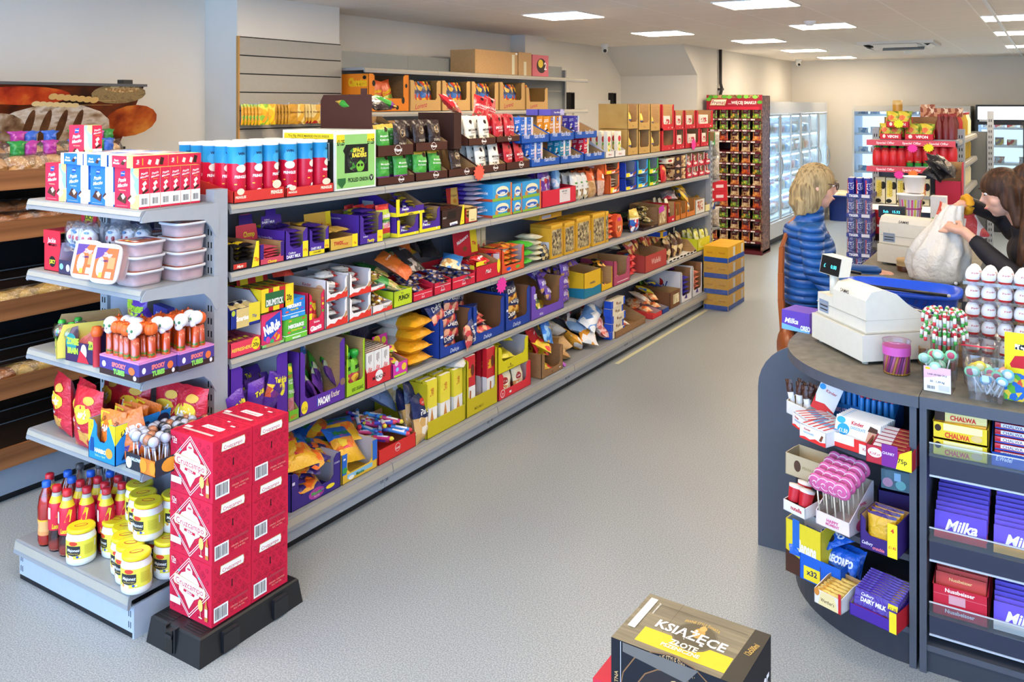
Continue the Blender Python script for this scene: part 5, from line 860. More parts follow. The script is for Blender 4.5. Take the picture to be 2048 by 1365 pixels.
for i in range(5):onto(1085+16*i,ZS['D']+.2+.015*(i%3),mlk[i%2],'cookie_pack','lilac cookie pack heaped above the lilac boxes, '+('nearest','second','middle','fourth','farthest')[i],.12+.03*(i%2),(-.9,.4*(i%3-1),.5*(i%2)),'pack of biscuits')
for k in range(3):
    for i in range(2):pl(F_(XF-.01,(Yp(1131,XF)+Yp(1168,XF))/2,ZS['D']+.004,pi/2),mlk[(k+i)%2],'cookie_pack','lilac cookie pack stacked beside the torn lilac box','pack of biscuits',(-.03+.06*i,.05+.09*i,.004+.085*k),(-.2,.06*(k-1),.05),'lilac cookie packs stack')
t=tr('D',1169,1203,543,'display_box','yellow and teal biscuit box with open side','#e2b41e',[('p',[(0,0),(1,0),(1,.32),(.5,.28),(0,.36)],'#1f7a9a'),T('cookies',.5,.5,.1,'#1a3a6a',w=.4)],[('p',[(0,0),(1,0),(1,.36),(0,.28)],'#1f7a9a')],hf=.9,d=.27,sd=.9)
t=tr('D',1204,1226,541,'display_box','narrow yellow tray of orange wafers beside the yellow and teal box','#e2b41e',(),hf=.25,d=.27,pw=.06);f_pile(t[0],t[1],.2,.02,[bagh(.08,.12,.035,'P:#e0a02a,#2a2420,#d8902a,#efe2c0:35/w',(),seed=s)for s in(1,2)],6,'orange_wafer_pack','orange and black wafer pack in the narrow yellow tray','pack of wafers','orange wafers',dz=.03)
t=tr('D',1228,1261,524,'display_box','dusty pink box with notched front','#b04a68',[T('*',.12,.35,.08,'#e8c8d0',w=.1),('r',.2,.1,.9,.13,'#e8c8d0')],[('c',.5,.4,.1,.1,'#e8c8d0')],hf=.35,pw=.2,d=.28);f_pile(t[0],t[1]*.6,.2,.03,[bagh(.07,.1,.03,'#dcc9a0/w',(),seed=1)],4,'cream_biscuit_pack','cream biscuit pack inside the dusty pink box','pack of biscuits','cream packs pink box',dz=.02)
rdp=[bagh(.1,.13,.045,[(.6,'#c8262c/w'),(.8,'#e8e4e0/w'),(1,'#c8262c/w')],(),seed=1),bagh(.12,.12,.045,'P:#b83228,#e0b05a,#c8453a,#8a2a24:28/w',[T('Wafelki',.5,.6,.2,'#f6e8e0',w=.7)],seed=2),bagh(.08,.1,.05,[(.5,'#3a8ad8/w'),(1,'#c8262c/w')],(),seed=3)]
F=F_(XF-.02,Yp(1263,XF),ZS['D']+.02,pi/2)
for k in range(3):
    for i in range(2):pl(F,rdp[0]if i==0 else rdp[2],'red_wafer_pack',('red and white wafer pack lying end out' if i==0 else 'red pack with blue end lying end out'),'pack of wafers',(.06+.11*i,.13,.012+.055*k),(pi/2,0,0),'red wafer packs '+str(i))
t=tr('D',1291,1334,510,'display_box','dark red wafer tray with stacked red packs','#b8443c',[T('Wafelki',.5,.5,.3,'#e8c0b8',w=.8)],hf=.9,d=.25)
for i in range(9):onto(1268+8*i,ZS['D']+.17+.014*(i%4),rdp[1],'red_wafer_pack','red and gold wafer pack heaped on the fourth shelf',.08+.03*(i%3),(-.6,.3*(i%3-1),.4*(i%2)),'pack of wafers','heaped red and gold packs')
onto(1240,ZS['D']+.22,bagh(.14,.2,.05,'#d9d4b0/w',(),seed=4),'pale_wafer_bag','pale yellow bag lying behind the dusty pink box',.15,(-1.3,0,.5));bx('D',1228,1262,0,'x','x','#000',on=9)if 0 else None
onto(1330,ZS['D']+.24,cartk(.09,.24,.05,'#e8b01e',[('r',0,.2,1,1,'#2448a8')],[('r',.1,.1,.9,.9,'#2448a8')]),'biscuit_carton','yellow and blue biscuit carton lying across the red wafers',.0,(0,0,0),'carton')
t=tr('D',1336,1394,503,'display_box','white cow print box of gold and brown foil bags','#e9e6e2',[('c',.1+.12*i,.12+.05*(i%2),.05,.07,'#1a1a1c')for i in range(8)],[('c',.3,.4,.1,.12,'#1a1a1c'),('c',.7,.7,.12,.1,'#1a1a1c')],hf=.2,pw=.0,d=.28,sd=.3)
cf=[bagh(.12,.2,.07,'P:#c9a868,#5a3a28,#e2cfa0,#b8935a:22/w',(),seed=s)for s in(1,2,3)]
for i in range(6):pl(t[0],cf[i%3],'fudge_bag','gold and brown foil fudge bag in the cow print box','bag of sweets',(-.17+.07*i,.07+.04*(i%2),.01),(-.15,.25*((i%3)-1),.2),'gold and brown fudge bags')
onto(1385,ZS['D']+.2,bagh(.14,.2,.05,'P:#2a2422,#d8602a,#c9c0b8:25/w',(),seed=6),'dark_sweet_bag','dark bag with orange corner lying at the far back',.2,(-1.2,0,.5))
t=tr('D',1396,1427,476,'display_box','lemon yellow box with pale swirl at the far end','#d8d82a',[('c',.3,.45,.25,.3,'#e8e87a'),('c',.35,.5,.2,.24,'#d8d82a')],[('c',.5,.45,.3,.3,'#ecec8a'),('c',.55,.5,.22,.22,'#d8d82a')],hf=.85,d=.27,sd=.9)
f_bags(t[0],t[1],.2,.02,[bagh(.09,.16,.05,'P:#dcdc3a,#eaeab0,#c8c82a:30/w',(),seed=2)],3,3,.06,'lemon_sweet_bag','lemon yellow bag in the pale swirl box','bag of sweets','lemon bags')
# ================================================================ BASE SHELF (E)
mam=[bagh(.18,.2,.05,[(.28,'#e8b42a/w'),(.62,'P:#e8a82c,#e8702a,#f0d03a,#d83a5a,#e89a3a:28/w'),(1,'#2a6ad0/w')],[T('Mamba',.5,.77,.13,'#2a7a3a',w=.8,b=.05),T('TROPICS',.5,.66,.05,'#d83a5a',w=.5)],seed=s)for s in(1,2)]
mam2=[bagh(.15,.17,.04,'P:#3a2a7a,#e8702a,#2a2260,#e8a83a,#5a3aa8:20/w',[T('Mamba',.5,.6,.13,'#e8e03a',w=.7)],seed=s)for s in(3,4)]
t=tr('E',583,683,953,'display_box','dark violet tray of fruit chew bags on the base shelf, nearest','#3a2a80',[('r',.02,.70,.07,.78,'#d9d4e8'),('c',.5,.18,.16,.15,'#a83a98'),T('Mamba',.5,.2,.1,'#3fae4a',w=.24,b=.04),T('Secret',.5,.11,.06,'#e8b8d8',w=.2),('c',.78,.18,.09,.06,YEL),T('STORCK',.92,.75,.05,'#e8e0f0',w=.12)],[('r',.1,.7,.3,.8,'#d9d4e8')],hf=.33,pw=.14,d=.335,inner='#bdbdc8',X=XF+.02)
f_pile(t[0],t[1]*.75,.3,.03,mam2,7,'fruit_chew_bag','violet and orange fruit chew bag low in the dark violet tray','bag of sweets','violet chew bags',dz=.018,rz=(-.8,.8),yr=(0,.7))
for k in range(3):pl(t[0],mam[k%2],'fruit_chew_bag','yellow and blue tropical chew bag on top of the dark violet tray, '+('lowest','middle','topmost')[k],'bag of sweets',(-.05+.02*k,.03+.03*k,.15+.02*k),(-1.15,.1*k,-.25+.2*k))
t=tr('E',685,756,913,'display_box','blue and yellow beach print tray of fruit chew bags','#e2b83a',[('p',[(0,.3),(.12,.3),(.14,1),(0,1)],'#2a6ac8'),('p',[(.86,.3),(1,.3),(1,1),(.86,1)],'#2a6ac8'),('r',.14,.12,.86,.26,'#8ac0e0'),T('Mamba',.5,.15,.1,'#2f7a3a',w=.3,b=.04),('c',.07,.45,.07,.1,'#3a9a4a'),('c',.25,.12,.08,.07,'#f0eee6'),('r',.03,.8,.09,.86,'#e8e8f0')],hf=.3,pw=.15,d=.335,inner='#bdbdc8',X=XF+.02)
for i,(x,y,z,a,b,c)in enumerate(((.0,.04,.06,-.9,.2,0),(-.05,.1,.1,-1.2,-.2,.9),(.04,.13,.12,-1.3,0,-.5),(-.08,.18,.12,-1.2,.3,1.6),(.05,.2,.13,-1.3,-.2,.3),(-.02,.08,.04,-1.0,0,.2))):pl(t[0],mam[i%2]if i!=3 else mam2[0],'fruit_chew_bag','yellow and blue chew bag in the beach print tray, '+('leaning at the front','crosswise second','turned to the right','violet at the back','at the back right','underneath')[i],'bag of sweets',(x,y,z),(a,b,c))
t=tr('E',758,833,903,'display_box','low red tray of fizzy tube sweets','#d8302c',[('o',.5,.6,.28,0,'#e8d8d0'),('o',.5,.6,.25,0,'#d8302c'),T('Lutti',.5,.58,.16,'#fff',w=.2,i=.3)],hf=.98,d=.335,inner='#b0794a',X=XF+.02,hdr=(.09,KRD,[]))
def stick(c1,c2):
    m=M();m.lathe([(.004,0,c2),(.011,.008,c2),(.0105,.018,c1),(.0105,.11,c1),(.0105,.112,c2),(.004,.125)],10,c1);m.W=lambda p:V(((.0105-p.y)*sin(p.x/.0105),-(.0105-p.y)*cos(p.x/.0105),p.z));m.art((-.012,0,0),(.024,0,0),(0,0,.12),[T('Mentos',.5,.5,.7/7,'#fff',r=90,fit=0,w=3.2)]if 0 else[('r',.1,.25,.9,.75,'#e6e6f2/p')]);m.W=None;me=m.mesh('st');me['h']=.12;return me
sts=[stick('#3a86d8/p','#d82a4a/p'),stick('#d83a8a/p','#e8d03a/p'),stick('#3fa0e8/p','#3a5ac8/p'),stick('#4a4ac0/p','#d83a5a/p')]
f_pile(t[0],t[1]*.95,.34,t[4]*.7,sts,42,'fizzy_sweet_tube','blue or pink fizzy sweet tube heaped in the low red tray','sweet','fizzy sweet tubes',dz=.0022,rz=(-1.2,1.2),tilt=.3,seed=5)
m=M();m.ell((0,0,.012),(.012,.012,.012),'#c8203a/p',10,6);m.tube([(0,0,.02),(0,0,.035)],[.003,.008],'#c8203a/f',6);rdb=m.mesh('b')
for i in range(22):pl(t[0],rdb,'red_ball_sweet','red wrapped ball sweet at the back of the low red tray','sweet',(RN.uniform(-.15,.12),RN.uniform(.2,.36),t[4]*.8+RN.uniform(.0,.05)),(RN.uniform(-1,1),0,0),'red ball sweets')
nv=[bagh(.16,.24,.07,[(.5,'P:#d9b070,#c8a060,#efe6d8,#1f2a58:26/w'),(1,'#1f2a58/w')],[('c',.5,.83,.18,.08,'#c8303a/w'),T('Lago',.5,.83,.05,'#fff',w=.25),T('Party',.5,.64,.12,'#f0eee6',w=.75,i=.3)],seed=s)for s in(1,2)]
nb=bagh(.16,.24,.07,[(.75,'#8a9cc0/w'),(1,'#1f2a58/w')],(),seed=3)
for i,(u,dz,dx,a,b,c,k)in enumerate(((846,.0,.0,-.15,0,.2,0),(832,.05,.06,-.2,.1,0,0),(822,.02,.08,-.3,.2,.5,1),(808,.12,.2,-.8,.3,.6,2),(790,.15,.22,-.9,-.4,.8,2),(770,.17,.25,-.6,.3,.3,0),(812,.2,.16,-.7,-.5,-.3,0),(850,.03,.14,-.1,0,0,0))):onto(u,ZS['E']+.002+dz,[nv[0],nv[1],nb][k],'wafer_bag','navy blue wafer cube bag on the base shelf, '+('standing at the front edge','second behind the front one','turned sideways by the red tray','lying back up in the middle','lying back up furthest left','tilted high at the left','picture side up on the heap','standing furthest right')[i],dx,(a,b,c),'bag of wafers')
YB_='#c9b81e'
for u0,u1,v,lab,c1,ft,nm in((855,932,771,'olive yellow box of slim yellow wafer packs','#ecdc3a',[('r',0,0,1,.5,'#efeeea'),T('Torcello',.5,.78,.1,'#c8402c',r=90,w=.5),('p',[(.2,.1),(.5,.5),(.8,.1)],'#c98a4a')],'yellow'),(934,996,722,'olive yellow box of slim red wafer packs','#cf2430',[('r',0,0,1,.48,'#ecebe9'),T('MixMax',.35,.72,.12,'#f0c02c',r=90,w=.6,b=.04),('c',.7,.75,.2,.1,'#6a3424'),('p',[(.3,.1),(.4,.42),(.55,.4),(.5,.1)],'#a8602c')],'red')):
    t=tr('E',u0,u1,v,'display_box',lab,YB_,[T('MIX MAX' if nm=='red' else '',.4,.1,.05,'#8a7c14',w=.4)]if nm=='red' else[],[T('*',.4,.6,.1,'#a89a18',w=.1)],hf=.3,pw=.06 if nm=='red' else .0,d=.36,inner='#b8a81e',X=XF+.02,sd=.0 if nm=='yellow' else .9)
    me=[cached(('slim',nm,i),lambda:carton(.085 if i==0 else .085,.03,t[4]*1.02,c1+'/f',ft,[('r',0,0,1,.5,'#e8e6e2')],(),[('r',0,.0,1,.6,'#efeeea')]).mesh('slim'))for i in(0,)]
    nx=3 if nm=='yellow' else 2
    for i in range(nx):
        for j in range(7):pl(t[0],me[0],'wafer_carton',f'slim {nm} wafer pack in the olive yellow box of {nm} packs','carton',(-t[1]/2+.05+(t[1]-.1)*i/(nx-1 or 1),.01+.045*j,.004),(0,0,.04*(i-1)),f'slim {nm} wafer packs')
onto(905,ZS['E']+.31,bagh(.13,.2,.06,'#dcdad8/w',[T('7 Bakery',.5,.5,.1,'#b8485a',r=90,w=.5)],seed=3),'bakery_pack','white bakery pack lying across the yellow wafer packs',.02,(-pi/2,0,-1.2),'pack of pastry')
t=tr('E',998,1063,752,'display_box','red tray of cream croissant bags under the bright yellow tray','#dc2f3c',[('o',.12,.22,.16,0,'#f0d8d8'),('o',.12,.22,.13,0,'#dc2f3c'),T('7',.12,.18,.12,'#fff',w=.1),('r',.32,.12,.38,.2,'#eee')],hf=.32,pw=.14,d=.36,X=XF+.02,inner='#e0bcbc')
f_bags(t[0],t[1]*.9,.2,.01,[bagh(.13,.15,.06,[(.4,'P:#e8dcc0,#c98a50,#efe8d8:20/w'),(1,'#ece4c8/w')],[('c',.3,.55,.2,.14,'#a8242c/w'),T('Lotte',.3,.55,.08,'#fff',w=.3)],seed=s)for s in(1,2)],2,3,.09,'croissant_bag','cream croissant bag in the red tray','bag of pastry','cream croissant bags',jit=.3)
t=tr('E',997,1058,698,'display_box','bright yellow tray of yellow sweet bags on the red tray','#e0d21a',[T('Karmello',.4,.12,.08,'#6a6010',w=.3),('o',.4,.2,.05,0,'#8a7c14')],hf=.42,pw=.12,d=.36,on=(0,0,t[2]+.003),X=XF+.02,inner='#b8b4bc')
f_pile(t[0],t[1]*.8,.3,.05,[bagh(.13,.15,.05,'P:#e0d21a,#c9ba18,#e8dc4a,#7a5a20:16/w',(),seed=s)for s in(1,2)],7,'yellow_sweet_bag','yellow sweet bag heaped in the bright yellow tray','bag of sweets','yellow bags bright tray',dz=.022)
t=tr('E',1084,1127,710,'display_box','kraft cardboard box with cut out window full of red and yellow bags',KRD,[('r',.82,.1,.9,.14,'#eee'),('o',.5,.1,.05,0,'#7a5234')],[('c',.5,.4,.14,.12,'#8a5f3c')],hf=.25,pw=.14,d=.36,X=XF+.03,inner=KRD)
cr_=[bagh(.12,.15,.05,'P:#d82a2c,#f0d02a,#e8b82c,#c82430:18/w',[('c',.5,.6,.2,.16,'#d8302c/w')],seed=s)for s in(1,2)]
f_pile(t[0],t[1]*.75,.3,.02,cr_,9,'corn_snack_bag','red and yellow snack bag in the kraft window box','bag of snacks','snack bags kraft',dz=.022,tilt=.8)
for i,(u,dz,dx,c,nm,tx,a,b)in enumerate(((1098,.2,.0,[(.4,'P:#2a7ad8,#8ac0f0,#e8c86a:30/w'),(.6,'#2a72d0/w'),(.8,'#d8403c/w'),(1,'#e8cc3a/w')],'long blue and yellow snack bag draped over the kraft box','DALMIK',-.5,.35),(1078,.16,.05,'#c8262c/w','dark red snack bag left of the long blue one','MIX',-.4,-.3),(1085,.24,.12,'#e8c82a/w','yellow snack bag behind the dark red one','',-.3,.2),(1068,.27,.15,'#e0c42a/w','yellow snack bag at the top left of the kraft box','',-.3,-.5),(1052,.3,.18,'#dcc22c/w','yellow snack bag against the shelf above','',-.2,.4))):onto(u,ZS['E']+dz,bagh(.12 if i else .13,.2 if i else .27,.05,c,[T(tx,.5,.6,.07,'#fff',w=.7)]if tx else[],seed=i+20),'snack_bag',nm,dx,(a,b,.3*(i%2)),'bag of snacks')
loose=[('P:#c9a06a,#b8884e,#dcb888:18/w',1140,.0,.03,'brown biscuit bag at the front of the loose heap'),('P:#c9a06a,#a87a44,#d8b080:18/w',1128,.05,.05,'brown biscuit bag leaning on the kraft window box'),('P:#ddd6c8,#c9bfae,#2a2422:10/w',1128,.15,.08,'cream labelled bag on the loose heap'),('P:#1f1c1e,#3a3438,#8a2a30:14/w',1112,.22,.22,'black shiny bag at the back of the heap'),('P:#2a2426,#b82a34,#d8d0cc:14/w',1140,.2,.2,'dark red and black bag at the back of the heap'),('P:#e8e6e4,#e8a83a,#f0eeec:16/w',1165,.01,.05,'white and orange sweet bag low on the heap'),('P:#ece8e6,#e89a2c,#d8dce4:16/w',1180,.03,.02,'white and orange sweet bag at the shelf edge'),('P:#dfe6f0,#8ab0dc,#eef2f6:16/w',1175,.1,.1,'white and pale blue sweet bag, lower of the pair'),('P:#e8ecf2,#6a9ad8,#f2f4f8:16/w',1172,.14,.06,'long white and pale blue sweet bag, upper of the pair'),('P:#e0a8a8,#efe2dc,#c8504a,#f2d8c8:40/w',1216,.02,.0,'clear bag of pink and white sweets, front'),('P:#e6b8b0,#efe2dc,#c8706a,#f2d8c8:40/w',1206,.1,.05,'clear bag of pink and white sweets, above'),('P:#b8aeb0,#d8d0d2,#8a7c80:14/w',1186,.2,.15,'clear twisted bag standing against the kraft divider'),('P:#e9e4dc,#c8303a,#d8d4d0:14/w',1200,.17,.15,'white bag with red swirl behind the pink sweets')]
for i,(c,u,dz,dx,lab)in enumerate(loose):onto(u,ZS['E']+.01+dz,bagh(.15,.2 if i!=8 else .32,.07,c,(),seed=30+i,pinch=.5 if i in(9,10,11)else 0),'loose_sweet_bag',lab,dx,((-1.2,-.9,-1.0,-1.2)[i%4]if i!=11 else-.2,(.3,-.4,.6)[i%3],(.5,-.6,.9,-1.1,.2)[i%5]),'bag of sweets')
m=bagh(.05,.07,.03,'#a83ab8/w',(),seed=3);onto(1132,ZS['E']+.002,m,'purple_sweet','single purple wrapped sweet on the shelf edge beside the kraft box',-.02,(-1.2,0,.4),'sweet')
t=tr('E',1232,1292,640,'display_box','long kraft box with blue ended mini wafer packs',KRD,(),[],hf=.35,d=.335,sd=.7,X=XF+.02)
mi=cached('mini',lambda:carton(.24,.06,.055,'#e6dcc4',[('r',0,0,.12,1,'#1f4fc8'),('r',.88,0,1,1,'#1f4fc8'),T('mini',.6,.4,.45,'#6a4a34',w=.25),('c',.4,.5,.05,.2,'#8a5a34')],[('r',0,0,1,1,'#1f4fc8')],[('r',0,0,1,1,'#1f4fc8')]).mesh('c'))
for k in range(5):pl(t[0],mi,'mini_wafer_carton','cream mini wafer carton with blue ends, '+('lowest','second','third','fourth','topmost')[k]+' of the stack','carton',(-.22+.01*(k%3),.01+.005*(k%2),.003+.0565*k),(0,0,.06*(k%2)))
f_pile(t[0],t[1]*.5,.3,.03,[bagh(.1,.14,.05,'P:#e2dccf,#c9b8a8,#b8402c:20/w',(),seed=3)],5,'wafer_pack','white and brown wafer pack inside the long kraft box','pack of wafers','packs long kraft box',dz=.03)
for i,(u0,u1,v,c)in enumerate(((1306,1325,622,'#dc3a3c'),(1326,1339,612,'#2a4a9a'))):t=tr('E',u0,u1,v,'display_box',('small red tray','small blue tray')[i]+' of egg shaped sweets',c,(),hf=.5,d=.36,X=XF+.03,inner='#b8a8a0',sd=.6);f_pile(t[0],t[1],.3,.03,[bagh(.08,.1,.05,'P:#e8a87a,#efcfa0,#e87a3a,#f0d0b0:30/w',(),seed=3)],6,'egg_sweet_bag','orange sweet bag in the '+('small red tray','small blue tray')[i],'bag of sweets',f'egg bags {i}',dz=.014)
for i in range(4):onto(1296+12*i,ZS['E']+.12+.01*i,bagh(.13,.17,.04,('P:#e2dcd6,#c9b8a8,#e0a06a:18/w','P:#2a62c0,#e8d83a,#dfe8f0:22/w','P:#e8d42a,#2a52b0,#efe6a0:22/w','P:#e2d03a,#2a4a9a:22/w')[i],(),seed=i+3),'sweet_bag',('clear bag of biscuits beside the long kraft box','blue and white sweet bag on the small trays','yellow and blue sweet bag on the small trays','yellow and blue bag by the brown box')[i],.06+.05*i,(-1.2,.2,.4*i))
onto(1290,ZS['E']+.15,bagh(.2,.26,.08,'P:#2f6a24,#7ab03a,#1f4a18:12/w',(),seed=2),'lettuce_green_bag','leafy green bag at the back of the base shelf',.28,(-.6,.2,0));mt=M();mt.lathe([(.0,0),(.045,.0,'#b8202a/p'),(.045,.17),(0,.17)],14,'#c8262e/p');onto(1318,ZS['E']+.17,mt.mesh('t'),'red_tube','red round tube pack lying at the back behind the small trays',.2,(pi/2,0,.6),'tube')
t=tr('E',1341,1361,585,'display_box','tall brown carton with printed crest and pale bags','#7a5034',[('c',.6,.7,.2,.1,'#5a3820'),('r',.3,.2,.9,.75,'P:#e2d8b0,#c9b890,#efe8c8:25')],[('c',.4,.6,.16,.1,'#5a3820'),('r',.2,.3,.7,.36,'#5a3820')],hf=.95,d=.335,X=XF+.02,sd=.95)
onto(1345,ZS['E']+.24,bagh(.12,.2,.06,'#7a2aa8/w',(),seed=2),'purple_bag','shiny purple bag on the tall brown carton',.18,(-1.2,0,.9))
for i,(u0,u1,v,c,lab)in enumerate(((1363,1384,545,'#2a2aa0/w','white dotted box with violet foil packs'),(1386,1405,533,'P:#c8705a,#d89a80,#a85040:18/w','white dotted box with copper foil packs'))):
    t=tr('E',u0,u1,v,'display_box',lab,'#e3e1e6',[('p',[(.3,.1),(.5,.25),(.6,.08)],'#4a3a8a')],[T('ol',.5,.55,.25,'#3a3a8a',w=.3,i=.4)],hf=.2,pw=.1,d=.335,X=XF+.02,inner='#a87a50')
    f_bars(t[0],t[1]*.8,.3,.01,c,nx=1,nz=5,bt=.045,l=.2,name='foil_pack',cat='pack of sweets',lab='foil pack in the '+lab,grp='packs '+lab)
for i in range(3):onto(1411,ZS['E']+.005+.12*i,bagh(.13,.15,.08,'P:#d8882a,#b85a30,#e8b86a:16/w',(),seed=i),'orange_foil_bag','orange foil bag stacked at the far end of the base shelf, '+('bottom','middle','top')[i],.06,(-.3,.2,0))
# ================================================================ END UNIT GOODS
EF=lambda z,x=0,y=0:F_(x,EY+y,z,0)
def pmz(c,lying=False,w=.148,h=.148,d=.043):
    """chocolate marshmallow carton, front + narrow right side; lying: on its face"""
    dk='#4a2a20';red=c=='#d6284a';pale='P:#f4dc7a,#bfe0d8,#f6c99a,#8cc6d8:22' if red else 'P:#f2d8c8,#e8d0de,#d0dcee,#f4e6d8:22'
    def fr():return[('r',.66,0,1,1,pale),('p',[(.26,.9),(.44,.93),(.43,.8),(.25,.78)],'#1f4fb8'),T('E.Wedel',.35,.86,.035,'#fff',w=.15,i=.3),T('Ptasie',.32,.7,.1,'#fff',w=.5,i=.35,r=8),T('Mleczko',.34,.57,.09,'#fff',w=.56,i=.35,r=8),T('VANILLA FLAVOUR' if red else 'YOGURT FLAVOUR',.33,.44,.024,'#ffe9b0' if red else '#e8f0ff',w=.5),('p',[(.1,.2),(.26,.38),(.38,.33),(.3,.14)],dk),('p',[(.3,.14),(.4,.33),(.52,.28),(.46,.1)],'#5a362a'),('p',[(.28,.3),(.38,.36),(.46,.28),(.36,.2)],'#f3ead8'),('p',[(.58,.2),(.72,.3),(.9,.24),(.76,.1)],'#f3ead8'),('p',[(.58,.2),(.72,.3),(.68,.34),(.55,.24)],dk),('r',.1,.05,.55,.055,'#f4d8c0')]
    sd=[('r',0,.05,1,.37,'#f2f1ee'),('b',.18,.08,.86,.28),T('Ptasie',.5,.88,.06,'#fff',w=.85,i=.3,r=12),T('Mleczko',.5,.8,.05,'#fff',w=.9,i=.3,r=12),('r',.3,.72,.75,.735,'#e8a03a'),('p',[(.3,.62),(.6,.69),(.75,.62),(.45,.55)],'#f3ead8'),('p',[(.25,.5),(.5,.57),(.65,.5),(.4,.43)],'#f3ead8'),('p',[(.3,.41),(.85,.5),(.85,.44),(.35,.36)],'#3a1f18')]
    if not lying:return carton(w,d,h,c,fr(),sd,sd,[('r',0,0,1,1,c),('r',.6,0,1,1,pale)])
    s2=[T('Ptasie',.12,.5,.3,'#fff',w=.12,i=.3,r=90),('r',.25,.2,.28,.8,'#e8a03a'),('p',[(.4,.3),(.44,.7),(.52,.6),(.48,.2)],'#f3ead8'),('p',[(.62,.25),(.66,.7),(.74,.6),(.7,.15)],'#f3ead8'),('p',[(.74,.2),(.78,.85),(.88,.75),(.84,.15)],'#3a1f18')]
    f2=[('r',.75,0,1,1,pale),('r',0,0,.14,1,pale),T('Ptasie',.32,.62,.2,'#fff',w=.3,i=.3),T('Mleczko',.32,.38,.2,'#fff',w=.3,i=.3),('p',[(.5,.3),(.6,.7),(.7,.6),(.62,.2)],dk),('p',[(.6,.6),(.68,.75),(.74,.6),(.66,.5)],'#f3ead8')]
    return carton(w,h,d,c,f2,s2,s2,[('r',0,0,1,1,pale),('r',.1,.55,.6,.95,c),T('Ptasie Mleczko',.35,.75,.08,'#fff',i=.3,w=.45)])
R_,B_='#d6284a','#2a72cf';pr_=pmz(R_).mesh('c');pb_=pmz(B_).mesh('c');plr=pmz(R_,True).mesh('c');plb=pmz(B_,True).mesh('c')
xs=[-3.366,-3.217,-3.058,-2.903];col=[R_,B_,B_,R_]
wh=['at the left end','left of centre','right of centre','at the right end']
for i,x in enumerate(xs):
    for j in range(6):
        cn='red' if col[i]==R_ else 'blue';pl(EF(ZE[0]+.001),pr_ if col[i]==R_ else pb_,'chocolate_carton',f'{cn} marshmallow carton on the top end shelf, '+wh[i]+(' of the front row' if j==0 else ' behind the front row'),'carton',(x,.018+.0445*j,0),(0,0,.01*(j%3-1)),None if j==0 else f'cartons standing behind {i}')
for i,(x,k)in enumerate(((-3.245,1),(-3.09,1),(-2.93,0))):
    for j in range(2):pl(EF(ZE[0]+.15),plb if k else plr,'chocolate_carton',('blue','red')[1-k]+' marshmallow carton lying flat on the standing ones, '+('left','middle','right')[i]+(' front' if j==0 else ' rear'),'carton',(x,.012+.15*j,0))
pl(EF(ZE[0]+.1515),pr_,'chocolate_carton','red marshmallow carton standing upright highest at the left of the top end shelf','carton',(-3.33,.10,0),(0,0,.05))
# ---- shelf 2: lollies and tubs
t=tray(.12,.14,.11,.1,'#d6283c','#8a7a78',pw=.03,front=[('c',.5,.35,.2,.2,'#1a1a1a'),T('JUICY',.5,.35,.14,'#e8d83a',w=.35,b=.03)]);o=thing('display_box','small red lip gloss style candy display at the left of the second end shelf','display box',(-3.41,EY+.03,ZE[1]+.001),t.mesh('tray'))
m=M();m.prism([(-.06,0),(.06,0),(.058,.05),(-.058,.05)],1,0,.003,'#d6283c');m.box((-.06,0,.05),(.06,.1,.053),'#d6283c');m.art((-.058,0,0),(.116,0,0),(0,0,.05),[T('Jackie',.5,.3,.4,'#f6e0e0',w=.5,i=.2)]);part('canopy',m,o,(0,-.003,.11))
m=M();m.prism([(-.05,0),(.05,0),(.055,.1),(.04,.11),(-.04,.11),(-.055,.1)],1,0,.003,'#d6283c');m.art((-.05,0,0),(.1,0,0),(0,0,.11),[('p',[(.15,.9),(.85,.9),(.7,.35),(.5,.2),(.3,.35)],'#e2d22c'),T('JUICY',.5,.68,.17,'#1a1a1a',w=.62,b=.04),('c',.5,.45,.18,.1,'#c8303a')]);part('header_card',m,o,(.04,.13,.13))
gl_=cached('gloss',lambda:M().lathe([(.011,0,'#c81e3a/p'),(.012,.06,'#e8e0e4/p'),(.012,.075,'#c81e3a/p'),(.011,.1)],10,'#c81e3a/p').mesh('g'))
for i in range(6):thing('candy_tube','red candy tube in the small red display on the second end shelf','sweet',(-3.44+.028*(i%3),EY+.05+.03*(i//3),ZE[1]+.004),gl_,group='red candy tubes')
t=tray(.24,.12,.12,.055,'#3c3550','#b8a0b8',sd=.1,front=[T('SKULL',.55,.26,.1,'#f2f0f6',w=.3,b=.04),T('MALLOWS',.55,.12,.09,'#e8a8c8',w=.4,b=.04),('c',.25,.22,.05,.12,'#d8d8e0'),('c',.85,.2,.05,.12,'#e88a3a'),('c',.08,.25,.05,.1,'#8ac8d8')]);thing('display_box','dark patterned box of skull marshmallow lollies on the second end shelf','display box',(-3.22,EY+.02,ZE[1]+.001),t.mesh('tray'),rz=.04)
def skull_lolly():
    m=M();m.tube([(0,0,0),(0,0,.08)],.0035,'#e8e6ee/p',6);m.ell((0,0,.12),(.038,.02,.036),'#eceaf0/p',16,10);m.ell((0,0,.085),(.022,.016,.018),'#eceaf0/p',12,6)
    for x,c in((-.014,'#c8384a/p'),(.014,'#c8384a/p')):m.ell((x,-.016,.12),(.009,.006,.010),c,10,6)
    m.ell((0,-.018,.104),(.004,.003,.006),'#3a3a48/p',8,5);m.ell((0,-.018,.143),(.012,.005,.005),'#4a90c8/p',8,5);m.box((-.014,-.018,.084),(.014,-.014,.09),'#3a78b8/p');return m
sk=skull_lolly().mesh('sl');wr=bag(.1,.12,.05,'film:#f4f6fa:.12',(),seed=3,pinch=.3).mesh('w')
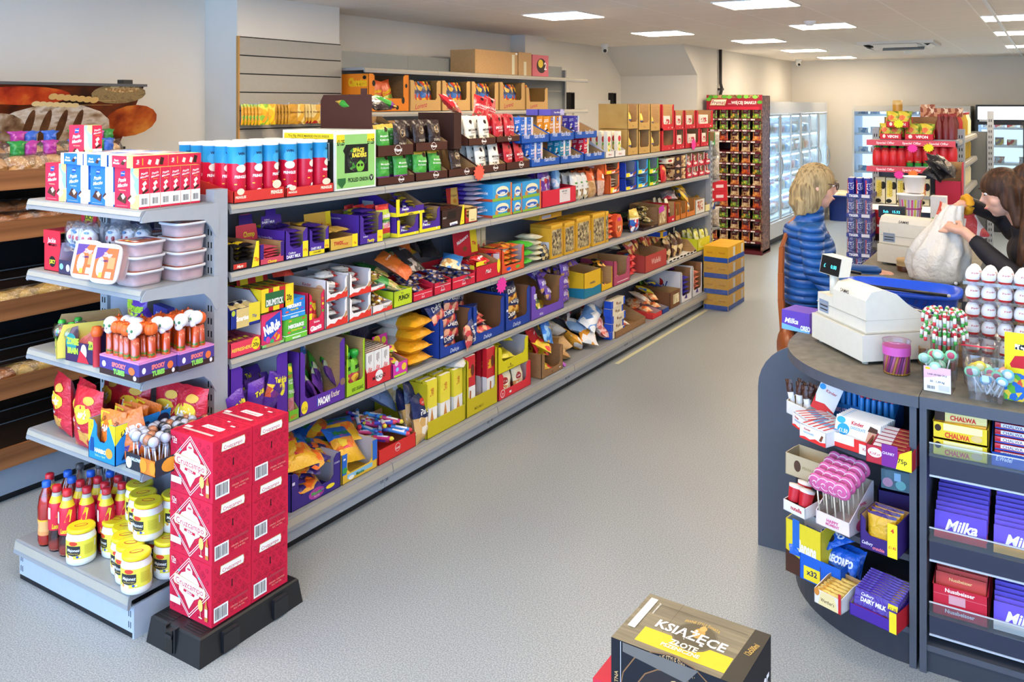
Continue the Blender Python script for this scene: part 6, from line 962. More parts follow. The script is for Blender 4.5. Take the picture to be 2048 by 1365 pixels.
for i,(x,y,q)in enumerate(((-3.28,.05,.5),(-3.23,.035,-.1),(-3.175,.04,.4),(-3.25,.09,.2),(-3.19,.1,-.3),(-3.11,.10,.2),(-3.06,.13,0),(-3.0,.15,.2))):
    o=thing('skull_lolly',('white skull marshmallow lolly in the dark patterned box' if i<5 else 'white skull marshmallow lolly behind the leaning tubs'),'lollipop',(x,EY+y,ZE[1]+.03),sk,rz=q,group='skull lollies '+('box' if i<5 else 'back'));part('wrapper',wr,o,(0,0,.06))
t=carton(.1,.04,.22,'#3a3550',[T('HALLOWEEN',.5,.8,.05,'#d8d0e8',w=.8),('c',.5,.6,.3,.1,'#e08ab8'),('c',.3,.35,.2,.1,'#8ac0d8')]);thing('halloween_card_box','tall dark patterned card box at the back of the second end shelf','box',(-3.16,EY+.24,ZE[1]+.001),t.mesh('c'))
def tub(w=.145,h=.045):
    m=M();r=w/2;n=24
    def sq(k,z,p=4.5):return[(k*r*(abs(cos(a))**(2/p))*(1 if cos(a)>0 else-1),k*r*(abs(sin(a))**(2/p))*(1 if sin(a)>0 else-1),z)for a in[2*pi*(i+.5)/n for i in range(n)]]
    rg=[sq(.82,0),sq(.86,.004),sq(.92,h),sq(1,h),sq(1,h+.008),sq(.95,h+.009),sq(.93,h+.006)]
    vs=sum(rg,[]);fs=[(j*n+i,j*n+(i+1)%n,(j+1)*n+(i+1)%n,(j+1)*n+i)for j in range(6)for i in range(n)];ks=['milky:#e9d9dc:.45']*2*n+['milky:#eeecee:.7']*4*n
    m.add(vs,fs,ks,True);m.add(rg[0],[tuple(range(n))[::-1]],'milky:#e9d9dc:.45');m.add(rg[-1],[tuple(range(n))],'milky:#eeecee:.6')
    m.art((-r*.8,-r*.8,h+.0075),(r*1.6,0,0),(0,r*1.6,0),[('r',.02,.02,.98,.98,'#e8642a/p'),('p',[(.02,.98),(.55,.98),(.3,.7),(.02,.6)],'#5a3a8a/p'),('c',.3,.4,.16,.3,'#e2e0e6/p'),T('Zingy',.55,.78,.12,'#f0b8d8/p',w=.5,i=.2,b=.05),T('VAMPIRE',.5,.58,.07,'#3a2a6a/p',w=.5,b=.03),('r',.62,.35,.92,.7,'#f0905a/p'),('r',.3,.06,.45,.22,'#f0d84a/p'),('r',.6,.06,.85,.25,'#f4f2f0/p')],.0003)
    return m
tb_=tub().mesh('tub')
def sweets_in():
    m=M();R=random.Random(4);m.box((-.05,-.05,.004),(.05,.05,.03),'P:#c98a8a,#e0a8a0,#b8706c,#d89a94:60/p')
    for i in range(16):m.tube([(R.uniform(-.05,.05),R.uniform(-.05,.05),.034+R.uniform(0,.005))for _ in range(3)],.005,'#d09088/p',6)
    return m.mesh('sw')
swm=sweets_in()
def ptub(x,y,z,lab,r=(0,0,0),grp=None):
    F=F_(x,EY+y,z,0);o=pl(F,tb_,'sweet_tub',lab,'tub of sweets',(0,0,0),r,grp);part('sweets',swm,o)
for i,(x,n,y)in enumerate(((-2.855,4,.22),(-2.905,3,.07),(-3.06,3,.22),(-3.05,2,.11))):
    for k in range(n):ptub(x+(.01 if i==1 and k==2 else 0),y+.006*(k%2),ZE[1]+.002+.055*k,'square clear tub of pink sweets with orange label, '+('back right stack','front right stack','back middle stack','stack behind the leaning tubs')[i]+', '+(['bottom','second','third','top'][k]if k<n-1 else 'topmost'))
for i,x in enumerate((-3.075,-2.935)):ptub(x,-.0+.012*(1-i),ZE[1]+.078,'square tub standing on edge with its orange label forward, '+('left','right')[i]+' of the pair',(1.32,0,.12))
# ---- shelf 3
t=tray(.2,.24,.13,.06,'#e2cc5a',KR,sd=.1,front=[('c',.15,.5,.1,.3,'#8ac03a'),T('Boo balls',.6,.5,.2,'#4a8a3a',w=.4,i=.2),('c',.9,.5,.06,.3,'#b8d83a')]);thing('display_box','pale yellow kraft lined box with green gumball globes, third end shelf','display box',(-3.37,EY+.02,ZE[2]+.001),t.mesh('tray'),rz=-.5)
def globe():
    m=M();m.lathe([(.02,0,'#2f9a3a/p'),(.026,.004),(.017,.03),(.02,.034),(.03,.045,'clear:#e8f2f8:.12'),(.037,.07),(.03,.093),(.014,.1,'#3fae3a/p'),(.016,.103),(.012,.112),(0,.114)],18,'#2f9a3a/p');m.ell((0,0,.065),(.028,.028,.022),'P:#d83a3a,#e8c83a,#3a6ad0,#b8583a,#5fae3a:110/p',14,8);return m.mesh('g')
gm=globe()
for i,(x,y)in enumerate(((-3.35,.035),(-3.275,.03),(-3.33,.09))):thing('gumball_globe','green topped clear gumball globe, '+('left','right','behind the front two')[i]+' in the yellow box','sweet',(x,EY+y,ZE[2]+.02),gm)
zb_=[('c',.2,.6,.18,.3,'#2f8a8a'),T('ZOMBIE',.25,.65,.2,'#b8e03a',w=.4,b=.06),T('BRAIN',.25,.35,.18,'#b8e03a',w=.35,b=.06),('c',.62,.35,.1,.25,'#e8e0e0'),T('ZOM',.88,.6,.24,'#b8e03a',w=.22,b=.06),('p',[(.4,0),(.5,.4),(.7,.2),(.8,0)],'#c82a3a')]
t=tray(.165,.2,.12,.075,'#3a2350','#b8a8c0',sd=.15,front=zb_);thing('display_box','dark purple box of brain sweets with green lettering, third end shelf','display box',(-3.16,EY-.005,ZE[2]+.001),t.mesh('tray'),rz=.12)
bs_=bagh(.1,.11,.04,'P:#c8646a,#d8868a,#b04a54:35/w',(),seed=2)
for i in range(5):thing('brain_sweet_bag','pink brain sweet bag in the dark purple box','bag of sweets',(-3.2+.03*(i%3),EY+.03+.03*i,ZE[2]+.05),bs_,rot=(-1.1,.1*i,.3*i),group='pink brain bags')
zbg=lambda c,s:bagh(.1,.17,.04,[(.35,'P:#5a3a8a,#7a4aa8,#c82a3a:20/w'),(1,c)],[T('ZOMBIE',.5,.78,.13,'#c8e83a',w=.85,b=.07),T('BRAIN',.5,.62,.13,'#c8e83a',w=.75,b=.07),('p',[(.25,.5),(.75,.5),(.6,.42),(.5,.35),(.4,.42)],'#c82a4a')],seed=s)
for i,(x,y,z,c,r,lab)in enumerate(((-3.14,.22,.03,'#7a4ab8/w',(-.1,0,0),'purple zombie sweet bag standing upright at the back'),(-3.2,.26,.04,'#e2c84a/w',(-.1,0,0),'yellow sweet bag standing behind the purple zombie one'),(-3.13,.12,.05,'#5a2f9a/w',(-.5,.9,.2),'purple zombie sweet bag leaning sideways to the right'),(-3.21,.27,.06,'#e0cc5a/w',(0,0,.2),'second yellow sweet bag at the back of the third end shelf'))):thing('sweet_bag',lab,'bag of sweets',(x,EY+y,ZE[2]+z),zbg(c,i),rot=r)
t=carton(.12,.03,.2,'#3a3a9a',[T('PUMPKIN',.5,.85,.06,'#d8d0f0',w=.6),('c',.25,.45,.2,.12,'#e8702a'),T('LIGHT',.65,.5,.05,'#c8c8f0',w=.4)]);thing('pumpkin_card_pack','violet card pack with a pumpkin at the back of the third end shelf','card pack',(-2.96,EY+.2,ZE[2]+.001),t.mesh('c'),rz=-.2)
# spooky tubes
stf=[('r',0,0,1,.3,'#3a2422'),('r',0,.9,1,1,'#d88ac0'),T('SPOOKY',.5,.62,.22,'#e87a7a',w=.36,b=.07),T('TUBES',.5,.28,.24,'#8ad05a',w=.34,b=.07),('c',.82,.5,.08,.2,'#e8723a'),('c',.12,.55,.05,.16,'#eceaf0'),('c',.9,.18,.04,.12,'#eceaf0')]
def sptray(w,d):m=M();m.box((-w/2,0,0),(w/2,d,.07),'#4a3a8a');m.art((-w/2,0,0),(w,0,0),(0,0,.07),stf);m.art((w/2,0,0),(0,d,0),(0,0,.07),stf);m.box((-w/2+.002,.002,.07),(w/2-.002,d-.002,.0705),'#e08ac4');return m.mesh('st')
F1=F_(-2.965+.105,EY-.035,ZE[2]+.002,.0);st1=sptray(.235,.155)
sx0=-2.983
thing('tube_stand','pink topped violet stand of halloween sweet tubes, front of the third end shelf','display box',(sx0+.118,1.892,ZE[2]+.002),st1);thing('tube_stand','pink topped violet stand of halloween sweet tubes, rear of the third end shelf','display box',(sx0+.13,2.05,ZE[2]+.002),st1)
def sptube(skull):
    m=M();r=.0165;m.lathe([(r*.6,.0,'clear:#ffe0c0:.1'),(r,.01),(r,.118),(r*.8,.12)],14,'clear');m.lathe([(r*.85,.003,'P:#e86a1a,#5fbf2a,#e8842a,#4aae2a:130/p'),(r*.93,.01),(r*.93,.05),(r*.9,.055,'#e2641e/p'),(r*.93,.112),(0,.115)],12,'#e2641e/p')
    if skull:
        m.ell((0,0,.147),(.025,.027,.026),'#eeedf2/p',16,10);m.ell((0,-.012,.127),(.016,.014,.015),'#eeedf2/p',12,7)
        for x in(-.010,.010):m.ell((x,-.0235,.145),(.0055,.004,.006),'#3f7a4a/p',8,6)
        m.ell((0,-.0265,.135),(.003,.002,.004),'#8a8a90/p',8,4)
    else:
        for a in range(8):m.ell((.011*cos(a*pi/4),.011*sin(a*pi/4),.141),(.014,.014,.021),'#e4601c/p',10,7)
        m.tube([(0,0,.158),(.003,0,.17)],[.005,.003],'#e4601c/p',6)
    return m.mesh('sp')
tbS,tbP=sptube(1),sptube(0);RS=random.Random(5)
pat=['SPPP S','PSSSP ',' PSPPS','SPPPSP']
spots=[(-2.945,.0,1),(-2.90,.0,0),(-2.865,-.003,0),(-2.83,-.006,0),(-2.785,-.006,1),(-2.955,.045,0),(-2.915,.04,1),(-2.875,.04,1),(-2.84,.042,1),(-2.80,.045,0),(-2.77,.05,0),(-2.885,.09,0),(-2.84,.09,0),(-2.80,.1,1),(-2.76,.1,1),(-2.865,.15,0),(-2.83,.16,0),(-2.79,.17,0),(-2.755,.16,1),(-2.86,.21,0),(-2.82,.22,0),(-2.78,.225,1),(-2.745,.215,1),(-2.75,.25,0),(-2.84,.26,0)]
for x,y,s in spots:
    thing('halloween_sweet_tube',('white skull' if s else 'orange pumpkin')+' topped orange and green sweet tube in the '+('front' if y<.12 else 'rear')+' pink topped stand','sweet tube',(x-.012,1.918+y,ZE[2]+.035),tbS if s else tbP,rot=(RS.uniform(-.05,.05),RS.uniform(-.05,.05),RS.uniform(-.5,.6)),group=('skull' if s else 'pumpkin')+' tubes '+('front' if y<.12 else 'rear'))
thing('halloween_sweet_tube','small red pumpkin topped tube beside the dark purple box','sweet tube',(-3.06,EY+.0,ZE[2]+.002),cached('rt',lambda:M().lathe([(.014,0,'#c8303a/p'),(.014,.11),(.018,.115,'#e4601c/p'),(.022,.13),(.016,.15),(0,.152)],14,'#c8303a/p').mesh('r')))
# ---- shelf 4
ly=lambda s:bagh(.175,.23,.07,[(.28,'P:#c8283a,#e0a04a,#c82030,#d87a3a:12/w'),(1,'#cc2434/w')],[('c',.5,.6,.34,.15,'#f0c83a'),('p',[(.18,.66),(.8,.72),(.84,.56),(.22,.5)],'#c8202e'),T("Lay's",.5,.61,.12,'#fff',w=.55,i=.25,b=.04),('c',.68,.83,.18,.07,'#e8b04a'),T('Paprika',.4,.38,.045,'#fff',w=.4,i=.3)],seed=s)
for i,(x,y,q,lean,lab)in enumerate(((-3.37,.04,-.25,.02,'red crisps bag at the left edge of the fourth end shelf'),(-3.22,.03,-.2,-.05,'red crisps bag, second from the left on the fourth end shelf'),(-3.13,-.01,.0,-.03,'red crisps bag at the front behind the blue box'),(-3.08,.14,.1,-.1,'red crisps bag behind the front three'),(-2.93,.2,.1,-.05,'red crisps bag standing at the back middle'),(-2.82,.21,.1,-.05,'red crisps bag standing at the back right'),(-3.25,.16,-.2,-.1,'red crisps bag at the back left'))):thing('crisps_bag',lab,'bag of crisps',(x,EY+y+.02,ZE[3]+.002),ly(i),rot=(lean,0,q))
HB='#1f86d8';hf=[('p',[(0,1),(.2,1),(.2,.85),(.05,.45),(0,.4)],'#f0dc2a'),('p',[(.75,1),(1,1),(1,.5),(.85,.8)],'#f0dc2a'),T('£1.25',.1,.82,.07,'#1a1a1a',w=.15,r=60),T('HARIBO',.45,.26,.1,'#f2f2f6',w=.42,b=.06),T('TRICK or TREAT',.45,.13,.05,'#b8e03a',w=.4,i=.2),('c',.78,.27,.13,.13,'#f0a03a'),('p',[(.05,.2),(.1,.55),(.2,.55),(.22,.2)],'#144a8a')]
t=tray(.165,.235,.145,.07,HB,KR,pw=.05,front=hf,sd=1);m=t;m.art((.0825,0,0),(0,.235,0),(0,0,.145),[('p',[(0,1),(.45,1),(.2,.85),(0,.5)],'#f0dc2a'),T('£1.25',.2,.82,.13,'#1a1a1a',w=.25,r=25),('c',.55,.82,.05,.04,'#12305a'),('c',.85,.8,.11,.14,'#2a2a4a'),('p',[(.1,.1),(.2,.4),(.3,.1)],'#12305a'),('r',.3,.2,.9,.22,'#12305a')])
thing('display_box','bright blue halloween sweets box with yellow price corners','display box',(-2.972,1.893,ZE[3]+.002),m.mesh('tray'),rz=.0)
ob=lambda s:bagh(.14,.17,.03,[(.3,'P:#e8702a,#5a2f7a,#f0a03a:25/w'),(1,'#e87a2a/w')],[('p',[(0,.95),(.4,.95),(.1,.6),(0,.6)],'#f0dc2a'),T('£1.25',.18,.8,.08,'#1a1a1a',w=.25,r=30),T('HARIBO',.55,.62,.13,'#f0e8ea',w=.8,b=.05)],seed=s)
for i in range(4):thing('sweet_bag','orange halloween sweet bag standing inside the bright blue box','bag of sweets',(-2.965,1.93+.045*i,ZE[3]+.01),ob(i%2),rot=(-.05,.1*(i%2),.1),group='orange bags blue box')
thing('sweet_bag','orange halloween sweet bag leaning outside against the blue box','bag of sweets',(-2.855,1.955,ZE[3]+.02),ob(5),rot=(-.15,-.35,.5))
t=tray(.17,.3,.06,.055,'#d87a2a','#b8703a',sd=.9,front=[('r',0,0,.5,1,'#2a2a34'),('c',.1,.4,.1,.35,'#d8e8f0'),T('HALLOWEEN',.38,.68,.2,'#d8e8f8',w=.42,b=.04),('c',.6,.5,.12,.4,'#e8942a'),('c',.9,.5,.1,.4,'#e8942a')],left=[]);t.art((.085,0,0),(0,.3,0),(0,0,.06),[('r',0,0,1,1,'#2a2a34'),('c',.2,.5,.12,.42,'#e8942a')]);thing('display_box','black and orange box of halloween lollipops, fourth end shelf','display box',(-2.765,EY-.02,ZE[3]+.002),t.mesh('tray'))
def hlolly(c):m=M();m.tube([(0,0,0),(0,0,.085)],.0028,'#eceaf2/p',6);m.ell((0,0,.1),(.018,.018,.018),c,12,8);m.ell((0,0,.1),(.021,.021,.021),'film:#f4f6fa:.06',12,8);m.tube([(0,0,.082),(0,0,.07)],[.014,.005],'film:#f4f6fa:.1',8);return m.mesh('h')
hl=[hlolly(c)for c in('#d8d8e2/p','#2a2c3a/p','#c9cad6/p','#c87a4a/p')]
for j in range(8):
    for i in range(5):thing('halloween_lollipop',('white','black','pale grey','orange')[(i*3+j*2)%4 if j>1 else(0,0,2,3)[(i+j)%4]]+' wrapped lollipop in the black and orange box','lollipop',(-2.835+.034*i,EY+.0+.034*j,ZE[3]+.02),hl[(i*3+j*2)%4 if j>1 else(0,0,2,3)[(i+j)%4]],rot=(RS.uniform(-.1,.1),RS.uniform(-.1,.1),0),group='halloween lollipops '+str((i*3+j*2)%4 if j>1 else(0,0,2,3)[(i+j)%4]))
# ---- base shelf: bottles and jars
def bottle(kind):
    m=M();liq={'o':'clear:#f08a3a:.10','r':'clear:#e0a098:.08'}[kind];r=.031
    m.lathe([(.012,.004,liq),(r*.8,.0),(r,.02),(r*.97,.06),(r*.9,.075),(r,.1),(r*1.02,.15),(r*.85,.19),(r*.5,.218),(.013,.228),(.013,.236)],18,liq)
    if kind=='o':m.lathe([(r*.9,.008,'#e0521a/p'),(r*.93,.02),(r*.9,.06),(r*.84,.075),(r*.93,.1),(r*.95,.15),(r*.75,.185),(0,.19)],14,'#e0521a/p')
    else:m.lathe([(r*.88,.006,'#d08a7c/p'),(r*.9,.03),(0,.032)],14,'#c87a5a/p')
    if kind=='r':
        m.lathe([(r*1.01,.085,'#d8203c/p'),(r*1.035,.15),(r*.88,.188,'#f0d02a/p'),(r*.68,.205),(r*.6,.212,'#b8b0ac/p'),(.016,.225)],18,'#d8203c/p')
        m.W=lambda p:V(((r*1.04-p.y)*sin(p.x/r),-(r*1.04-p.y)*cos(p.x/r),p.z));m.art((-.04,0,.08),(.08,0,0),(0,0,.11),[T('Lucozade',.62,.2,.16,'#f0d02a/p',w=.6,i=.2,b=.05),('p',[(.5,.5),(.7,.95),(.85,.9),(.75,.5)],'#f0c02a/p'),('r',.1,.45,.25,.85,'#e8e0e8/p')]);m.W=None
    else:
        m.lathe([(r*1.0,.045,'#e89a5a/p'),(r*.98,.06,'#f0b070/p'),(r*.93,.08),(r*1.01,.1,'#f0c02a/p'),(r*1.02,.106)],18,'#f0b070/p')
    c='#2260d0/p' if kind=='o' else '#c8202e/p';m.lathe([(.0165,.228,c),(.0165,.248),(.013,.251),(0,.252)],16,c);return m
bo=bottle('o').mesh('b');br=bottle('r').mesh('b')
def cap_bottle():m=M();r=.03;m.lathe([(.012,.004,'clear:#d8dce2:.14'),(r,.01),(r,.15),(r*.5,.215),(.013,.225)],16,'clear:#d8dce2:.14');m.lathe([(r*.9,.01,'#3a2422/p'),(r*.93,.14),(0,.145)],12,'#3a2422/p');m.lathe([(.016,.226,'#4a4c52/p'),(.016,.246),(0,.248)],14,'#4a4c52/p');return m.mesh('b')
bk=cap_bottle()
B=[(-3.455,.045,'r'),(-3.40,-.0,'o'),(-3.327,.0,'r'),(-3.255,-.0,'r'),(-3.42,.1,'o'),(-3.35,.075,'o'),(-3.29,.075,'r'),(-3.215,.055,'r'),(-3.26,.13,'r'),(-3.19,.115,'r'),(-3.34,.15,'o'),(-3.14,.09,'r'),(-3.13,.15,'r'),(-3.45,.17,'k'),(-3.39,.22,'k'),(-3.27,.19,'o'),(-3.2,.18,'r'),(-3.3,.25,'k'),(-3.22,.25,'k'),(-3.13,.21,'r'),(-3.16,.27,'k')]
for x,y,k in B:thing('drink_bottle',{'r':'red labelled drink bottle with red cap on the end base shelf','o':'orange drink bottle with blue cap on the end base shelf','k':'dark drink bottle with grey cap at the back of the end base shelf'}[k],'bottle',(x,EY+y,ZE[4]+.001),{'r':br,'o':bo,'k':bk}[k],rz=RS.uniform(.1,1.0),group='drink bottles '+k)
def jar():
    r=.053;c='#ecebe6/p'
    m=M();m.lathe([(r*.85,0,c),(r*.98,.006),(r,.02),(r,.095),(r*.9,.113),(r*.86,.12)],24,c)
    m.lathe([(r*1.003,.028,'#ece04a/p'),(r*1.006,.095)],24,'#ece04a/p')
    m.lathe([(r*.9,.118,'#d8302a/p'),(r*.95,.121,'#e8d820/p'),(r*.95,.131),(r*.9,.135),(r*.8,.134),(0,.134)],24,'#e8d820/p');R2=r*1.008
    m.art((-.02,-.02,.1342),(.04,0,0),(0,.04,0),[('c',.5,.5,.6,.3,'#c83a2a/p'),('c',.5,.5,.5,.2,'#e8d820/p')],.0003)
    m.W=lambda p:V(((R2-p.y)*sin(p.x/R2),-(R2-p.y)*cos(p.x/R2),p.z))
    m.art((-.06,0,.028),(.12,0,0),(0,0,.067),[('c',.28,.88,.14,.12,'#d8402a/p'),('r',.02,.33,.5,.74,'#26262c/p'),('c',.26,.33,.24,.14,'#26262c/p'),T('Majonez',.28,.52,.17,'#f4f2ee/p',w=.42,i=.25),T('DEKORACYJNY',.28,.32,.07,'#d8b85a/p',w=.36),('c',.15,.1,.15,.12,'#f0efea/p'),('c',.1,.14,.05,.08,'#e8a84a/p'),('o',.42,.14,.07,0,'#2a4aa8/p'),('o',.5,.14,.05,0,'#e8e6f0/p')]+[('r',.62,.25+.07*i,.9,.27+.07*i,'#b8a83a/p')for i in range(8)]+[('r',.95,.5,.999,.9,'#f2f0ea/p')]);m.W=None
    return m.mesh('jar')
jm=jar()
J=[(-3.165,-.028,0),(-3.10,.075,0),(-3.02,.065,0),(-2.955,.02,0),(-2.885,-.008,0),(-2.81,-.035,0),(-3.0,.16,0),(-2.9,.12,0),(-2.80,.09,0),(-2.82,.2,0),(-2.92,.23,0)]
for i,(x,y,k)in enumerate(J):thing('mayonnaise_jar','mayonnaise jar with yellow lid on the end base shelf, '+('front left beside the bottles','second, behind the front left one','third from the left','fourth from the left','fifth from the left','nearest the red beer boxes','behind the third','behind the fourth, under another jar','behind the rightmost','at the back right','at the back middle')[i],'jar',(x,EY+y+.03,ZE[4]+.001),jm,rz=.85+(.1,-.5,.0,-.05,-.25,.1,0,0,0,.3,0)[i])
for i,(x,y)in enumerate(((-3.03,.13),(-2.945,.085),(-2.87,.055),(-2.84,.15))):thing('mayonnaise_jar','mayonnaise jar stacked on the second layer, '+('left and half hidden by the shelf above','middle','right front','at the back')[i],'jar',(x,EY+y+.03,ZE[4]+.137),jm,rz=.8+(.1,.1,-.15,.5)[i])
# ================================================================ BEER BOXES ON PLASTIC PALLET
def pallet():
    x0,x1,y0,y1,h=-2.74,-2.45,1.915,2.39,.094;o=thing('plastic_plinth','black plastic pallet plinth under the red beer boxes','pallet',(x0,y0,0));w,d=x1-x0,y1-y0
    m=M();b=.012;lo,hi=[(0,0),(w,0),(w,d),(0,d)],[(b,b),(w-b,b),(w-b,d-b),(b,d-b)]
    m.add([(x,y,0)for x,y in lo]+[(x,y,h-.006)for x,y in hi]+[(x+(.006 if x<w/2 else-.006),y+(.006 if y<d/2 else-.006),h)for x,y in hi],[(3,2,1,0)]+[(i,(i+1)%4,4+(i+1)%4,4+i)for i in range(4)]+[(4+i,4+(i+1)%4,8+(i+1)%4,8+i)for i in range(4)]+[(8,9,10,11)],'#17181b/p')
    for i in range(5):m.box((.03,.03+.012*i,h),(.11,.036+.012*i,h+.002),'#1c1d20/p');m.box((.17,.03+.012*i,h),(w-.03,.036+.012*i,h+.002),'#1c1d20/p')
    part('deck',m,o)
    for y in(.13,.36):m=M();m.box((w-.012,y-.035,.008),(w+.008,y+.035,.07),'#1a1b1f/p');m.box((w-.012,y-.03,.07),(w+.004,y+.03,.076),'#26272b/p');part('side_clip',m,o)
    m=M();m.box((.115,-.004,.01),(.15,.02,.088),'#0e0f11/p');m.box((.105,-.001,.01),(.113,.02,.095),'#1c1d20/p');m.box((.152,-.001,.01),(.16,.02,.095),'#1c1d20/p');m.box((.115,-.008,.06),(.15,.0,.072),'#1f2024/p');part('latch',m,o)
pallet()
CR='#cf1a3e';CD='#ae1434'
def cruz():
    w,d,h=.228,.174,.2145
    pat=[]
    for i in range(6):
        for j in range(6):
            cx,cy=i*.2,j*.2;pat+=[(0,('p',[(cx,cy-.075),(cx+.075,cy),(cx,cy+.075),(cx-.075,cy)],CD)),(1,('p',[(cx,cy-.055),(cx+.055,cy),(cx,cy+.055),(cx-.055,cy)],CR)),(2,('c',cx,cy,.028,.028,CD))]
    pat=[p for _,p in sorted(pat,key=lambda q:q[0])if all(0<=q[0]<=1 and 0<=q[1]<=1 for q in(p[1]if p[0]=='p' else[(p[1]-.03,p[2]-.03),(p[1]+.03,p[2]+.03)]))]
    pat+=[('c',.1+.2*i,.1+.2*j,.035,.035,CD)for i in range(5)for j in range(5)]+[('c',.1+.2*i,.1+.2*j,.02,.02,CR)for i in range(5)for j in range(5)]
    WH='#f0ece8';bl='#7ac8d8'
    def ring(a,b,k):return[('p',[(.48,.5+a),(.48+a*.98,.5),(.48+b*.98,.5),(.48,.5+b)],k),('p',[(.48,.5-a),(.48,.5-b),(.48+b*.98,.5),(.48+a*.98,.5)],k),('p',[(.48,.5+a),(.48,.5+b),(.48-b*.98,.5),(.48-a*.98,.5)],k),('p',[(.48,.5-a),(.48-a*.98,.5),(.48-b*.98,.5),(.48,.5-b)],k)]
    fr=pat+ring(.495,.48,WH)+ring(.45,.435,WH)
    for(x,y)in((.48+.24*1,.5+.22),(.48-.24,.5+.22),(.48-.24,.5-.22),(.48+.24,.5-.22)):fr.append(('p',[(x,y+.03),(x+.03,y),(x,y-.03),(x-.03,y)],bl))
    fr+=[('p',[(.48,.9),(.56,.8),(.56,.74),(.66,.7),(.72,.62),(.72,.4),(.6,.33),(.48,.15),(.36,.33),(.24,.4),(.24,.62),(.3,.7),(.4,.74),(.4,.8)],WH),('c',.48,.72,.035,.06,'#e0c8c0'),('c',.48,.8,.05,.02,'#c84a5a'),
           ('p',[(.1,.53),(.14,.66),(.86,.58),(.88,.5),(.85,.42),(.13,.48)][:6],'#c9a05a'),('p',[(.11,.53),(.145,.645),(.85,.575),(.87,.5),(.84,.43),(.14,.49)],'#f6f3ef'),T('Cruzcampo',.49,.535,.11,'#c41838',w=.66,b=.005,r=-3),('p',[(.36,.455),(.62,.425),(.61,.38),(.35,.41)],'#c41838'),T('SEVILLA',.485,.418,.03,'#f4efe8',w=.2,r=-3,b=.03),
           T('12x',.12,.88,.07,WH,w=.11,b=.02),T('330ml',.12,.82,.03,WH,w=.1),('r',.03,.15,.28,.26,WH),('c',.76,.3,.055,.1,'#e8c86a'),('r',.755,.1,.765,.22,'#e0c8b0'),('c',.76,.1,.045,.015,'#e0c8b0'),('p',[(.86,.08),(.86,.3),(.88,.36),(.88,.42),(.91,.42),(.91,.36),(.93,.3),(.93,.08)],'#c87a3a'),('r',.865,.15,.925,.28,'#f0e4dc')]
    lb=[('p',[(.2,.79),(.22,.93),(.8,.93),(.82,.86),(.8,.78)],'#c9a05a'),('p',[(.21,.795),(.23,.92),(.79,.92),(.81,.86),(.79,.79)],'#f6f3ef'),T('Cruzcampo',.5,.845,.06,'#c41838',w=.5,b=.004),T('SEVILLA',.5,.8,.018,'#c41838',w=.16)]
    rt=pat+lb+[('r',.03,.695,.97,.7,'#7a0f24'),('r',.49,.5,.515,.62,'#1a1014'),('r',.02,.37,.98,.375,'#7a0f24'),('b',.05,.06,.4,.3),T('CERVEZA  12 BOTTLES',.68,.16,.025,'#e8a890',w=.5),T('ALC. 4.4% VOL.',.68,.11,.025,'#e8a890',w=.4),('r',.44,.26,.9,.3,'#b03a4a')]
    tp=pat+[('p',[(.3,.45),(.32,.6),(.74,.6),(.76,.52),(.74,.44)],'#f6f3ef'),T('Cruzcampo',.53,.52,.07,'#c41838',w=.36),('r',.1,.18,.8,.25,'#d8b8b4'),('r',.06,.27,.2,.36,WH),('r',.7,.75,.8,.8,WH),('r',.5,.9,.56,.94,WH)]
    return carton(w,d,h,CR,fr,rt,rt,tp).mesh('beer_box')
cz=cruz()
for k in range(3):
    for j in range(2):thing('beer_box','red patterned twelve bottle beer box, '+('bottom','middle','top')[k]+' layer '+('front','rear')[j]+' on the black plinth','beer box',(-2.59+.002*k,1.985+.1765*j+.001*k,.097+.2155*k),cz,rz=.004*(k-1))
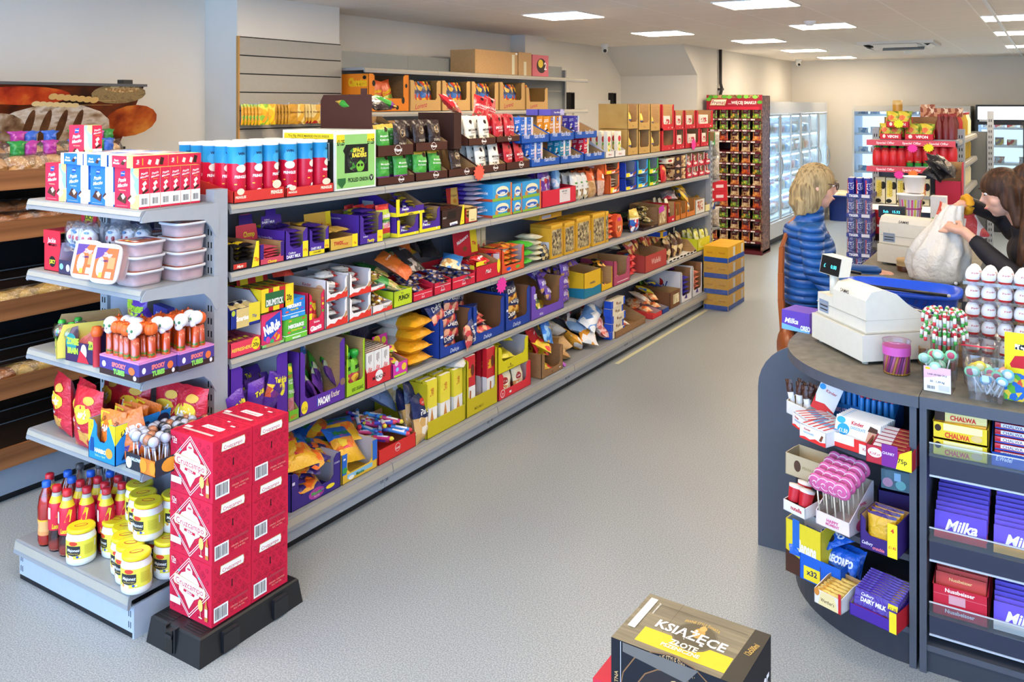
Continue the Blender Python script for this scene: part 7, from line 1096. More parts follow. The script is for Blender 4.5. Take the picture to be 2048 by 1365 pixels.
# ================================================================ FOREGROUND CRATE
def crate():
    x0,x1,y0,y1,z1=-.857,-.556,1.788,1.998,.70;w,d,h=x1-x0,y1-y0,.262;K='#15151c'
    BR2='N:#6b6250,#7b715c,#8a8068:6:1,14,1'
    tp=[('r',0,0,1,1,BR2),('r',.16,.1,.86,.38,'#e8bc2c'),('p',[(.86,.0),(1,.0),(1,1),(.88,1)],'#3a352c'),('c',.53,.5,.17,.27,'#6b6250'),('c',.53,.5,.155,.245,'#5b533f'),T('PIWNE STYLE ŚWIATA',.53,.72,.05,'#c9a85a',w=.28,arc=.04),('c',.54,.58,.045,.1,'#b8924a'),('c',.55,.68,.028,.05,'#c9a05a'),T('KSIĄŻĘCE',.5,.5,.15,'#f4f2ee',w=.56,b=.025,r=-2),T('ZŁOTE',.5,.285,.09,'#f4ecd0',w=.22,b=.03),T('PSZENICZNE',.5,.19,.06,'#f4ecd0',w=.3,b=.03),('r',.04,.28,.10,.92,'#e9e6e0'),T('www.ksiazece.pl',.135,.75,.025,'#e9e6e0',w=.3,r=90),T('12x500ml',.94,.62,.07,'#c9a85a',w=.16,r=80),('r',.15,.84,.86,.845,'#3a352c'),('r',.3,.38,.302,1,'#3a352c')]
    fr=[('r',0,.0,.0,0,K),('o',.5,.55,.5,0,'#8a5f3a'),('o',.5,.55,.49,0,K),('o',.5,.55,.36,0,'#8a5f3a'),('o',.5,.55,.35,0,'#2a2220'),T('· PIWNE STYLE ŚWIATA ·',.5,.93,.05,'#c9a06a',w=.34,arc=.08),('c',.52,.7,.07,.14,'#c9a06a'),('p',[(.38,.35),(.45,.6),(.6,.6),(.68,.35)],'#9a7444'),T('KSIĄŻĘCE',.5,.42,.2,'#f0eef4',w=.9,b=.025),('r',.08,0,.085,1,'#c8c4cc'),T('BUTELKA ZWROTNA',.045,.5,.035,'#c9a06a',w=.9,r=90),('p',[(.1,1),(.7,1),(.6,.86),(.1,.92)],'#6a625c')]
    rt=[T('KSIĄŻĘCE',.5,.62,.2,'#f0eef4',w=.85,b=.025),('r',0,0,1,.22,'#e8bc2c')]
    c=carton(w,d,h,K,fr,rt,rt,tp).mesh('crate')
    for k,n in enumerate(('topmost of the stack','middle of the stack','lowest of the stack')):thing('beer_carton','black and gold wheat beer carton in the foreground, '+n,'beer box',((x0+x1)/2+.002*k,y0,z1-h-(h+.001)*k if k<2 else .0),c if k<2 else cached('c3',lambda:carton(w,d,z1-2*h-.003,K,fr,rt,rt).mesh('crate')),rz=-.03)
    thing('red_carton','red carton at the bottom edge left of the black and gold case','box',(-.885,1.80,.0),carton(.045,.2,.585,'#c8283c',[T('CERVEZA',.5,.8,.06,'#f0e4e0',w=.7)]).mesh('r'))
crate()
# ================================================================ OTHER STOCK
def PZ(u,v,z):a=(u-CX)/FPX;b=(CY-v)/FPX;t=(z-H)/b;return(-s_+c_*a)*t,(c_+s_*a)*t
def loaf(c,k,s,w=.2,h=.11,d=.12):
    m=M();m.ell((0,0,h/2),(w/2,d/2,h/2),c,16,9);me=m.mesh('loaf');b=bag(w*1.15,h*1.1,d*1.05,'film:#f6f4f0:.16',(),seed=s);return me,b.mesh('film')
LV=[loaf('N:#c9925a,#dcae74,#b87c44:20',0,1,.17,.13),loaf('N:#e0b860,#ecca7c,#d8a84c:16:6,1,1',0,2,.24,.09),loaf('N:#9a5c2c,#b87038,#8a4c24:14',0,3,.22,.09)]
tie={c:cached('tie'+c,lambda:bag(.075,.085,.05,c,(),seed=4,pinch=-.5).mesh('t'))for c in('#2f8a3a/w','#b03a98/w','#3a6ad0/w')}
for c in tie:pass
k=0
for r,(z0,xf)in enumerate(BR):
    n=(8,6,5,3,0)[r]
    for i in range(n):
        for j in range(2 if r<2 else 1):
            q=0 if r==0 else(2 if r==1 else 1)if(i+j)%3 else 1 if r==2 else 2;u=(35,100,150,195,60,215,180,-20)[i]if r==0 else(i*50-10);X=xf-.12-.14*j;y=Yp(max(u,-30),X)
            if r==3 and i>2:continue
            o=thing('bread_loaf',('round seeded loaf with coloured tie','brown loaf in a clear bag','yellow sliced loaf in a clear bag','wrapped loaf')[min(r,3)]+' on the shelf','bread',(X,y,z0+.03+.045*j),LV[q][0],rz=pi/2+.2*((i%3)-1),group=f'loaves shelf {r} row {j}');o['label']=('round seeded loaf with coloured tie','brown loaf in a clear bag','yellow sliced loaf in a clear bag','wrapped loaf')[min(r,3)]+' '+('in front' if j==0 else 'at the back')+' on the '+('top','second','third','fourth')[r]+' walnut bread shelf'
            part('clear_bag',LV[q][1],o,(0,0,-.002))
            if r==0:part('bag_knot',tie[list(tie)[(i+j)%3]],o,(0,0,.115))
# cans behind the crisp tubes
def can(c,art=()):m=M();m.lathe([(.022,0,'#c9ccd0/s'),(.027,.006,c),(.027,.14),(.023,.15,'#c9ccd0/s'),(.022,.152),(0,.148)],18,c);m.W=lambda p:V(((.0275-p.y)*sin(p.x/.0275),-(.0275-p.y)*cos(p.x/.0275),p.z));m.art((-.03,0,0),(.06,0,0),(0,0,.15),art);m.W=None;return m.mesh('can')
for i,(u,c,a,lab)in enumerate(((248,'#e6e8e6/p',[('p',[(.3,.1),(.5,.5),(.7,.1)],'#2f8a3a/p')],'white can with green leaf, leftmost of three'),(264,'#e6e8e6/p',[('p',[(.3,.1),(.5,.5),(.7,.1)],'#2f8a3a/p')],'white can with green leaf, middle of three'),(282,'#e6e8e6/p',[T('DOB',.5,.4,.2,'#2f8a3a/p',r=90)],'white can with green leaf, rightmost of three'),(328,'#2a3a8a/p',[('r',.1,.75,.9,.8,'#c8303a/p')],'dark blue energy drink can alone behind the red cartons'),(402,'#2a86d0/p',[T('XTER',.4,.5,.3,'#111/p',r=90)],'blue energy drink can behind the crisp tubes'))):
    X=-3.42;thing('drink_can',lab,'can',(X,Yp(u,X),ZS['A']+.01),can(c,a),rz=.5)
# wall gondola stock and hanging bags
def wbx(X,u0,u1,zb,v,name,lab,k,fr=(),d=.28,hf=None,inner=KRD,left=()):
    y0,y1=Yp(u0,X),Yp(u1,X);w=y1-y0-.004;h=Zp(u0,v,X)-zb
    m=tray(w,d,h,h*hf,k,inner,w*.14,fr,left,1)if hf else carton(w,d,h,k,fr,left);thing(name,lab,'box',(X,(y0+y1)/2,zb),m.mesh(name),rz=pi/2);return w,h,F_(X,(y0+y1)/2,zb,pi/2)
zz=1.857;WX2=WF-.01
w,h,F=wbx(WX2,737,818,zz,147,'crisps_box','orange spotted crisps box with open front on the wall shelf','#e8861e',[('c',.12,.75,.04,.08,'#1a1612'),('c',.3,.25,.03,.06,'#1a1612'),('c',.85,.3,.04,.1,'#1a1612'),('c',.7,.1,.04,.06,'#1a1612'),('c',.93,.7,.03,.06,'#1a1612'),('c',.06,.3,.03,.08,'#1a1612')],hf=.35,left=[T('Cheetos',.6,.78,.2,'#f0c020',w=.7,b=.08),('r',.65,.15,.95,.45,'#e8e6e0'),('b',.7,.2,.9,.35),('c',.3,.4,.06,.06,'#1a1612'),('c',.2,.15,.07,.08,'#1a1612'),('c',.85,.9,.07,.05,'#1a1612')])
ch=lambda s:bagh(.16,.22,.05,[(.45,'P:#8fb83a,#c8d85a,#e8d8b0:25/w'),(1,'#e0602a/w')],[T('Cheetos',.5,.6,.14,'#f0c020',w=.8,b=.06,r=12)],seed=s)
for i in range(2):pl(F,ch(i),'crisps_bag',('left','right')[i]+' orange and green crisps bag in the orange spotted box','bag of crisps',(-w*.22+w*.42*i,.06+.03*i,.03),(-.1,.15-.4*i,0))
lz=lambda s:bagh(.12,.23,.06,'P:#1f2a5a,#c8402a,#2a6ac0,#e8b83a,#8a2a24,#1f2a5a:24/w',(),seed=s)
for i,(u0,u1)in enumerate(((820,882),(884,941),(943,997),(999,1050),(1052,1096))):
    w,h,F=wbx(WX2,u0,u1,zz,(160,161,163,164,175)[i],'snack_box','kraft snack box with round window, '+('first','second','third','fourth','smaller last')[i]+' right of the spotted box','#c9a266',[T('Lorenz',.35,.18,.16,'#b8344a',w=.45,i=.3,r=8)],hf=.36,inner='#a8824c')
    for j in range(4 if i<4 else 1):pl(F,lz(j),'snack_bag','dark blue and red snack bag in the '+('first','second','third','fourth','smaller last')[i]+' kraft snack box','bag of snacks',(-w*.27+w*.18*j,.05+.02*(j%2),.02),(-.1,0,0),f'bags kraft {i}')
for u0,u1,v,c,fr,lab in((950,1035,98,KR,[('r',.86,.02,.93,.9,'#d8d4b8'),('r',.95,.9,1,1,'#e8e6e0')],'large kraft carton on top of the wall shelving'),(1037,1063,104,KR,[('r',.4,0,.6,.6,'#d8d4b8')],'smaller half open kraft carton beside the large one'),(1065,1097,109,'#d06a78',[('c',.55,.5,.3,.35,'#2a1a1c'),('c',.5,.6,.16,.2,'#e8c83a'),T('2',.8,.5,.35,'#f4e0e4',b=.03)],'pink carton with a round dark picture on the wall shelving')):wbx(WF-.03,u0,u1,2.199,v,'carton',lab,c,fr)
for i,(u,c,n,lab)in enumerate(((505,'P:#e8c81e,#e8a02a,#8ab83a,#e0d040:30/w',6,'yellow gummy bag'),(530,'P:#e8c81e,#e8a02a,#e0d040:30/w',1,'yellow gummy bag'),(565,'#c9942e/w',6,'gold caramel bag'),(590,'P:#d8a83a,#e8d08a,#b8802a:20/w',1,'gold caramel bag'),(625,'P:#d8a83a,#e8d08a,#b8302a:20/w',4,'gold and red caramel bag'),(655,'P:#e8c81e,#3a8ad0,#e8a02a:25/w',3,'yellow and blue gummy bag'))):
    m=M();m.tube([(0,0,0),(.16,0,0),(.17,0,.01)],.003,'#c9ccd0/s',6);yy=Yp(u,-4.56)
    if n>1:o=thing('wall_hook','metal slatwall hook holding '+lab+'s, hook '+('one','two','three','four','five','six')[i]+' from the left','hook',(-4.665,yy,1.915),m.mesh('h'));o['label']='metal slatwall hook holding the '+lab+'s'
    b=bagh(.085,.14,.02,c,[T("Werther's",.5,.6,.1,'#5a3a14',w=.8,i=.2)]if 'caramel' in lab else[('c',.5,.6,.25,.15,'#f0b02a')],seed=i)
    for j in range(n):thing('hanging_sweet_bag',lab+' hanging on the slatwall','bag of sweets',(-4.62+.022*j if n>1 else-4.51,yy+.01*j*(1 if n>1 else 0),1.775),b,rot=(0,0,pi/2-.15),group=lab+'s on the slatwall')
# far end of the gondola and yellow shrink wrapped cases
for i,(z,n,dx)in enumerate(((1.402,2,0),(1.172,1,0),(.702,2,0))):
    for j in range(n):thing('wrapped_bundle','white shrink wrapped bundle on the far end shelves, '+('upper','middle','lower')[i]+(' left' if j else ' right'),'bundle',(-2.86-.1*j,8.32,z),bagh(.12,.24 if i<2 else .2,.12,'N:#d8d4cc,#a89c8c,#e6e2da:26/w',(),seed=i),rz=.3)
for i in range(2):thing('coffee_box','red box on the far end shelf, '+('lower','upper')[i]+' of two','box',(-2.80,8.33,.952+.1*i),carton(.18,.15,.098,'#cf2a38',[('r',.25,.35,.75,.65,'#f0d8da'),('r',.0,.1,.12,.3,'#eee')],(),[('r',.25,.35,.75,.65,'#f0d8da')]).mesh('c'),rz=pi/2-.6)
for k in range(4):
    for j in range(2):
        o=thing('biscuit_case','yellow and blue wrapped biscuit case on the floor stack, '+('bottom','second','third','top')[k]+' layer '+('front','rear')[j],'carton',(-2.66,7.80+.245*j,.002+.148*k),rz=0)
        a=[('r',.02,.0,.98,.3,'#2a56b0'),('r',.5,.1,.505,.98,'#b8860c'),T('Family',.25,.6,.12,'#b8780c',w=.3,i=.3),T('Family',.75,.6,.12,'#b8780c',w=.3,i=.3)]
        part('case',carton(.235,.24,.145,'#e8b01e',a,(),[('r',.6,.1,.85,.9,'#e2e0da'),('r',0,0,1,.3,'#2a56b0')]),o)
        if k<3:m=M();m.box((-.119,-.002,.001),(.119,.242,.1465),'film:#f8f8f8:.1');part('wrap',m,o)
# spice sachets
x0,w,Y,rows=SP;sp_c=['P:#4f7a24,#7aa83a,#c9b83a,#5e1722:50/w','P:#c9a878,#e0c9a0,#8a5a3a:50/w','P:#b8401c,#d86a2a,#5e1722:50/w','P:#8a6a3a,#b8945a,#5e1722,#e0c07a:50/w','P:#5a7a2a,#d8a83a,#3a1218:50/w','P:#c8702a,#e0a05a,#8a2a1c:50/w']
mes=[bagh(.115,.125,.03,c,[('r',.15,.45,.85,.95,'#4a1420'),('r',.25,.8,.75,.85,'#e8d8d0'),('r',.25,.68,.6,.72,'#e8d8d0')],seed=i,nx=5,nz=6)for i,c in enumerate(sp_c)]
for r,z in enumerate(rows):
    for i in range(5):
        if(r,i)==(3,1):continue
        q=(r//2+i*(1+r%2))%6 if r>1 else(0 if i!=2 else 4)
        thing('spice_sachet','spice sachet on the spice stand, row '+('one two three four five six seven eight nine ten eleven twelve'.split()[r])+' from the top','sachet',(x0+.075+(w-.15)*i/4,Y+.03,z+.03),mes[q],rot=(-.15,0,0),group=f'spice sachets row {r}')
# chilled stock
fz=[cartk(.16,.2,.12,'P:#d8dce2,#c8402a,#e8d8b0,#3a6ab0:14/p'),bagh(.18,.14,.1,'P:#e2e6ea,#d89a8a,#c8d4e0,#b85a4a:16/w',(),seed=2),cartk(.14,.2,.16,'P:#e8e4da,#8a6a4a,#d8b83a,#e8e8ec:14/p'),bagh(.2,.12,.1,'P:#d0dcea,#7aa0d0,#e8eef4,#3a7ad8:12/w',(),seed=5)]
RC=random.Random(8)
for z in(.35,.64,.92,1.2,1.48):
    for i in range(16):k=RC.randrange(4);thing('chilled_pack',('chilled carton','chilled meat pack','chilled dairy carton','blue and white chilled bag')[k]+' behind the sliding glass doors of the long wall fridge','chilled food',(-3.42,11.68+.2*i,z+.002),fz[k],rz=pi/2,group='chilled packs %d'%k)
for(o,zs),x0,n,lab in((FR1,-2.76,8,'silver upright freezer'),(FR2,-1.0,7,'black upright fridge')):
    for z in zs[:6]:
        for i in range(n):
            if RC.random()<.15:continue
            k=(1,3,3,0)[RC.randrange(4)]if n==8 else(0,2,2,1)[RC.randrange(4)];sc=.7;e=thing('chilled_pack',('small carton','food bag','pale tub pack','blue and white bag')[k]+' on a shelf of the '+lab,'chilled food',(x0+.14+(1.4/8 if n==8 else .16)*i*1.02,14.9,z+.015),fz[k],group=f'{lab} {k}');e.scale=(.8,.8,.75)
def hbasket(name,lab,loc,L,Wd,h,k,rz=0,handle=True):
    o=thing(name,lab,'basket',loc,rz=rz);n=40;m=M()
    def ring(a,b,z,p=3.2):return[(a*abs(cos(t))**(2/p)*(1 if cos(t)>0 else-1),b*abs(sin(t))**(2/p)*(1 if sin(t)>0 else-1),z)for t in[2*pi*(i+.5)/n for i in range(n)]]
    R=[ring(L*.44,Wd*.42,0),ring(L*.485,Wd*.47,h-.012),ring(L*.5,Wd*.5,h-.012),ring(L*.505,Wd*.505,h-.022),ring(L*.515,Wd*.515,h-.02),ring(L*.51,Wd*.51,h),ring(L*.475,Wd*.46,h),ring(L*.43,Wd*.41,.006)]
    m.add(sum(R,[]),[(j*n+i,j*n+(i+1)%n,(j+1)*n+(i+1)%n,(j+1)*n+i)for j in range(7)for i in range(n)],k,True);m.add(R[-1],[tuple(range(n))],k);m.add(R[0],[tuple(range(n))[::-1]],k)
    if handle:
        for j in range(3):
            for i in range(9):
                x=-L*.32+L*.075*i+.008*j;y=-Wd*.5*(.86+.1*(.035+j*.035)/h)-.0015-.004;m.add([(x-.009,y+.004,.03+.034*j),(x+.004,y+.004,.03+.034*j),(x+.012,y+.001,.052+.034*j),(x-.001,y+.001,.052+.034*j)],[(0,1,2,3)],'#0a2a8a/p' if i>3 else 'P:#d8a88a,#e8e0d8,#3a8ad0:60/p')
        m2=M();m2.tube([(L*.43,-Wd*.49,h+.005),(0,-Wd*.52,h+.012),(-L*.46,-Wd*.50,h+.015),(-L*.60,-Wd*.25,h+.03),(-L*.64,0,h+.033),(-L*.60,Wd*.3,h+.03),(-L*.40,Wd*.49,h+.008)],.0075,'#15161a/p',8);part('handle',m2,o);m2=M();m2.ell((L*.43,-Wd*.51,h+.006),(.008,.008,.008),'#b8bac0/s',8,6);m2.ell((L*.43,Wd*.48,h+.006),(.008,.008,.008),'#b8bac0/s',8,6);part('rivet',m2,o)
    part('body',m,o);return o
hbasket('shopping_basket','blue plastic shopping basket with black handle on the till counter',(-.60,4.33,.932),.50,.31,.148,'#1450d8/p')
o=hbasket('shopping_basket','dark blue basket of bread by the back wall',(-2.95,14.9,0),.42,.34,.42,'#15307a/p',0,False)
thing('bread_loaf','pale bread heaped in the dark blue basket by the back wall','bread',(-2.95,14.9,.33),cached('bl',lambda:M().ell((0,0,.08),(.17,.14,.09),'N:#d9c090,#eadab0:20').mesh('b')))
# ================================================================ RIGHT HAND GONDOLA (SAUCES)
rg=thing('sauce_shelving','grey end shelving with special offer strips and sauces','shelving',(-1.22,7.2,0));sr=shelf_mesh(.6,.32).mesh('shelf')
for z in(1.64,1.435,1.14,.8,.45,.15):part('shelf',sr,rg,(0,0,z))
for z in(1.64,1.435,1.14):
    m=M();m.box((-.02,-.014,-.045),(.60,-.009,-.002),'#c9303a/p' if z>1.2 else 'em:#ffd8b8:.9');
    if z>1.2:m.art((-.02,-.014,-.045),(.62,0,0),(0,0,.043),[T('Special Offer',x,.5,.42,'#f6dcd8/p',w=.26,b=.02)for x in(.22,.52,.82)])
    part('price_strip',m,rg,(0,0,z))
m=M();m.box((0,.33,0),(.6,.34,1.72),'#5c5e6c/s');part('back_panel',m,rg);part('upright',upright(1.72).mesh('u'),rg,(.585,.3,0));part('upright',upright(1.72).mesh('u'),rg,(-.03,.3,0))
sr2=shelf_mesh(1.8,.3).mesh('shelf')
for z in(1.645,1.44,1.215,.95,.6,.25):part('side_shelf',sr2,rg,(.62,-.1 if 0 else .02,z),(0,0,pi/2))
m=M();m.box((.1,1.86,0),(.72,1.9,1.66),'#6a6b66/s');m.box((.3,.35,0),(.33,1.86,1.6),'#5c5e6c/s');part('end_panel',m,rg);part('upright',upright(1.85).mesh('u'),rg,(.7,1.84,0))
def ketch(up):
    m=M();r=.036;p=[(.02,0,'#2f9a3a/p' if up<0 else '#c81e28/p'),(.024,.003),(.024,.03,'#c81e28/p'),(.034,.05),(.037,.09),(.034,.14),(.026,.165),(.02,.17),(0,.171)]if up<0 else[(.03,0,'#c81e28/p'),(.036,.01),(.038,.06),(.034,.11),(.022,.14,'#2f9a3a/p'),(.02,.142),(.018,.17),(0,.172)]
    m.lathe(p,16,'#c81e28/p');m.W=lambda q:V(((.0385-q.y)*sin(q.x/.0385),-(.0385-q.y)*.75*cos(q.x/.0385),q.z));m.art((-.03,0,.03),(.06,0,0),(0,0,.1),[('c',.5,.25,.3,.2,'#5fae4a/p'),('c',.5,.55,.25,.18,'P:#d8b03a,#c83a2a,#5a7a2a:80/p'),('r',.3,.82,.7,.9,'#f0dcd8/p')]);m.W=None;return m.mesh('k')
ku,kd_=ketch(1),ketch(-1)
for i in range(10):thing('ketchup_bottle',('red ketchup bottle with green cap up' if i<4 else 'red ketchup bottle standing on its cap')+' under the second special offer strip','bottle',(-1.17+.058*i,7.25,1.436),ku if i<4 else kd_,group='ketchup bottles '+('cap up' if i<4 else 'cap down'))
thing('sauce_bottle','dark sauce bottle lying above the ketchup row at the left','bottle',(-1.16,7.38,1.64-.05),cached('lb',lambda:M().lathe([(.024,0,'#4a1418/p'),(.026,.12),(.012,.17,'#1f6a2c/p'),(.014,.2),(0,.2)],12,'#4a1418/p').mesh('b')),rot=(0,pi/2,0))
vf=bagh(.11,.11,.045,'P:#8a9a2a,#c9b83a,#d86a3a,#5e7a1c:30/w',(),seed=4)
for i,(x,z,w_)in enumerate(((-1.07,1.641,.155),(-.87,1.641,.2),(-1.02,1.735,.16))):
    t=tray(w_,.2,.08,.045,'#c8283a',sd=.3,front=[T('VIFON',.6,.3,.26,'#fff',w=.5,b=.03),('c',.2,.32,.07,.18,'#f0e0d8')]);thing('noodle_tray','red noodle tray with olive packs, '+('lower left','lower right','upper')[i]+' on the sauce shelving','display box',(x,7.21,z),t.mesh('t'));[thing('noodle_pack','olive green noodle pack in the '+('lower left','lower right','upper')[i]+' red noodle tray','pack of noodles',(x-w_/4+w_/2*j,7.26,z+.02),vf,rot=(-.3,0,0),group=f'noodle packs {i}')for j in range(2)]
for i,(u,v,c,Y_)in enumerate(((1797,350*0+248,'#d8df20',7.18),(1825,297,'#e83aa0',7.17),(1857,296,'#e0d820',7.17),(1798,350,'#e83aa0',7.17),(1826,349,'#f0803a',7.17))):star((Xp(u,Y_),Y_,ZpY(u,v,Y_)),('yellow star label on the red noodle trays','pink star label under the top strip','yellow star label under the top strip','pink star label under the second strip','orange star label under the second strip')[i],c,.035,0)
sc=[cached(('sb',c),lambda:M().lathe([(.026,0,c),(.028,.12),(.013,.16),(.013,.175,'#8a1a20/p'),(.015,.195),(0,.195)],12,c).mesh('b'))for c in('#6a1418/p','#c82a2a/p','#b8962a/p','#e2d9b0/p','#3a2018/p')]
for r,z in enumerate((1.646,1.441,1.216,.951)):
    for i in range(20):thing('sauce_jar',('tall sauce bottle','golden oil jar','pale jar','brown jar')[r]+' on the aisle side of the sauce shelving','jar',(-.66-.07*(i%2),7.3+.082*i,z),sc[(i//5%4 if r==0 else(2,3,4)[r-1]if i%3 else(r+1)%5)],group=f'sauce jars row {r}')
for i in range(6):thing('sauce_bottle','dark red sauce bottle behind the noodle trays','bottle',(-.74+.045*(i%3),7.3+.09*(i//3),1.642),sc[0],group='dark sauce bottles')
thing('kraft_box','kraft carton lying on top of the sauce shelving','box',(-.95,7.6,1.65),carton(.45,.25,.16,KRD).mesh('k'));thing('honey_jar','tall amber jar on top of the sauce shelving','jar',(-1.05,7.42,1.81),cached('hj',lambda:M().lathe([(.035,0,'#b8862a/p'),(.037,.1,'#c9a86a/p'),(.036,.135),(0,.136)],14).mesh('h')))
for i in range(3):thing('brown_carton','small brown printed carton on the back of the sauce shelving, '+('left','middle','right')[i],'carton',(-.86+.1*i,7.62,1.812),carton(.1,.08,.07+.03*(i==0),'P:#8a4a34,#c08a6a,#e0c8b0:40').mesh('b'))
for i in range(5):
    thing('chocolate_milk_carton','cow print cream carton on the lit third shelf, '+('first','second','third','fourth','red lettered last')[i]+' from the left','carton',(-1.15+.078*i,7.24,1.142),carton(.07,.07,.2,'#e8e2c0',[('c',.8,.7,.3,.15,'#1a1a18'),('c',.3,.1,.3,.08,'#1a1a18'),('r',.1,.25,.6,.9,'#e8d86a'),T('chocolate',.4,.55,.2,'#b8a030' if i<4 else '#c8202e',r=90,w=1.5)]).mesh('c'))
thing('red_bag','red biscuit bag hanging below the milk cartons','bag',(-1.1,7.15,.86),bagh(.15,.24,.05,[(.2,'#3a2018/w'),(1,'#c8262c/w')],[T('MICHAŁKI',.5,.5,.1,'#fff',w=.8)],seed=1));thing('green_pack','green and yellow pack below the red bag','bag',(-1.1,7.12,.56),bagh(.17,.2,.05,'P:#5fae3a,#e8c83a,#c83a3a:20/w',(),seed=2))
# tiger cans
tc_=can('#1f2f9a/p',[T('TIGER',.5,.5,.3,'#d8dcf0/p',r=90,w=1.4),('r',.0,.2,.15,.9,'#c8303a/p')])
for k in range(9):
    o=thing('can_case','shrink wrapped case of blue energy cans, layer '+'one two three four five six seven eight nine'.split()[k]+' from the floor','case of cans',(-1.26,7.0,.0+.15*k));m=M();m.box((-.088,-.03,0),(.088,.28,.03),'#2a2f86/p');m.art((-.088,-.03,0),(.176,0,0),(0,0,.03),[T('TIGER',.3,.5,.6,'#e0e2f0/p',w=.5,b=.05),('r',.62,.1,.95,.9,'#d8d8e4/p')]);part('card_tray',m,o)
    for i in range(3):
        for j in range(2):part('can',tc_,o,(-.057+.057*i,0+.056*j,.0),(0,0,.4*i))
    if k<8:m=M();m.box((-.087,-.031,.031),(.087,.28,.147),'film:#eef0f8:.12');part('wrap',m,o)
# ================================================================ TILL COUNTER
CT='N:#5d594f,#6a665c,#757166:25';CG='#4f525c/s';CDK='#3d404a/s'
ZC=(.68,.375,.13);cx,cy=-.405,3.73
co=thing('till_counter','grey till counter with rounded display end and stone effect top','counter',(cx,cy,0))
def arc(r,n=18):return[(-r*cos(pi/2*i/n),-r*sin(pi/2*i/n))for i in range(n+1)]
m=M();m.prism([(.018,1.09),(-.535,1.09)]+arc(.535)+[(.018,-.535)],2,.892,.93,CG,CG,CT);part('worktop',m,co)
for z in ZC[:2]:m=M();m.prism(arc(.505)+[(0,0)],2,z-.022,z,CDK,CDK,CDK);part('shelf',m,co)
m=M();m.prism(arc(.505)+[(0,0)],2,.0,ZC[2]-.02,'#33363f/s');m.prism(arc(.512)+[(0,0)],2,ZC[2]-.02,ZC[2],CG,CG,CDK);part('base_shelf',m,co)
m=M();r=.2;m.prism([(0,0),(0,.89),(-.685+r,.89)]+[(-.685+r-r*sin(pi/2*i/8),.69+r*cos(pi/2*i/8))for i in range(1,9)]+[(-.685,0)],1,.02,.042,CG);part('back_panel',m,co)
m=M();m.box((-.012,-.52,0),(.01,.02,.892),CG);part('side_panel',m,co)
m=M();m.box((-.50,.05,0),(.018,1.08,.892),'#474a54/s');part('cabinet',m,co)
m=M();m.box((-.40,.017,.70),(-.27,.0195,.85),'#e2e2e4');part('paper_notice',m,co)
rm=thing('confectionery_counter','dark grey counter module with stepped chocolate shelves and clear edges','counter',(-.385,3.2,0));w=.75
m=M();m.box((0,0,.892),(w,.55,.93),CG);m.box((0,0,.93),(w,.55,.9305),CT);part('worktop',m,rm)
m=M();m.box((0,.005,0),(.022,.54,.892),CG);m.box((.022,.5,0),(w,.54,.892),'#2b2d34/s');m.box((.022,.02,0),(w,.04,.075),'#3a3d46/s');m.box((.022,.01,.075),(w,.5,.095),CG);part('carcass',m,rm)
RZ=(.735,.45,.2)
for z in RZ:
    m=M();m.box((.024,.03,z-.012),(w,.5,z),'#2c2e36/s');m.prism([(.012,z-.065),(.03,z-.065),(.03,z),(.005,z)],0,.03,w,'#34384a/s');m.box((.03,.008,z-.07),(w,.014,z-.064),'#b9c0cc/s');part('shelf',m,rm)
    m=M();m.box((.03,.003,z),(w,.006,z+.045),'clear:#eef4fa:.08');m.box((.03,.002,z+.044),(w,.0075,z+.047),'#c9ced6/p');part('clear_edge',m,rm)
c2=thing('checkout_counter','raised grey checkout counter behind the blue basket','counter',(-.93,4.85,0));m=M();m.box((0,0,.96),(.58,1.6,1.0),CG);m.box((0,0,1.0),(.58,1.6,1.0005),CT);part('worktop',m,c2);m=M();m.box((.03,.02,0),(.56,1.55,.96),'#3d3f46/s');part('cabinet',m,c2)
# stock on the right module
def sl(n,dz,dy,z,x,y,me,lab,nm,lean,grp,lf=None):
    for k in range(n):thing(nm,lab if k else lab+' at the front','chocolate bar',(x+.002*(k%2),y+dy*k,z+dz*k),me,rot=(lean,0,0),group=grp if k else None)
def chb(c,tx,c2=None,w=.155,a=()):return cached(('chb',c,tx,w),lambda:carton(w,.009,.085,c,[('r',0,0,1,.3,c2 or c),T(tx,.52,.55,.4,'#f2f0fa',w=.62,i=.3,b=.03)]+list(a),(),(),[('r',.02,0,.98,1,'#a296e6' if c[1]in '456' else '#e09a88')]).mesh('bar'))  # lighter top colour is a painted highlight along each bar's edge
R1,R2,R3=RZ
for i in range(2):F=F_(-.265,3.225,R1+.002+.058*i,0);thing('chalwa_box','yellow halva bar box, '+('lower','upper')[i]+' of two on the top confectionery shelf','box',F.o,tray(.165,.2,.057,.053,'#e2c42a',KR,sd=.9,front=[('c',.1,.6,.06,.2,'#3a2418'),T('CHALWA',.45,.25,.3,'#d8402a',w=.45,b=.04),('r',.2,.5,.9,.9,'#ece0a0'),('c',.8,.3,.1,.2,'#d8b87a')]).mesh('t'))
for k in range(3):thing('chalwa_bar',('yellow halva bar in the upper yellow box','yellow halva bar leaning behind the front one','blue and white halva bar turned upside down on the yellow box')[k],'chocolate bar',(-.265,3.235+.01*k,R1+.085+.028*k),carton(.155,.04,.03,('#e8a82a/w','#ecd88a/w','#2a8ad8/w')[k],[('r',.0,.0,.2,1,'#3a2418'),T('CHALWA',.55,.5,.5,'#d8302a',w=.5,r=180 if k==2 else 0,b=.04)]).mesh('b'),rot=(0,.04*(k-1),0))
thing('nut_bar_box','blue tray of red and blue halva bars on the top confectionery shelf','display box',(-.08,3.225,R1+.002),tray(.19,.2,.15,.045,'#1f50b0',KR,sd=.95,front=[T('E.Wedel',.2,.18,.1,'#fff',w=.25,i=.3),('r',.5,.05,.95,.25,'#c8303a')]).mesh('t'))
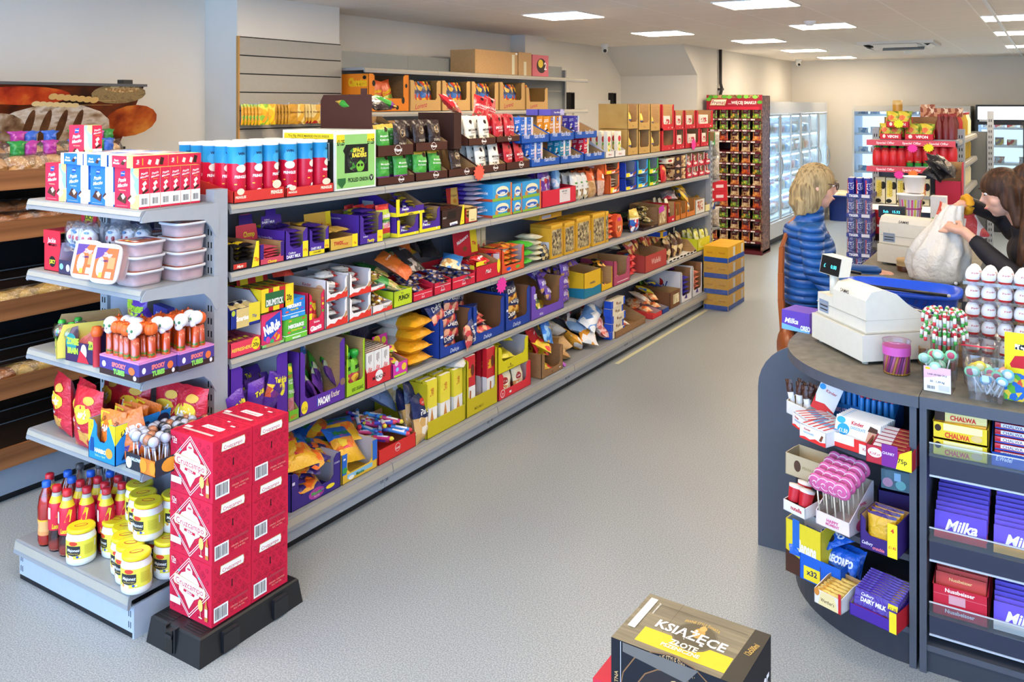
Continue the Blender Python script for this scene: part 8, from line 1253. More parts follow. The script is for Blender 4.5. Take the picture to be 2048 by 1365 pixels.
for k in range(7):thing('chalwa_bar','red and blue halva bar stacked in the blue tray','chocolate bar',(-.08,3.235+.006*k,R1+.008+.021*k),carton(.17,.04,.019,'#c82a3a/w',[('r',.1,.3,.5,.95,'#e8e0e0'),T('CHALWA',.3,.6,.5,'#1f3a7a',w=.35),('r',0,0,1,.2,'#1f50b0')]).mesh('b'),group='red and blue halva bars')
sl(12,.0085,.019,R2+.01,-.265,3.225,chb('#6048c0','Milka','#c8302c'),'lilac and red chocolate bar in the left row of the middle shelf','chocolate_slab',-.3,'lilac red bars')
sl(6,.008,.02,R2+.115,-.265,3.40,chb('#4a38b0','Milka'),'dark lilac chocolate bar at the back of the left row','chocolate_slab',-.3,'dark lilac bars')
sl(9,.008,.02,R2+.005,-.09,3.225,chb('#6a52cc','Milka','#e8a02a'),'lilac and amber chocolate bar on the middle shelf, right row','chocolate_slab',-.3,'lilac amber bars');sl(6,.008,.02,R2+.1,-.09,3.39,chb('#c8505a','Nuss'),'rose red chocolate bar at the back of the right row','chocolate_slab',-.3,'rose bars')
thing('nut_chocolate_box','red nut chocolate box at the left of the lowest clear edged shelf','display box',(-.265,3.222,R3+.002),tray(.165,.26,.13,.1,'#c8243a',sd=.9,front=[T('Nussbeisser',.5,.68,.1,'#f2e0d8',w=.55,b=.03),T('Nussbeisser',.5,.15,.1,'#f2e0d8',w=.55,b=.03),('r',.3,.35,.6,.58,'#d8a0a8'),('r',.02,.55,.98,.56,'#e0808a')]).mesh('t'))
sl(12,.009,.019,R3+.05,-.265,3.232,chb('#c8443e','','#d8604a',.15,[('r',0,.0,1,.35,'#5a3424'),T('Nussbeisser',.5,.8,.12,'#e8c88a',w=.8)]),'red nut chocolate bar in the red box','chocolate_slab',-.3,'red nut bars')
sl(7,.008,.019,R3+.004,-.09,3.225,chb('#6a52d0','Milka','#e8dcc8'),'lilac and cream chocolate bar on the lowest shelf, right row','chocolate_slab',-.3,'lilac cream bars');sl(8,.009,.02,R3+.085,-.09,3.36,chb('#a84a6a','','#b8607a'),'plum coloured chocolate bar behind the lilac and cream ones','chocolate_slab',-.3,'plum bars')
for i in range(2):sl(6,.008,.02,(R2,R3)[i]+.01,.09,3.225,chb('#5a48b8','Milka'),'lilac chocolate bar at the right edge, '+('middle','lowest')[i]+' shelf','chocolate_slab',-.3,f'lilac edge {i}')
# stock on the rounded shelves
def cb(u,v,zi,w,d,hb,hf,name,lab,k,fr=(),left=(),rz=0,pw=0,inner=KR,hdr=None,sd=.6,right=()):
    z=ZC[zi]if isinstance(zi,int)else zi;x,y=PZ(u,v,z);m=tray(w,d,hb,hf,k,inner,pw,fr,left,sd);
    if right:m.art((w/2,0,0),(0,d,0),(0,0,hb),right)
    F=F_(x,y,z+.001,rz);o=thing(name,lab,'display box',F.o,m.mesh(name),rz=rz)
    if hdr:mm=M();mm.box((-w*.45,0,0),(w*.45,.003,hdr[0]),hdr[1]);mm.art((-w*.45,0,0),(w*.9,0,0),(0,0,hdr[0]),hdr[2]);part('header_card',mm,o,(0,d*.7,hb-.01),(-.2,0,0))
    return F
kc=[T('Kinder',.3,.72,.14,'#c8302c',w=.3,b=.03),T('CHOCOLATE',.35,.5,.12,'#3a8ac8',w=.4),('p',[(0,0),(1,0),(1,.3),(.8,.2),(.6,.28),(.4,.12),(.2,.2),(0,.1)],'#e0302c'),('p',[(.75,.3),(.85,.7),(.92,.65),(.84,.25)],'#7a4024')]
stk=cartk(.022,.11,.018,'#eceef4',(),(),(),[('r',0,0,.3,1,'#e0302c'),('r',.3,.4,1,.7,'#7ab0e0')])
for i,(u,v,lab,q)in enumerate(((1600,862,'white and red milk chocolate stick box, rear of the pair on the rounded counter',-.85),(1625,886,'white and red milk chocolate stick box, front of the pair on the rounded counter',-.5))):
    F=cb(u,v,0,.12,.13,.055,.05,'stick_box',lab,'#ece8e6',kc,kc,q,inner='#c9c9d0',sd=.9);[pl(F,stk,'chocolate_stick','small white chocolate stick in the '+('rear','front')[i]+' stick box','chocolate bar',(-.045+.023*k,.01,.035),(0,0,0),f'chocolate sticks {i}')for k in range(5)]
thing('price_card','white and red header card leaning above the milk chocolate stick boxes','card',(*PZ(1642,850,ZC[0]),ZC[0]+.05),carton(.085,.004,.11,'#e9e4e2',[('p',[(0,0),(1,0),(1,.15),(.5,.3),(.1,.25),(0,.5)],'#e0302c'),('c',.15,.82,.14,.1,'#3a9ad8'),T('Kinder',.6,.75,.1,'#c8302c',w=.6)]).mesh('c'),rot=(-.3,.35,0))
F=cb(1592,835,0,.11,.1,.07,.05,'wafer_stick_box','white box of brown wafer sticks at the far left of the rounded counter','#e4e0dc',(),(),-.6)
for k in range(8):pl(F,bagh(.03,.13,.02,[(.6,'#e8e4e0/w'),(1,'#4a281c/w')],(),seed=2),'wafer_stick','brown topped wafer stick at the far left of the rounded counter','chocolate bar',(-.045+.03*(k%4),.03+.035*(k//4),.0),(.0,.2*(k%3-1),.3),'brown wafer sticks')
for i,(u,v,c,lab)in enumerate(((1690,840,'#4a1a2a/w','purple topped bubblegum tube'),(1752,862,'#c8203c/w','red topped bubblegum tube'))):
    F=cb(u,v,0,.135,.12,.1,.06,'bubblegum_box','blue box of '+lab+'s on the rounded counter','#2a7ac8',[('c',.12,.35,.1,.2,'#e8c83a'),T('BIG ICE',.4,.35,.16,'#e8b8d8',w=.3,b=.04)],(),-.12,inner='#b8b8c0')
    tb9=cached(('bt',i),lambda:M().lathe([(.008,0,'#2a8ad8/p'),(.0095,.01),(.0095,.1),(.006,.106,c),(.010,.118),(.006,.125),(.0,.128)],8,c).mesh('t'))
    for a in range(6):
        for b in range(5):pl(F,tb9,'bubblegum_tube',lab+' in its blue box','sweet',(-.055+.022*a,.012+.023*b,.004),(0,0,0),lab+'s')
F=cb(1708,905,0,.19,.13,.05,.045,'chocolate_display','white and red tray of white chocolate bars with price flash on the rounded counter','#e0302c',[('r',0,.35,.5,1,'#f0ecea'),('r',.6,0,.95,.7,'#f0ecea'),T('Kinder',.77,.4,.2,'#c8302c',w=.2)],(),-.3,inner='#e8e4e2',sd=.95)
kf=cartk(.165,.011,.1,'#ece9e6',[('c',.2,.55,.14,.2,'#2a9ad8'),T('£1.50',.2,.5,.14,'#fff',w=.2),('c',.12,.85,.1,.12,'#3aa8e0'),T('Kinder',.5,.85,.13,'#c8302c',w=.28,b=.03),T('CHOCOLATE',.52,.68,.1,'#3a8ac8',w=.34),('p',[(.72,.3),(.76,.75),(.95,.75),(.97,.35)],'#c9987a'),('p',[(.74,.7),(.78,.9),(.95,.85),(.96,.7)],'#4a2a1c'),('r',.55,.05,.95,.35,'#e8d8d4'),('p',[(0,0),(.5,0),(.5,.12),(.3,.22),(.1,.12),(0,.15)],'#e0302c')],(),(),[('r',0,0,.2,1,'#3aa8e0')])
for k in range(8):pl(F,kf,'chocolate_slab','white milk chocolate bar standing in the white and red tray' if k else 'frontmost white milk chocolate bar with blue £1.50 disc','chocolate bar',(-.005,.008+.014*k,.008),(-.35,0,0),'white bars tray' if k else None)
F=cb(1777,935,0,.15,.13,.075,.06,'wafer_bar_box','red, purple and yellow wafer bar box with 75p corner on the rounded counter','#b82a3a',[('c',.2,.5,.16,.22,'#f0ece8'),T('KitKat',.2,.45,.14,'#c8202c',w=.24,i=.2),('r',.35,0,.7,1,'#7a2a8a'),T('CHUNKY',.5,.6,.12,'#f0e0f0',w=.26),('p',[(.66,0),(1,0),(1,1),(.74,.7)],YEL),T('75p',.8,.4,.2,'#2a2a1a',w=.22,b=.02)],(),-.15,sd=.95)
for k in range(6):pl(F,cartk(.12,.025,.014,'#a8283a/w',[('r',.5,0,1,1,'#8a4a2c')],(),(),[('r',.05,.1,.5,.9,'#efe4e2'),('r',.52,.3,.9,.6,'#c88a5a')]),'wafer_bar','red and brown wafer bar in the 75p wafer bar box','chocolate bar',(0,.008+.02*k,.045+.006*k),(.2,0,0),'wafer bars 75p')
# middle
F=cb(1588,1030,1,.10,.13,.05,.04,'spread_box','white tray of hazelnut spread pots on the middle rounded shelf','#e9e6e4',[T('nutella',.6,.45,.3,'#c8202c',w=.5,b=.03)],(),-.45,inner='#6a3a24');
for k in range(3):pl(F,cached('nt',lambda:M().lathe([(.022,0,'#c8202c/p'),(.028,.05,'#e8e0dc/p'),(.029,.06),(.0,.062)],14,'#e8e0dc/p').mesh('n')),'spread_pot','red and white hazelnut spread pot, '+('left','middle','rear')[k]+' of three','pot',(-.03+.05*(k%2),.035+.05*(k//2),.03),(-.3,0,0))
cb(1605,960,.44,.15,.1,.09,.085,'kraft_card_box','pale kraft gift box behind the spread pots','#cdbb98',[('c',.35,.5,.1,.25,'#5a4030'),T('PEKNUTS',.7,.5,.12,'#9a8a5a',w=.4)],(),-.3,inner='#cdbb98')
F=cb(1665,1062,1,.135,.16,.16,.05,'lollipop_stand','tall pale pink printed stand of swirl lollipops','#e9d8dc',[T('HAPPY',.5,.18,.07,'#d85a8a',w=.4,b=.04),T('MOMENT',.5,.1,.06,'#d85a8a',w=.4,b=.04)],[('c',.6,.3,.12,.1,'#e8a0b8'),('c',.3,.2,.1,.08,'#d8d8b0')],-.35,inner='#c9b8a8',sd=.95,right=[T('SWIRL',.55,.6,.07,'#d8407a',w=.6,b=.04),('c',.5,.4,.2,.14,'#c9b898'),('c',.5,.15,.25,.14,'#d8507a')])
def swirl():
    m=M();m.ell((0,0,.11),(.033,.010,.033),'#d8609a/p',20,8);m.tube([(0,0,0),(0,0,.09)],.003,'#e8d8c0/p',6)
    for s in(-1,1):m.tube([((.003+.0032*t)*cos(t*1.1),s*(.0105-.0006*t),.11+(.003+.0032*t)*sin(t*1.1))for t in[i*.4 for i in range(24)]],.0022,'#f2d0dc/p',4)
    return m.mesh('s')
sw=swirl()
for a in range(4):
    for b in range(5):pl(F,sw,'swirl_lollipop','pink and white swirl lollipop in the tall pale pink stand','lollipop',(-.05+.033*a,-.005+.032*b,.055+.012*b),(.15,0,.1*(a%2)),'swirl lollipops')
F=cb(1757,1108,1,.125,.13,.115,.05,'honeycomb_bar_box','purple box of gold foil honeycomb packs with yellow price strip','#3a2470',[('r',.74,0,1,1,YEL),T('4',.87,.8,.12,'#d8302c',b=.05),T('£1.40',.87,.3,.09,'#d8302c',w=.2),T('Cadbury',.2,.2,.1,'#e8e0f0',w=.3,i=.3),T('crunchie',.5,.12,.1,'#e87a8a',w=.32,b=.03)],(),-.2,pw=.018)
for k in range(3):pl(F,bagh(.1,.12,.035,[(.93,'#d9a828/w'),(1,'#3a2470/w')],[T('crunchie',.45,.3,.12,'#d84a2a',w=.75,b=.03)],seed=k),'honeycomb_pack','gold foil honeycomb pack, '+('front','middle','rear')[k]+' in the purple box','chocolate bar',(0,.02+.035*k,.006),(-.1,0,0))
thing('clear_sweet_box','clear box of round striped sweets behind the purple honeycomb box','box',(*PZ(1795,1060,ZC[1]),ZC[1]+.14-.0),carton(.11,.09,.07,'milky:#9fc8d8:.35',[('c',.2,.35,.16,.24,'#d8a0b8'),('c',.6,.3,.16,.24,'#8ac8c8'),('r',.4,.5,.6,.9,'#a8d0f0')]).mesh('c'))
cb(1800,1062,1,.15,.12,.14,.13,'purple_carton','dark purple carton behind the gold foil packs','#2c1c5c',(),(),0,inner='#2c1c5c')
F=cb(1606,1158,2,.15,.12,.21,.2,'banana_chocolate_box','yellow banana chocolate box with brown swirl under the spread pots','#e2cc2a',[('p',[(0,0),(1,0),(1,.35),(.5,.3),(0,.4)],'#4a2a1c'),T('Banana',.6,.55,.25,'#f4f0e6',w=.55,i=.2,b=.04),('r',.2,.5,.4,1,'#2a6ac0')],(),-.35,inner='#e0dcd8');F.o
# base
F=cb(1640,1175,2,.165,.14,.1,.095,'cookie_box','bright blue cookie box marked x32 on the base of the rounded counter','#1f5fc8',[('r',.1,.05,.5,.55,YEL),T('x32',.3,.35,.2,'#2a2a5a',w=.3,b=.03)],[T('OREO',.5,.4,.3,'#e8f0ff',w=.7,b=.05)],-.3)
oo=[bagh(.085,.11,.03,'#1f62d0/w',[T('OREO',.45,.6,.22,'#f0f4ff',w=.8,b=.06),('c',.6,.25,.2,.14,'#2a2426')],seed=s)for s in(1,2)]
for k in range(6):pl(F,oo[k%2],'cookie_pack','blue cookie pack upright in the bright blue x32 box','pack of biscuits',(-.04+.055*(k%3),.04+.045*(k//3),.03),(-.5,0,0),'blue cookie packs')
for k in range(4):pl(F,oo[k%2],'cookie_pack','blue cookie pack tumbled to the left above the x32 box, '+('lowest','second','third','highest')[k],'pack of biscuits',(-.08+.02*k,.0+.02*k,.08+.02*k),(-1.2,.3,.8-.5*k))
F=cb(1655,1218,2,.105,.14,.07,.05,'toffee_box','white and red toffee roll box at the front of the rounded base','#e8e2da',[('p',[(.15,0),(.9,0),(.75,.7),(.25,.7)],'#ecd9a0'),T("Werther's",.5,.3,.18,'#4a3018',w=.5,i=.2),('c',.1,.6,.1,.2,'#d88a3a'),('r',.9,0,1,1,'#c8242c')],(),-.35)
for k in range(6):pl(F,cached('wr',lambda:M().tube([(-.045,0,0),(.045,0,0)],.01,'P:#e0bc60,#c9983c,#efe0a8:60/f',8).mesh('w')),'toffee_roll','gold toffee roll in the white and red box','sweet',(0,.015+.02*k,.045+.002*k),(0,0,.03),'gold toffee rolls')
F=cb(1745,1250,2,.165,.14,.07,.04,'dairy_chocolate_box','purple and red tray of £1.35 milk chocolate bars','#4a2a9a',[('r',.85,0,1,1,YEL)],(),-.28,inner='#b8a88a',right=[('r',0,0,1,1,'#c8202c')])
dm9=cartk(.15,.009,.085,'#4a2a9a/w',[('r',0,0,1,.35,'#c8242c'),T('Cadbury',.3,.85,.12,'#f0ecf8',w=.3,i=.3),T('DAIRY MILK',.45,.65,.16,'#f4f2fa',w=.6,b=.04),('r',.78,.7,1,.9,YEL),T('£1.35',.89,.75,.1,'#2a1a4a',w=.18),('r',.1,.2,.5,.28,'#c8c8e8'),('c',.75,.25,.08,.15,'#6a3a24')],(),(),[('r',.35,0,.6,1,'#c9c4e0'),('r',.8,0,.95,1,YEL)])
for k in range(10):pl(F,dm9,'chocolate_slab','purple and red milk chocolate bar in the £1.35 tray' if k else 'frontmost purple and red milk chocolate bar with £1.35 flash','chocolate bar',(0,.006+.0125*k,.006+.003*k),(-.3,0,0),'purple red bars' if k else None)
# ---- on the worktop
PL_='#dcd8ca/p';PLd='#cfcbbd/p'
def register(name,lab,P0,ang,sx=.366,sw=.42,z0=.93,disp=True):
    o=thing(name,lab,'cash register',(*P0,z0),rz=ang);m=M() # local x along the customer side, y to the cashier
    for x in(.03,sx-.03):
        for y in(.03,sw-.05):m.lathe([(.012,0),(.014,.014)],10,'#b8b4a4/p',x,y)
    m.box((0,0,.014),(sx,sw,.115),PL_);part('cash_drawer',m,o)
    pr1=[(.02,.118),(.40,.118),(.405,.14),(.28,.17),(.20,.22),(.15,.262),(.09,.28),(.045,.272),(.022,.24)]
    m=M();m.prism(pr1,0,sx-.24 if disp else 0,sx-.012,PL_);m.prism([(.02,.118),(.38,.118),(.38,.14),(.12,.205),(.02,.205)],0,.012,sx-.24,PL_)
    m.box((.004,.015,.1165),(sx-.004,.405,.121),'#b9b5a6/p');m.box((.006,.018,.165),(sx-.006,.022,.167),'#b0ac9d/p');m.art((sx-.012,.02,.12),(0,.38,0),(0,0,.16),[('r',.02,.28,.8,.287,'#b0ac9d/p')])
    m.art((sx-.24,.045,.0),(.2,0,0),(0,-.001,.27),[],0);part('housing',m,o)
    m=M();m.T=Matrix.Translation((0,.0,0));m.add([(sx-.2,.21,.219),(sx-.04,.21,.219),(sx-.04,.39,.149),(sx-.2,.39,.149)],[(0,1,2,3)],'P:#c9c8c2,#8a9ab0,#e2e0da,#b8a8a8:60/p');part('keypad',m,o)
    m=M();m.art((sx-.2,.0205,.235),(.09,0,0),(0,0,.03),[T('SAM4S',.5,.5,.5,'#2a2a2a/p',i=.3)]);part('name_badge',m,o);m=M();m.art((.025,.0195,.13),(.07,0,0),(0,0,.05),[('r',0,0,1,1,'#8a9ab0/p'),('r',.1,.2,.9,.3,'#2a2a2a/p'),('r',.1,.5,.9,.6,'#2a2a2a/p')]);part('rating_label',m,o)
    if disp:
        m=M();m.tube([(.07,.06,.2),(.07,.06,.29)],.018,PL_,12);p=part('display_pole',m,o);m=M();m.prism([(-.02,0),(.03,0),(.045,.075),(-.005,.075)],0,-.065,.065,PL_);m.add([(-.062,-.0205,.002),(.062,-.0205,.002),(.062,-.0065,.073),(-.062,-.0065,.073)],[(0,1,2,3)],'#0c1016/p');m.add([(.01,-.0165,.028),(.045,-.0165,.028),(.045,-.0125,.045),(.01,-.0125,.045)],[(0,1,2,3)],'#0c1016/p');m.W=lambda q:V((q.x,-.0175+.013*(q.z/.073)*1.0-.0036+q.y,q.z));m.art((-.06,0,0),(.12,0,0),(0,0,.07),[T('£',.22,.5,.22,'em:#4ac8d8:1.5'),T('0.00',.7,.5,.22,'em:#4ac8d8:1.5',w=.3)]);m.W=None;part('display',m,o,(.07,.055,.285),(0,0,.1))
    return o
register('cash_register','large cream cash register with customer display at the front of the counter',(-.858,3.73),atan2(-.27,.247))
register('cash_register','second cream cash register behind the blue basket',(-.86,5.32),-.35,.30,.36,1.0,False)
o=thing('customer_display','small dark customer display reading 1552 behind the second register','display',(-.84,5.72,1.0));m=M();m.tube([(0,0,0),(0,0,.24)],.012,'#b8b4a8/p');part('pole',m,o);m=M();m.box((-.075,-.02,.22),(.075,.02,.29),'#10141c/p');m.art((-.07,-.02,.22),(.14,0,0),(0,0,.07),[T('Sub   15.52',.5,.55,.22,'em:#4ac8e0:1.5',w=.8)]);part('screen',m,o)
F=F_(-.95,3.83,.931,-.25);pl(F,carton(.13,.12,.085,'#6444b0',[('p',[(0,0),(1,0),(1,.1),(.5,.2),(0,.3)],'#7ab8e8'),T('Milka',.35,.5,.26,'#f2eefa',w=.5,i=.3,b=.03),T('OREO',.85,.22,.24,'#f0f4ff',w=.35,b=.06)]).mesh('c'),'chocolate_box','lilac display carton at the left end of the worktop','box',(0,0,0));pl(F,carton(.08,.05,.14,'#2aa8b8',[('c',.5,.6,.4,.16,'#e8a03a'),T('WALKERS',.5,.6,.08,'#d8303a',w=.6)]).mesh('c'),'teal_box','teal sweet box between the lilac carton and the register','box',(.075,.13,0))
def pot(name,lab,loc,r,h,body,k=20):o=thing(name,lab,'tub',loc);part('clear_body',body.mesh('b'),o);return o
m=M();m.lathe([(.046,0,'clear:#f4e8f0:.1'),(.048,.115),(.05,.12),(.047,.12)],24);m.lathe([(.0485,.07,'milky:#d860b8:.85'),(.049,.1)],24);o=pot('rainbow_belt_tub','clear round tub of pink candy pencils in front of the register',(-.49,3.44,.931),0,0,m)
for i in range(26):a=i*2*pi/26;m=M();m.tube([(.04*cos(a),.04*sin(a),.004),(.04*cos(a+.5),.04*sin(a+.5),.085)],.0048,('#c8408a/p','#8a3a8a/p','#e07ab0/p','#d8a04a/p')[i%4],5);m.tube([(.04*cos(a),.04*sin(a),.001),(.04*cos(a),.04*sin(a),.006)],.005,'#e8b82a/p',5);part('candy_pencil',m,o)
thing('kraft_carton','open brown carton lying right of the register','box',(-.355,3.62,.931),tray(.16,.12,.07,.06,KRD,KR).mesh('t'),rz=.3)
def sqjar(x,y,lab,w,h,inner,tag_=()):
    o=thing('sweet_jar',lab,'jar',(x,y,.931),rz=-.05);m=M();b=w*.42;t=w/2
    m.add([(-b,-b,0),(b,-b,0),(b,b,0),(-b,b,0),(-t,-t,h),(t,-t,h),(t,t,h),(-t,t,h)],[(0,1,5,4),(1,2,6,5),(2,3,7,6),(3,0,4,7),(3,2,1,0)],'clear:#f2f4f6:.1');part('clear_body',m,o)
    m=M();m.art((-w*.40,-b-.004,h*.02),(w*.8,0,0),(0,-.006,h*.72),tag_,.0008);part('label',m,o);return o
o=sqjar(-.335,3.32,'square clear jar with a white paper label, left of the two front jars',.105,.12,0,[('r',0,0,1,1,'#ebe8ec'),('p',[(0,.5),(1,.75),(1,1),(0,1)],'#e8b8c8'),('c',.15,.92,.1,.05,'#e8c82a'),T('Lizak okrągły 26 g',.5,.7,.07,'#3a3040',w=.7),T('50   1,30 kg',.5,.42,.08,'#2a2a30',w=.7),('b',.1,.08,.45,.25),('r',.55,.08,.95,.3,'#cfccd4')])
def rlol(c1,c2,n=1):m=M();m.tube([(0,0,0),(0,0,.06)],.0022,'#eceaf0/p',5);m.ell((0,0,.075),(.019,.006,.019),c1,14,6);m.ell((0,-.003,.075),(.013,.005,.013),c2,12,6);return m.mesh('l')
rl=[rlol(*c)for c in(('#8ad0a0/p','#c8506a/p'),('#7ac0e8/p','#e8e8f0/p'),('#f0a07a/p','#f2e8e8/p'),('#e8c83a/p','#f0e0a0/p'),('#a0d8b8/p','#d8f0e0/p'))]
for i in range(10):thing('round_lollipop','green rimmed pink lollipop in the left front jar','lollipop',(-.335+RC.uniform(-.03,.03),3.32+RC.uniform(-.03,.03),.94+.01*i*.5),rl[0 if i%2 else 4],rot=(RC.uniform(-.4,.4),RC.uniform(-.5,.5),0),group='lollipops left jar')
sqjar(-.19,3.31,'square clear jar of colourful ring lollipops, right of the two front jars',.115,.12,0,[('r',.4,.75,.62,1,'#b8d4f0')])
for i in range(20):thing('round_lollipop',('green','blue','orange','yellow','pale green')[i%5]+' rimmed lollipop in the right front jar','lollipop',(-.19+RC.uniform(-.035,.035),3.31+RC.uniform(-.035,.035),.935+RC.uniform(0,.03)),rl[i%5],rot=(RC.uniform(-.5,.5)+(pi if i%3==0 else 0)*0,RC.uniform(-.6,.6),0),group=f'ring lollipops {i % 5}')
m=M();m.lathe([(.05,0,'clear:#f4f2f4:.12'),(.062,.145),(.066,.148),(.062,.15)],26,'clear:#f4f2f4:.12');m.tube([(.066*cos(a),.066*sin(a),.13-.018*sin(a))for a in[pi+.1+i*.28 for i in range(9)]],.003,'#d83a4a/p',6);pot('clear_bucket','round clear bucket with red handle behind the lollipop jars',(-.22,3.45,.931),0,0,m)
m=M();m.lathe([(.042,0,'clear:#f4f2f4:.12'),(.046,.14)],22);pot('candy_cane_jar','clear jar of red green and white candy canes',(-.335,3.46,.931),0,0,m)
def cane(i):
    m=M();P=[(0,0,z)for z in(0,.03,.06,.09,.12)]+[(.022-.022*cos(a),0,.13+.022*sin(a))for a in[i*.4 for i in range(1,8)]]+[(.044,0,.118),(.044,0,.105)]
    for j in range(len(P)-1):m.tube([P[j],tuple(P[j+1])],.0058,('#d8303c/p','#eceae6/p','#4aa848/p','#eceae6/p')[(j+i)%4],6)
    return m.mesh('c')
cn=[cane(0),cane(2)]
for i in range(26):a=i*2*pi/13;rr=.042 if i<13 else .038;thing('candy_cane','striped candy cane hooked over the clear jar, '+('lower' if i<13 else 'upper')+' ring','candy cane',(-.335+(rr-.012)*cos(a),3.46+(rr-.012)*sin(a),.935+(.03 if i<13 else .09)),cn[i%2],rz=a,group='candy canes '+('lower' if i<13 else 'upper'))
# chocolate eggs in clear trays
def egg():
    m=M();m.lathe([(.0245*sqrt(max(0,1-(2*t-1)**2))*(1-.14*(2*t-1)),.066*t,'#d8302c/p' if t<.22 else '#e9e7e9/p')for t in[j/12 for j in range(13)]],16);r=.0228
    m.W=lambda q:V(((r-q.y)*sin(q.x/r),-(r-q.y)*cos(q.x/r),q.z));m.art((-.02,0,.02),(.04,0,0),(0,0,.03),[T('Kinder',.5,.7,.24,'#c8302c/p',w=.75,b=.02),('r',.02,.15,.98,.42,'P:#e8a02a,#3a8ad0,#5a3a2a,#e8e0d0,#c83a3a:260/p')]);m.W=None;return m.mesh('egg')
eg=egg()
for k in range(6):
    m=M();m.box((-.0,0,0),(.27,.105,.012),'clear:#f0f2f6:.14');tag(link('clear_egg_tray',m.mesh('t'),None,(-.285,3.585,.931+.0645*k)),'clear plastic tray of chocolate eggs, layer '+'one two three four five six'.split()[k]+' from the worktop','tray')
    for i in range(5):
        for j in range(2):thing('chocolate_egg','white and red foil chocolate egg, '+('front' if j==0 else 'rear')+' row of tray layer '+'one two three four five six'.split()[k],'chocolate egg',(-.255+.052*i+.004*(j%2),3.612+.05*j,.9325+.0645*k),eg,rz=.45+RC.uniform(-.15,.15),group=f'eggs layer {k} row {j}')
thing('car_candy_jar','yellow topped jar with a red racing car at the right edge','jar',(-.09,3.32,.931),carton(.1,.03,.22,'#e8d81e',[('p',[(.15,.55),(.3,.68),(.7,.7),(.95,.56),(.9,.5),(.2,.5)],'#c8202c'),('r',.3,.78,.8,.86,'P:#111111,#eeeeee:160'),('r',0,0,1,.42,'P:#5fae3a,#2a6ac0,#e8c83a,#e05a3a:60')]).mesh('c'))
o=thing('honey_jar','small jar with a paper covered lid behind the blue basket','jar',(-.69,5.16,1.001));m=M();m.lathe([(.042,0,'#6a3a1c/p'),(.044,.03),(.04,.04)],18);part('glass',m,o);m=M();m.lathe([(.047,.03,'#c9a874'),(.043,.045),(.047,.05),(.045,.068),(0,.07)],18);part('paper_lid',m,o)
thing('display_riser','grey raised stand carrying the two candy floss tubs','stand',(-.79,6.2,1.0),cached('ri',lambda:M().box((-.12,-.1,0),(.14,.12,.165),'#4a4c4a/s').mesh('r')))
for k,(r1,r2,h,z,x)in enumerate(((.062,.078,.165,1.166,-.80),(.055,.066,.11,1.337,-.775))):
    m=M();m.lathe([(r1,0,'#ece6e2/p'),(r2,h*.9),(r2*1.08,h*.92,'#f2f0ee/p'),(r2*1.08,h*.97),(0,h)],28);
    if k==0:
        for i in range(11):a=-pi/2+(-5+i)*.28;ww=.07;m.add([((r1+(r2-r1)*f+.001)*cos(a+s*ww),(r1+(r2-r1)*f+.001)*sin(a+s*ww),h*.9*f)for f,s in((.03,-1),(.03,1),(.85,1),(.85,-1))],[(0,1,2,3)],('#d84a9a/p','#c8c83a/p','#a88ac8/p')[i%3])
        m.lathe([(r1+.0085,.062,'#a83a8a/p'),(r1+.0095,.072)],28)
    thing('candy_floss_tub',('lower candy floss tub with coloured stripes','upper candy floss tub, pale pastel')[k],'tub',(x,6.2,z),m.mesh('t'))
for i in range(3):thing('paper_packet','white and blue tall packet right of the candy floss tubs','packet',(-.66+.03*i,6.15,1.001),carton(.03,.1,.32,'#dfe0e4',[('r',0,0,1,.4,'#2f8ad0'),('c',.5,.5,.3,.08,'#5fae3a')]).mesh('c'),group='white and blue packets')
thing('red_display','tall dark pink display board holding black foil bags','display box',(-.60,6.45,1.001),tray(.16,.16,.52,.40,'#b82440').mesh('t'))
for i in range(4):thing('black_foil_bag','crumpled black foil bag on the dark pink display, '+('left','right','lower','top')[i],'bag',(-.70+.05*i,6.43,1.42+.03*(i%2)),bagh(.13,.17,.05,'#1c1a1e/w',[('c',.5,.5,.3,.15,'#8a7a70/w')],seed=i),rot=(-.8,.5-.3*i,.5*i))
# ================================================================ PEOPLE
def skin(name,parent,parts,k,vox=.009,sm=4,label=None,mk=None):
    """parts: ('e', centre, radii) or ('t', points, radii) fused into one continuous tapered surface"""
    m=M()
    for p in parts:
        if p[0]=='e':m.ell(p[1],p[2],k,20,14,p[3]if len(p)>3 else None)
        else:m.tube(p[1],p[2],k,14);m.ell(p[1][0],[p[2][0]]*3,k,12,8);m.ell(p[1][-1],[p[2][-1]]*3,k,12,8)
    o=part(name,m,parent,label=label)
    r=o.modifiers.new('fuse','REMESH');r.mode='VOXEL';r.voxel_size=vox;r.use_smooth_shade=True
    if sm:q=o.modifiers.new('smooth','SMOOTH');q.factor=.5;q.iterations=sm
    if mk:mk(o)
    return o
def hand(W_,d,n,s=1,curl=.6,thumb=1):
    """palm and five fingers from the wrist W_ along d, palm facing n"""
    W_,d,n=V(W_),V(d).normalized(),V(n).normalized();t=d.cross(n).normalized();P=[('t',[W_,W_+d*.03*s,W_+d*.075*s],[.021*s,.025*s,.022*s]),('e',W_+d*.05*s,(.03*s,.03*s,.022*s))]
    for i,L in enumerate((.065,.075,.07,.055)):
        b=W_+d*.075*s+t*(.027-.018*i)*s;q=[b];a=0
        for j in range(3):a+=curl*(.5+.25*j);q.append(q[-1]+(d*cos(a)+n*sin(a))*L/3*s)
        P.append(('t',q,[.0095*s,.009*s,.008*s,.007*s]))
    b=W_+d*.025*s+t*.024*s*thumb;P.append(('t',[b,b+(d*.5+t*thumb*.7+n*.3)*.035*s,b+(d*.9+t*thumb*.4+n*.6)*.055*s],[.012*s,.0105*s,.008*s]));return P
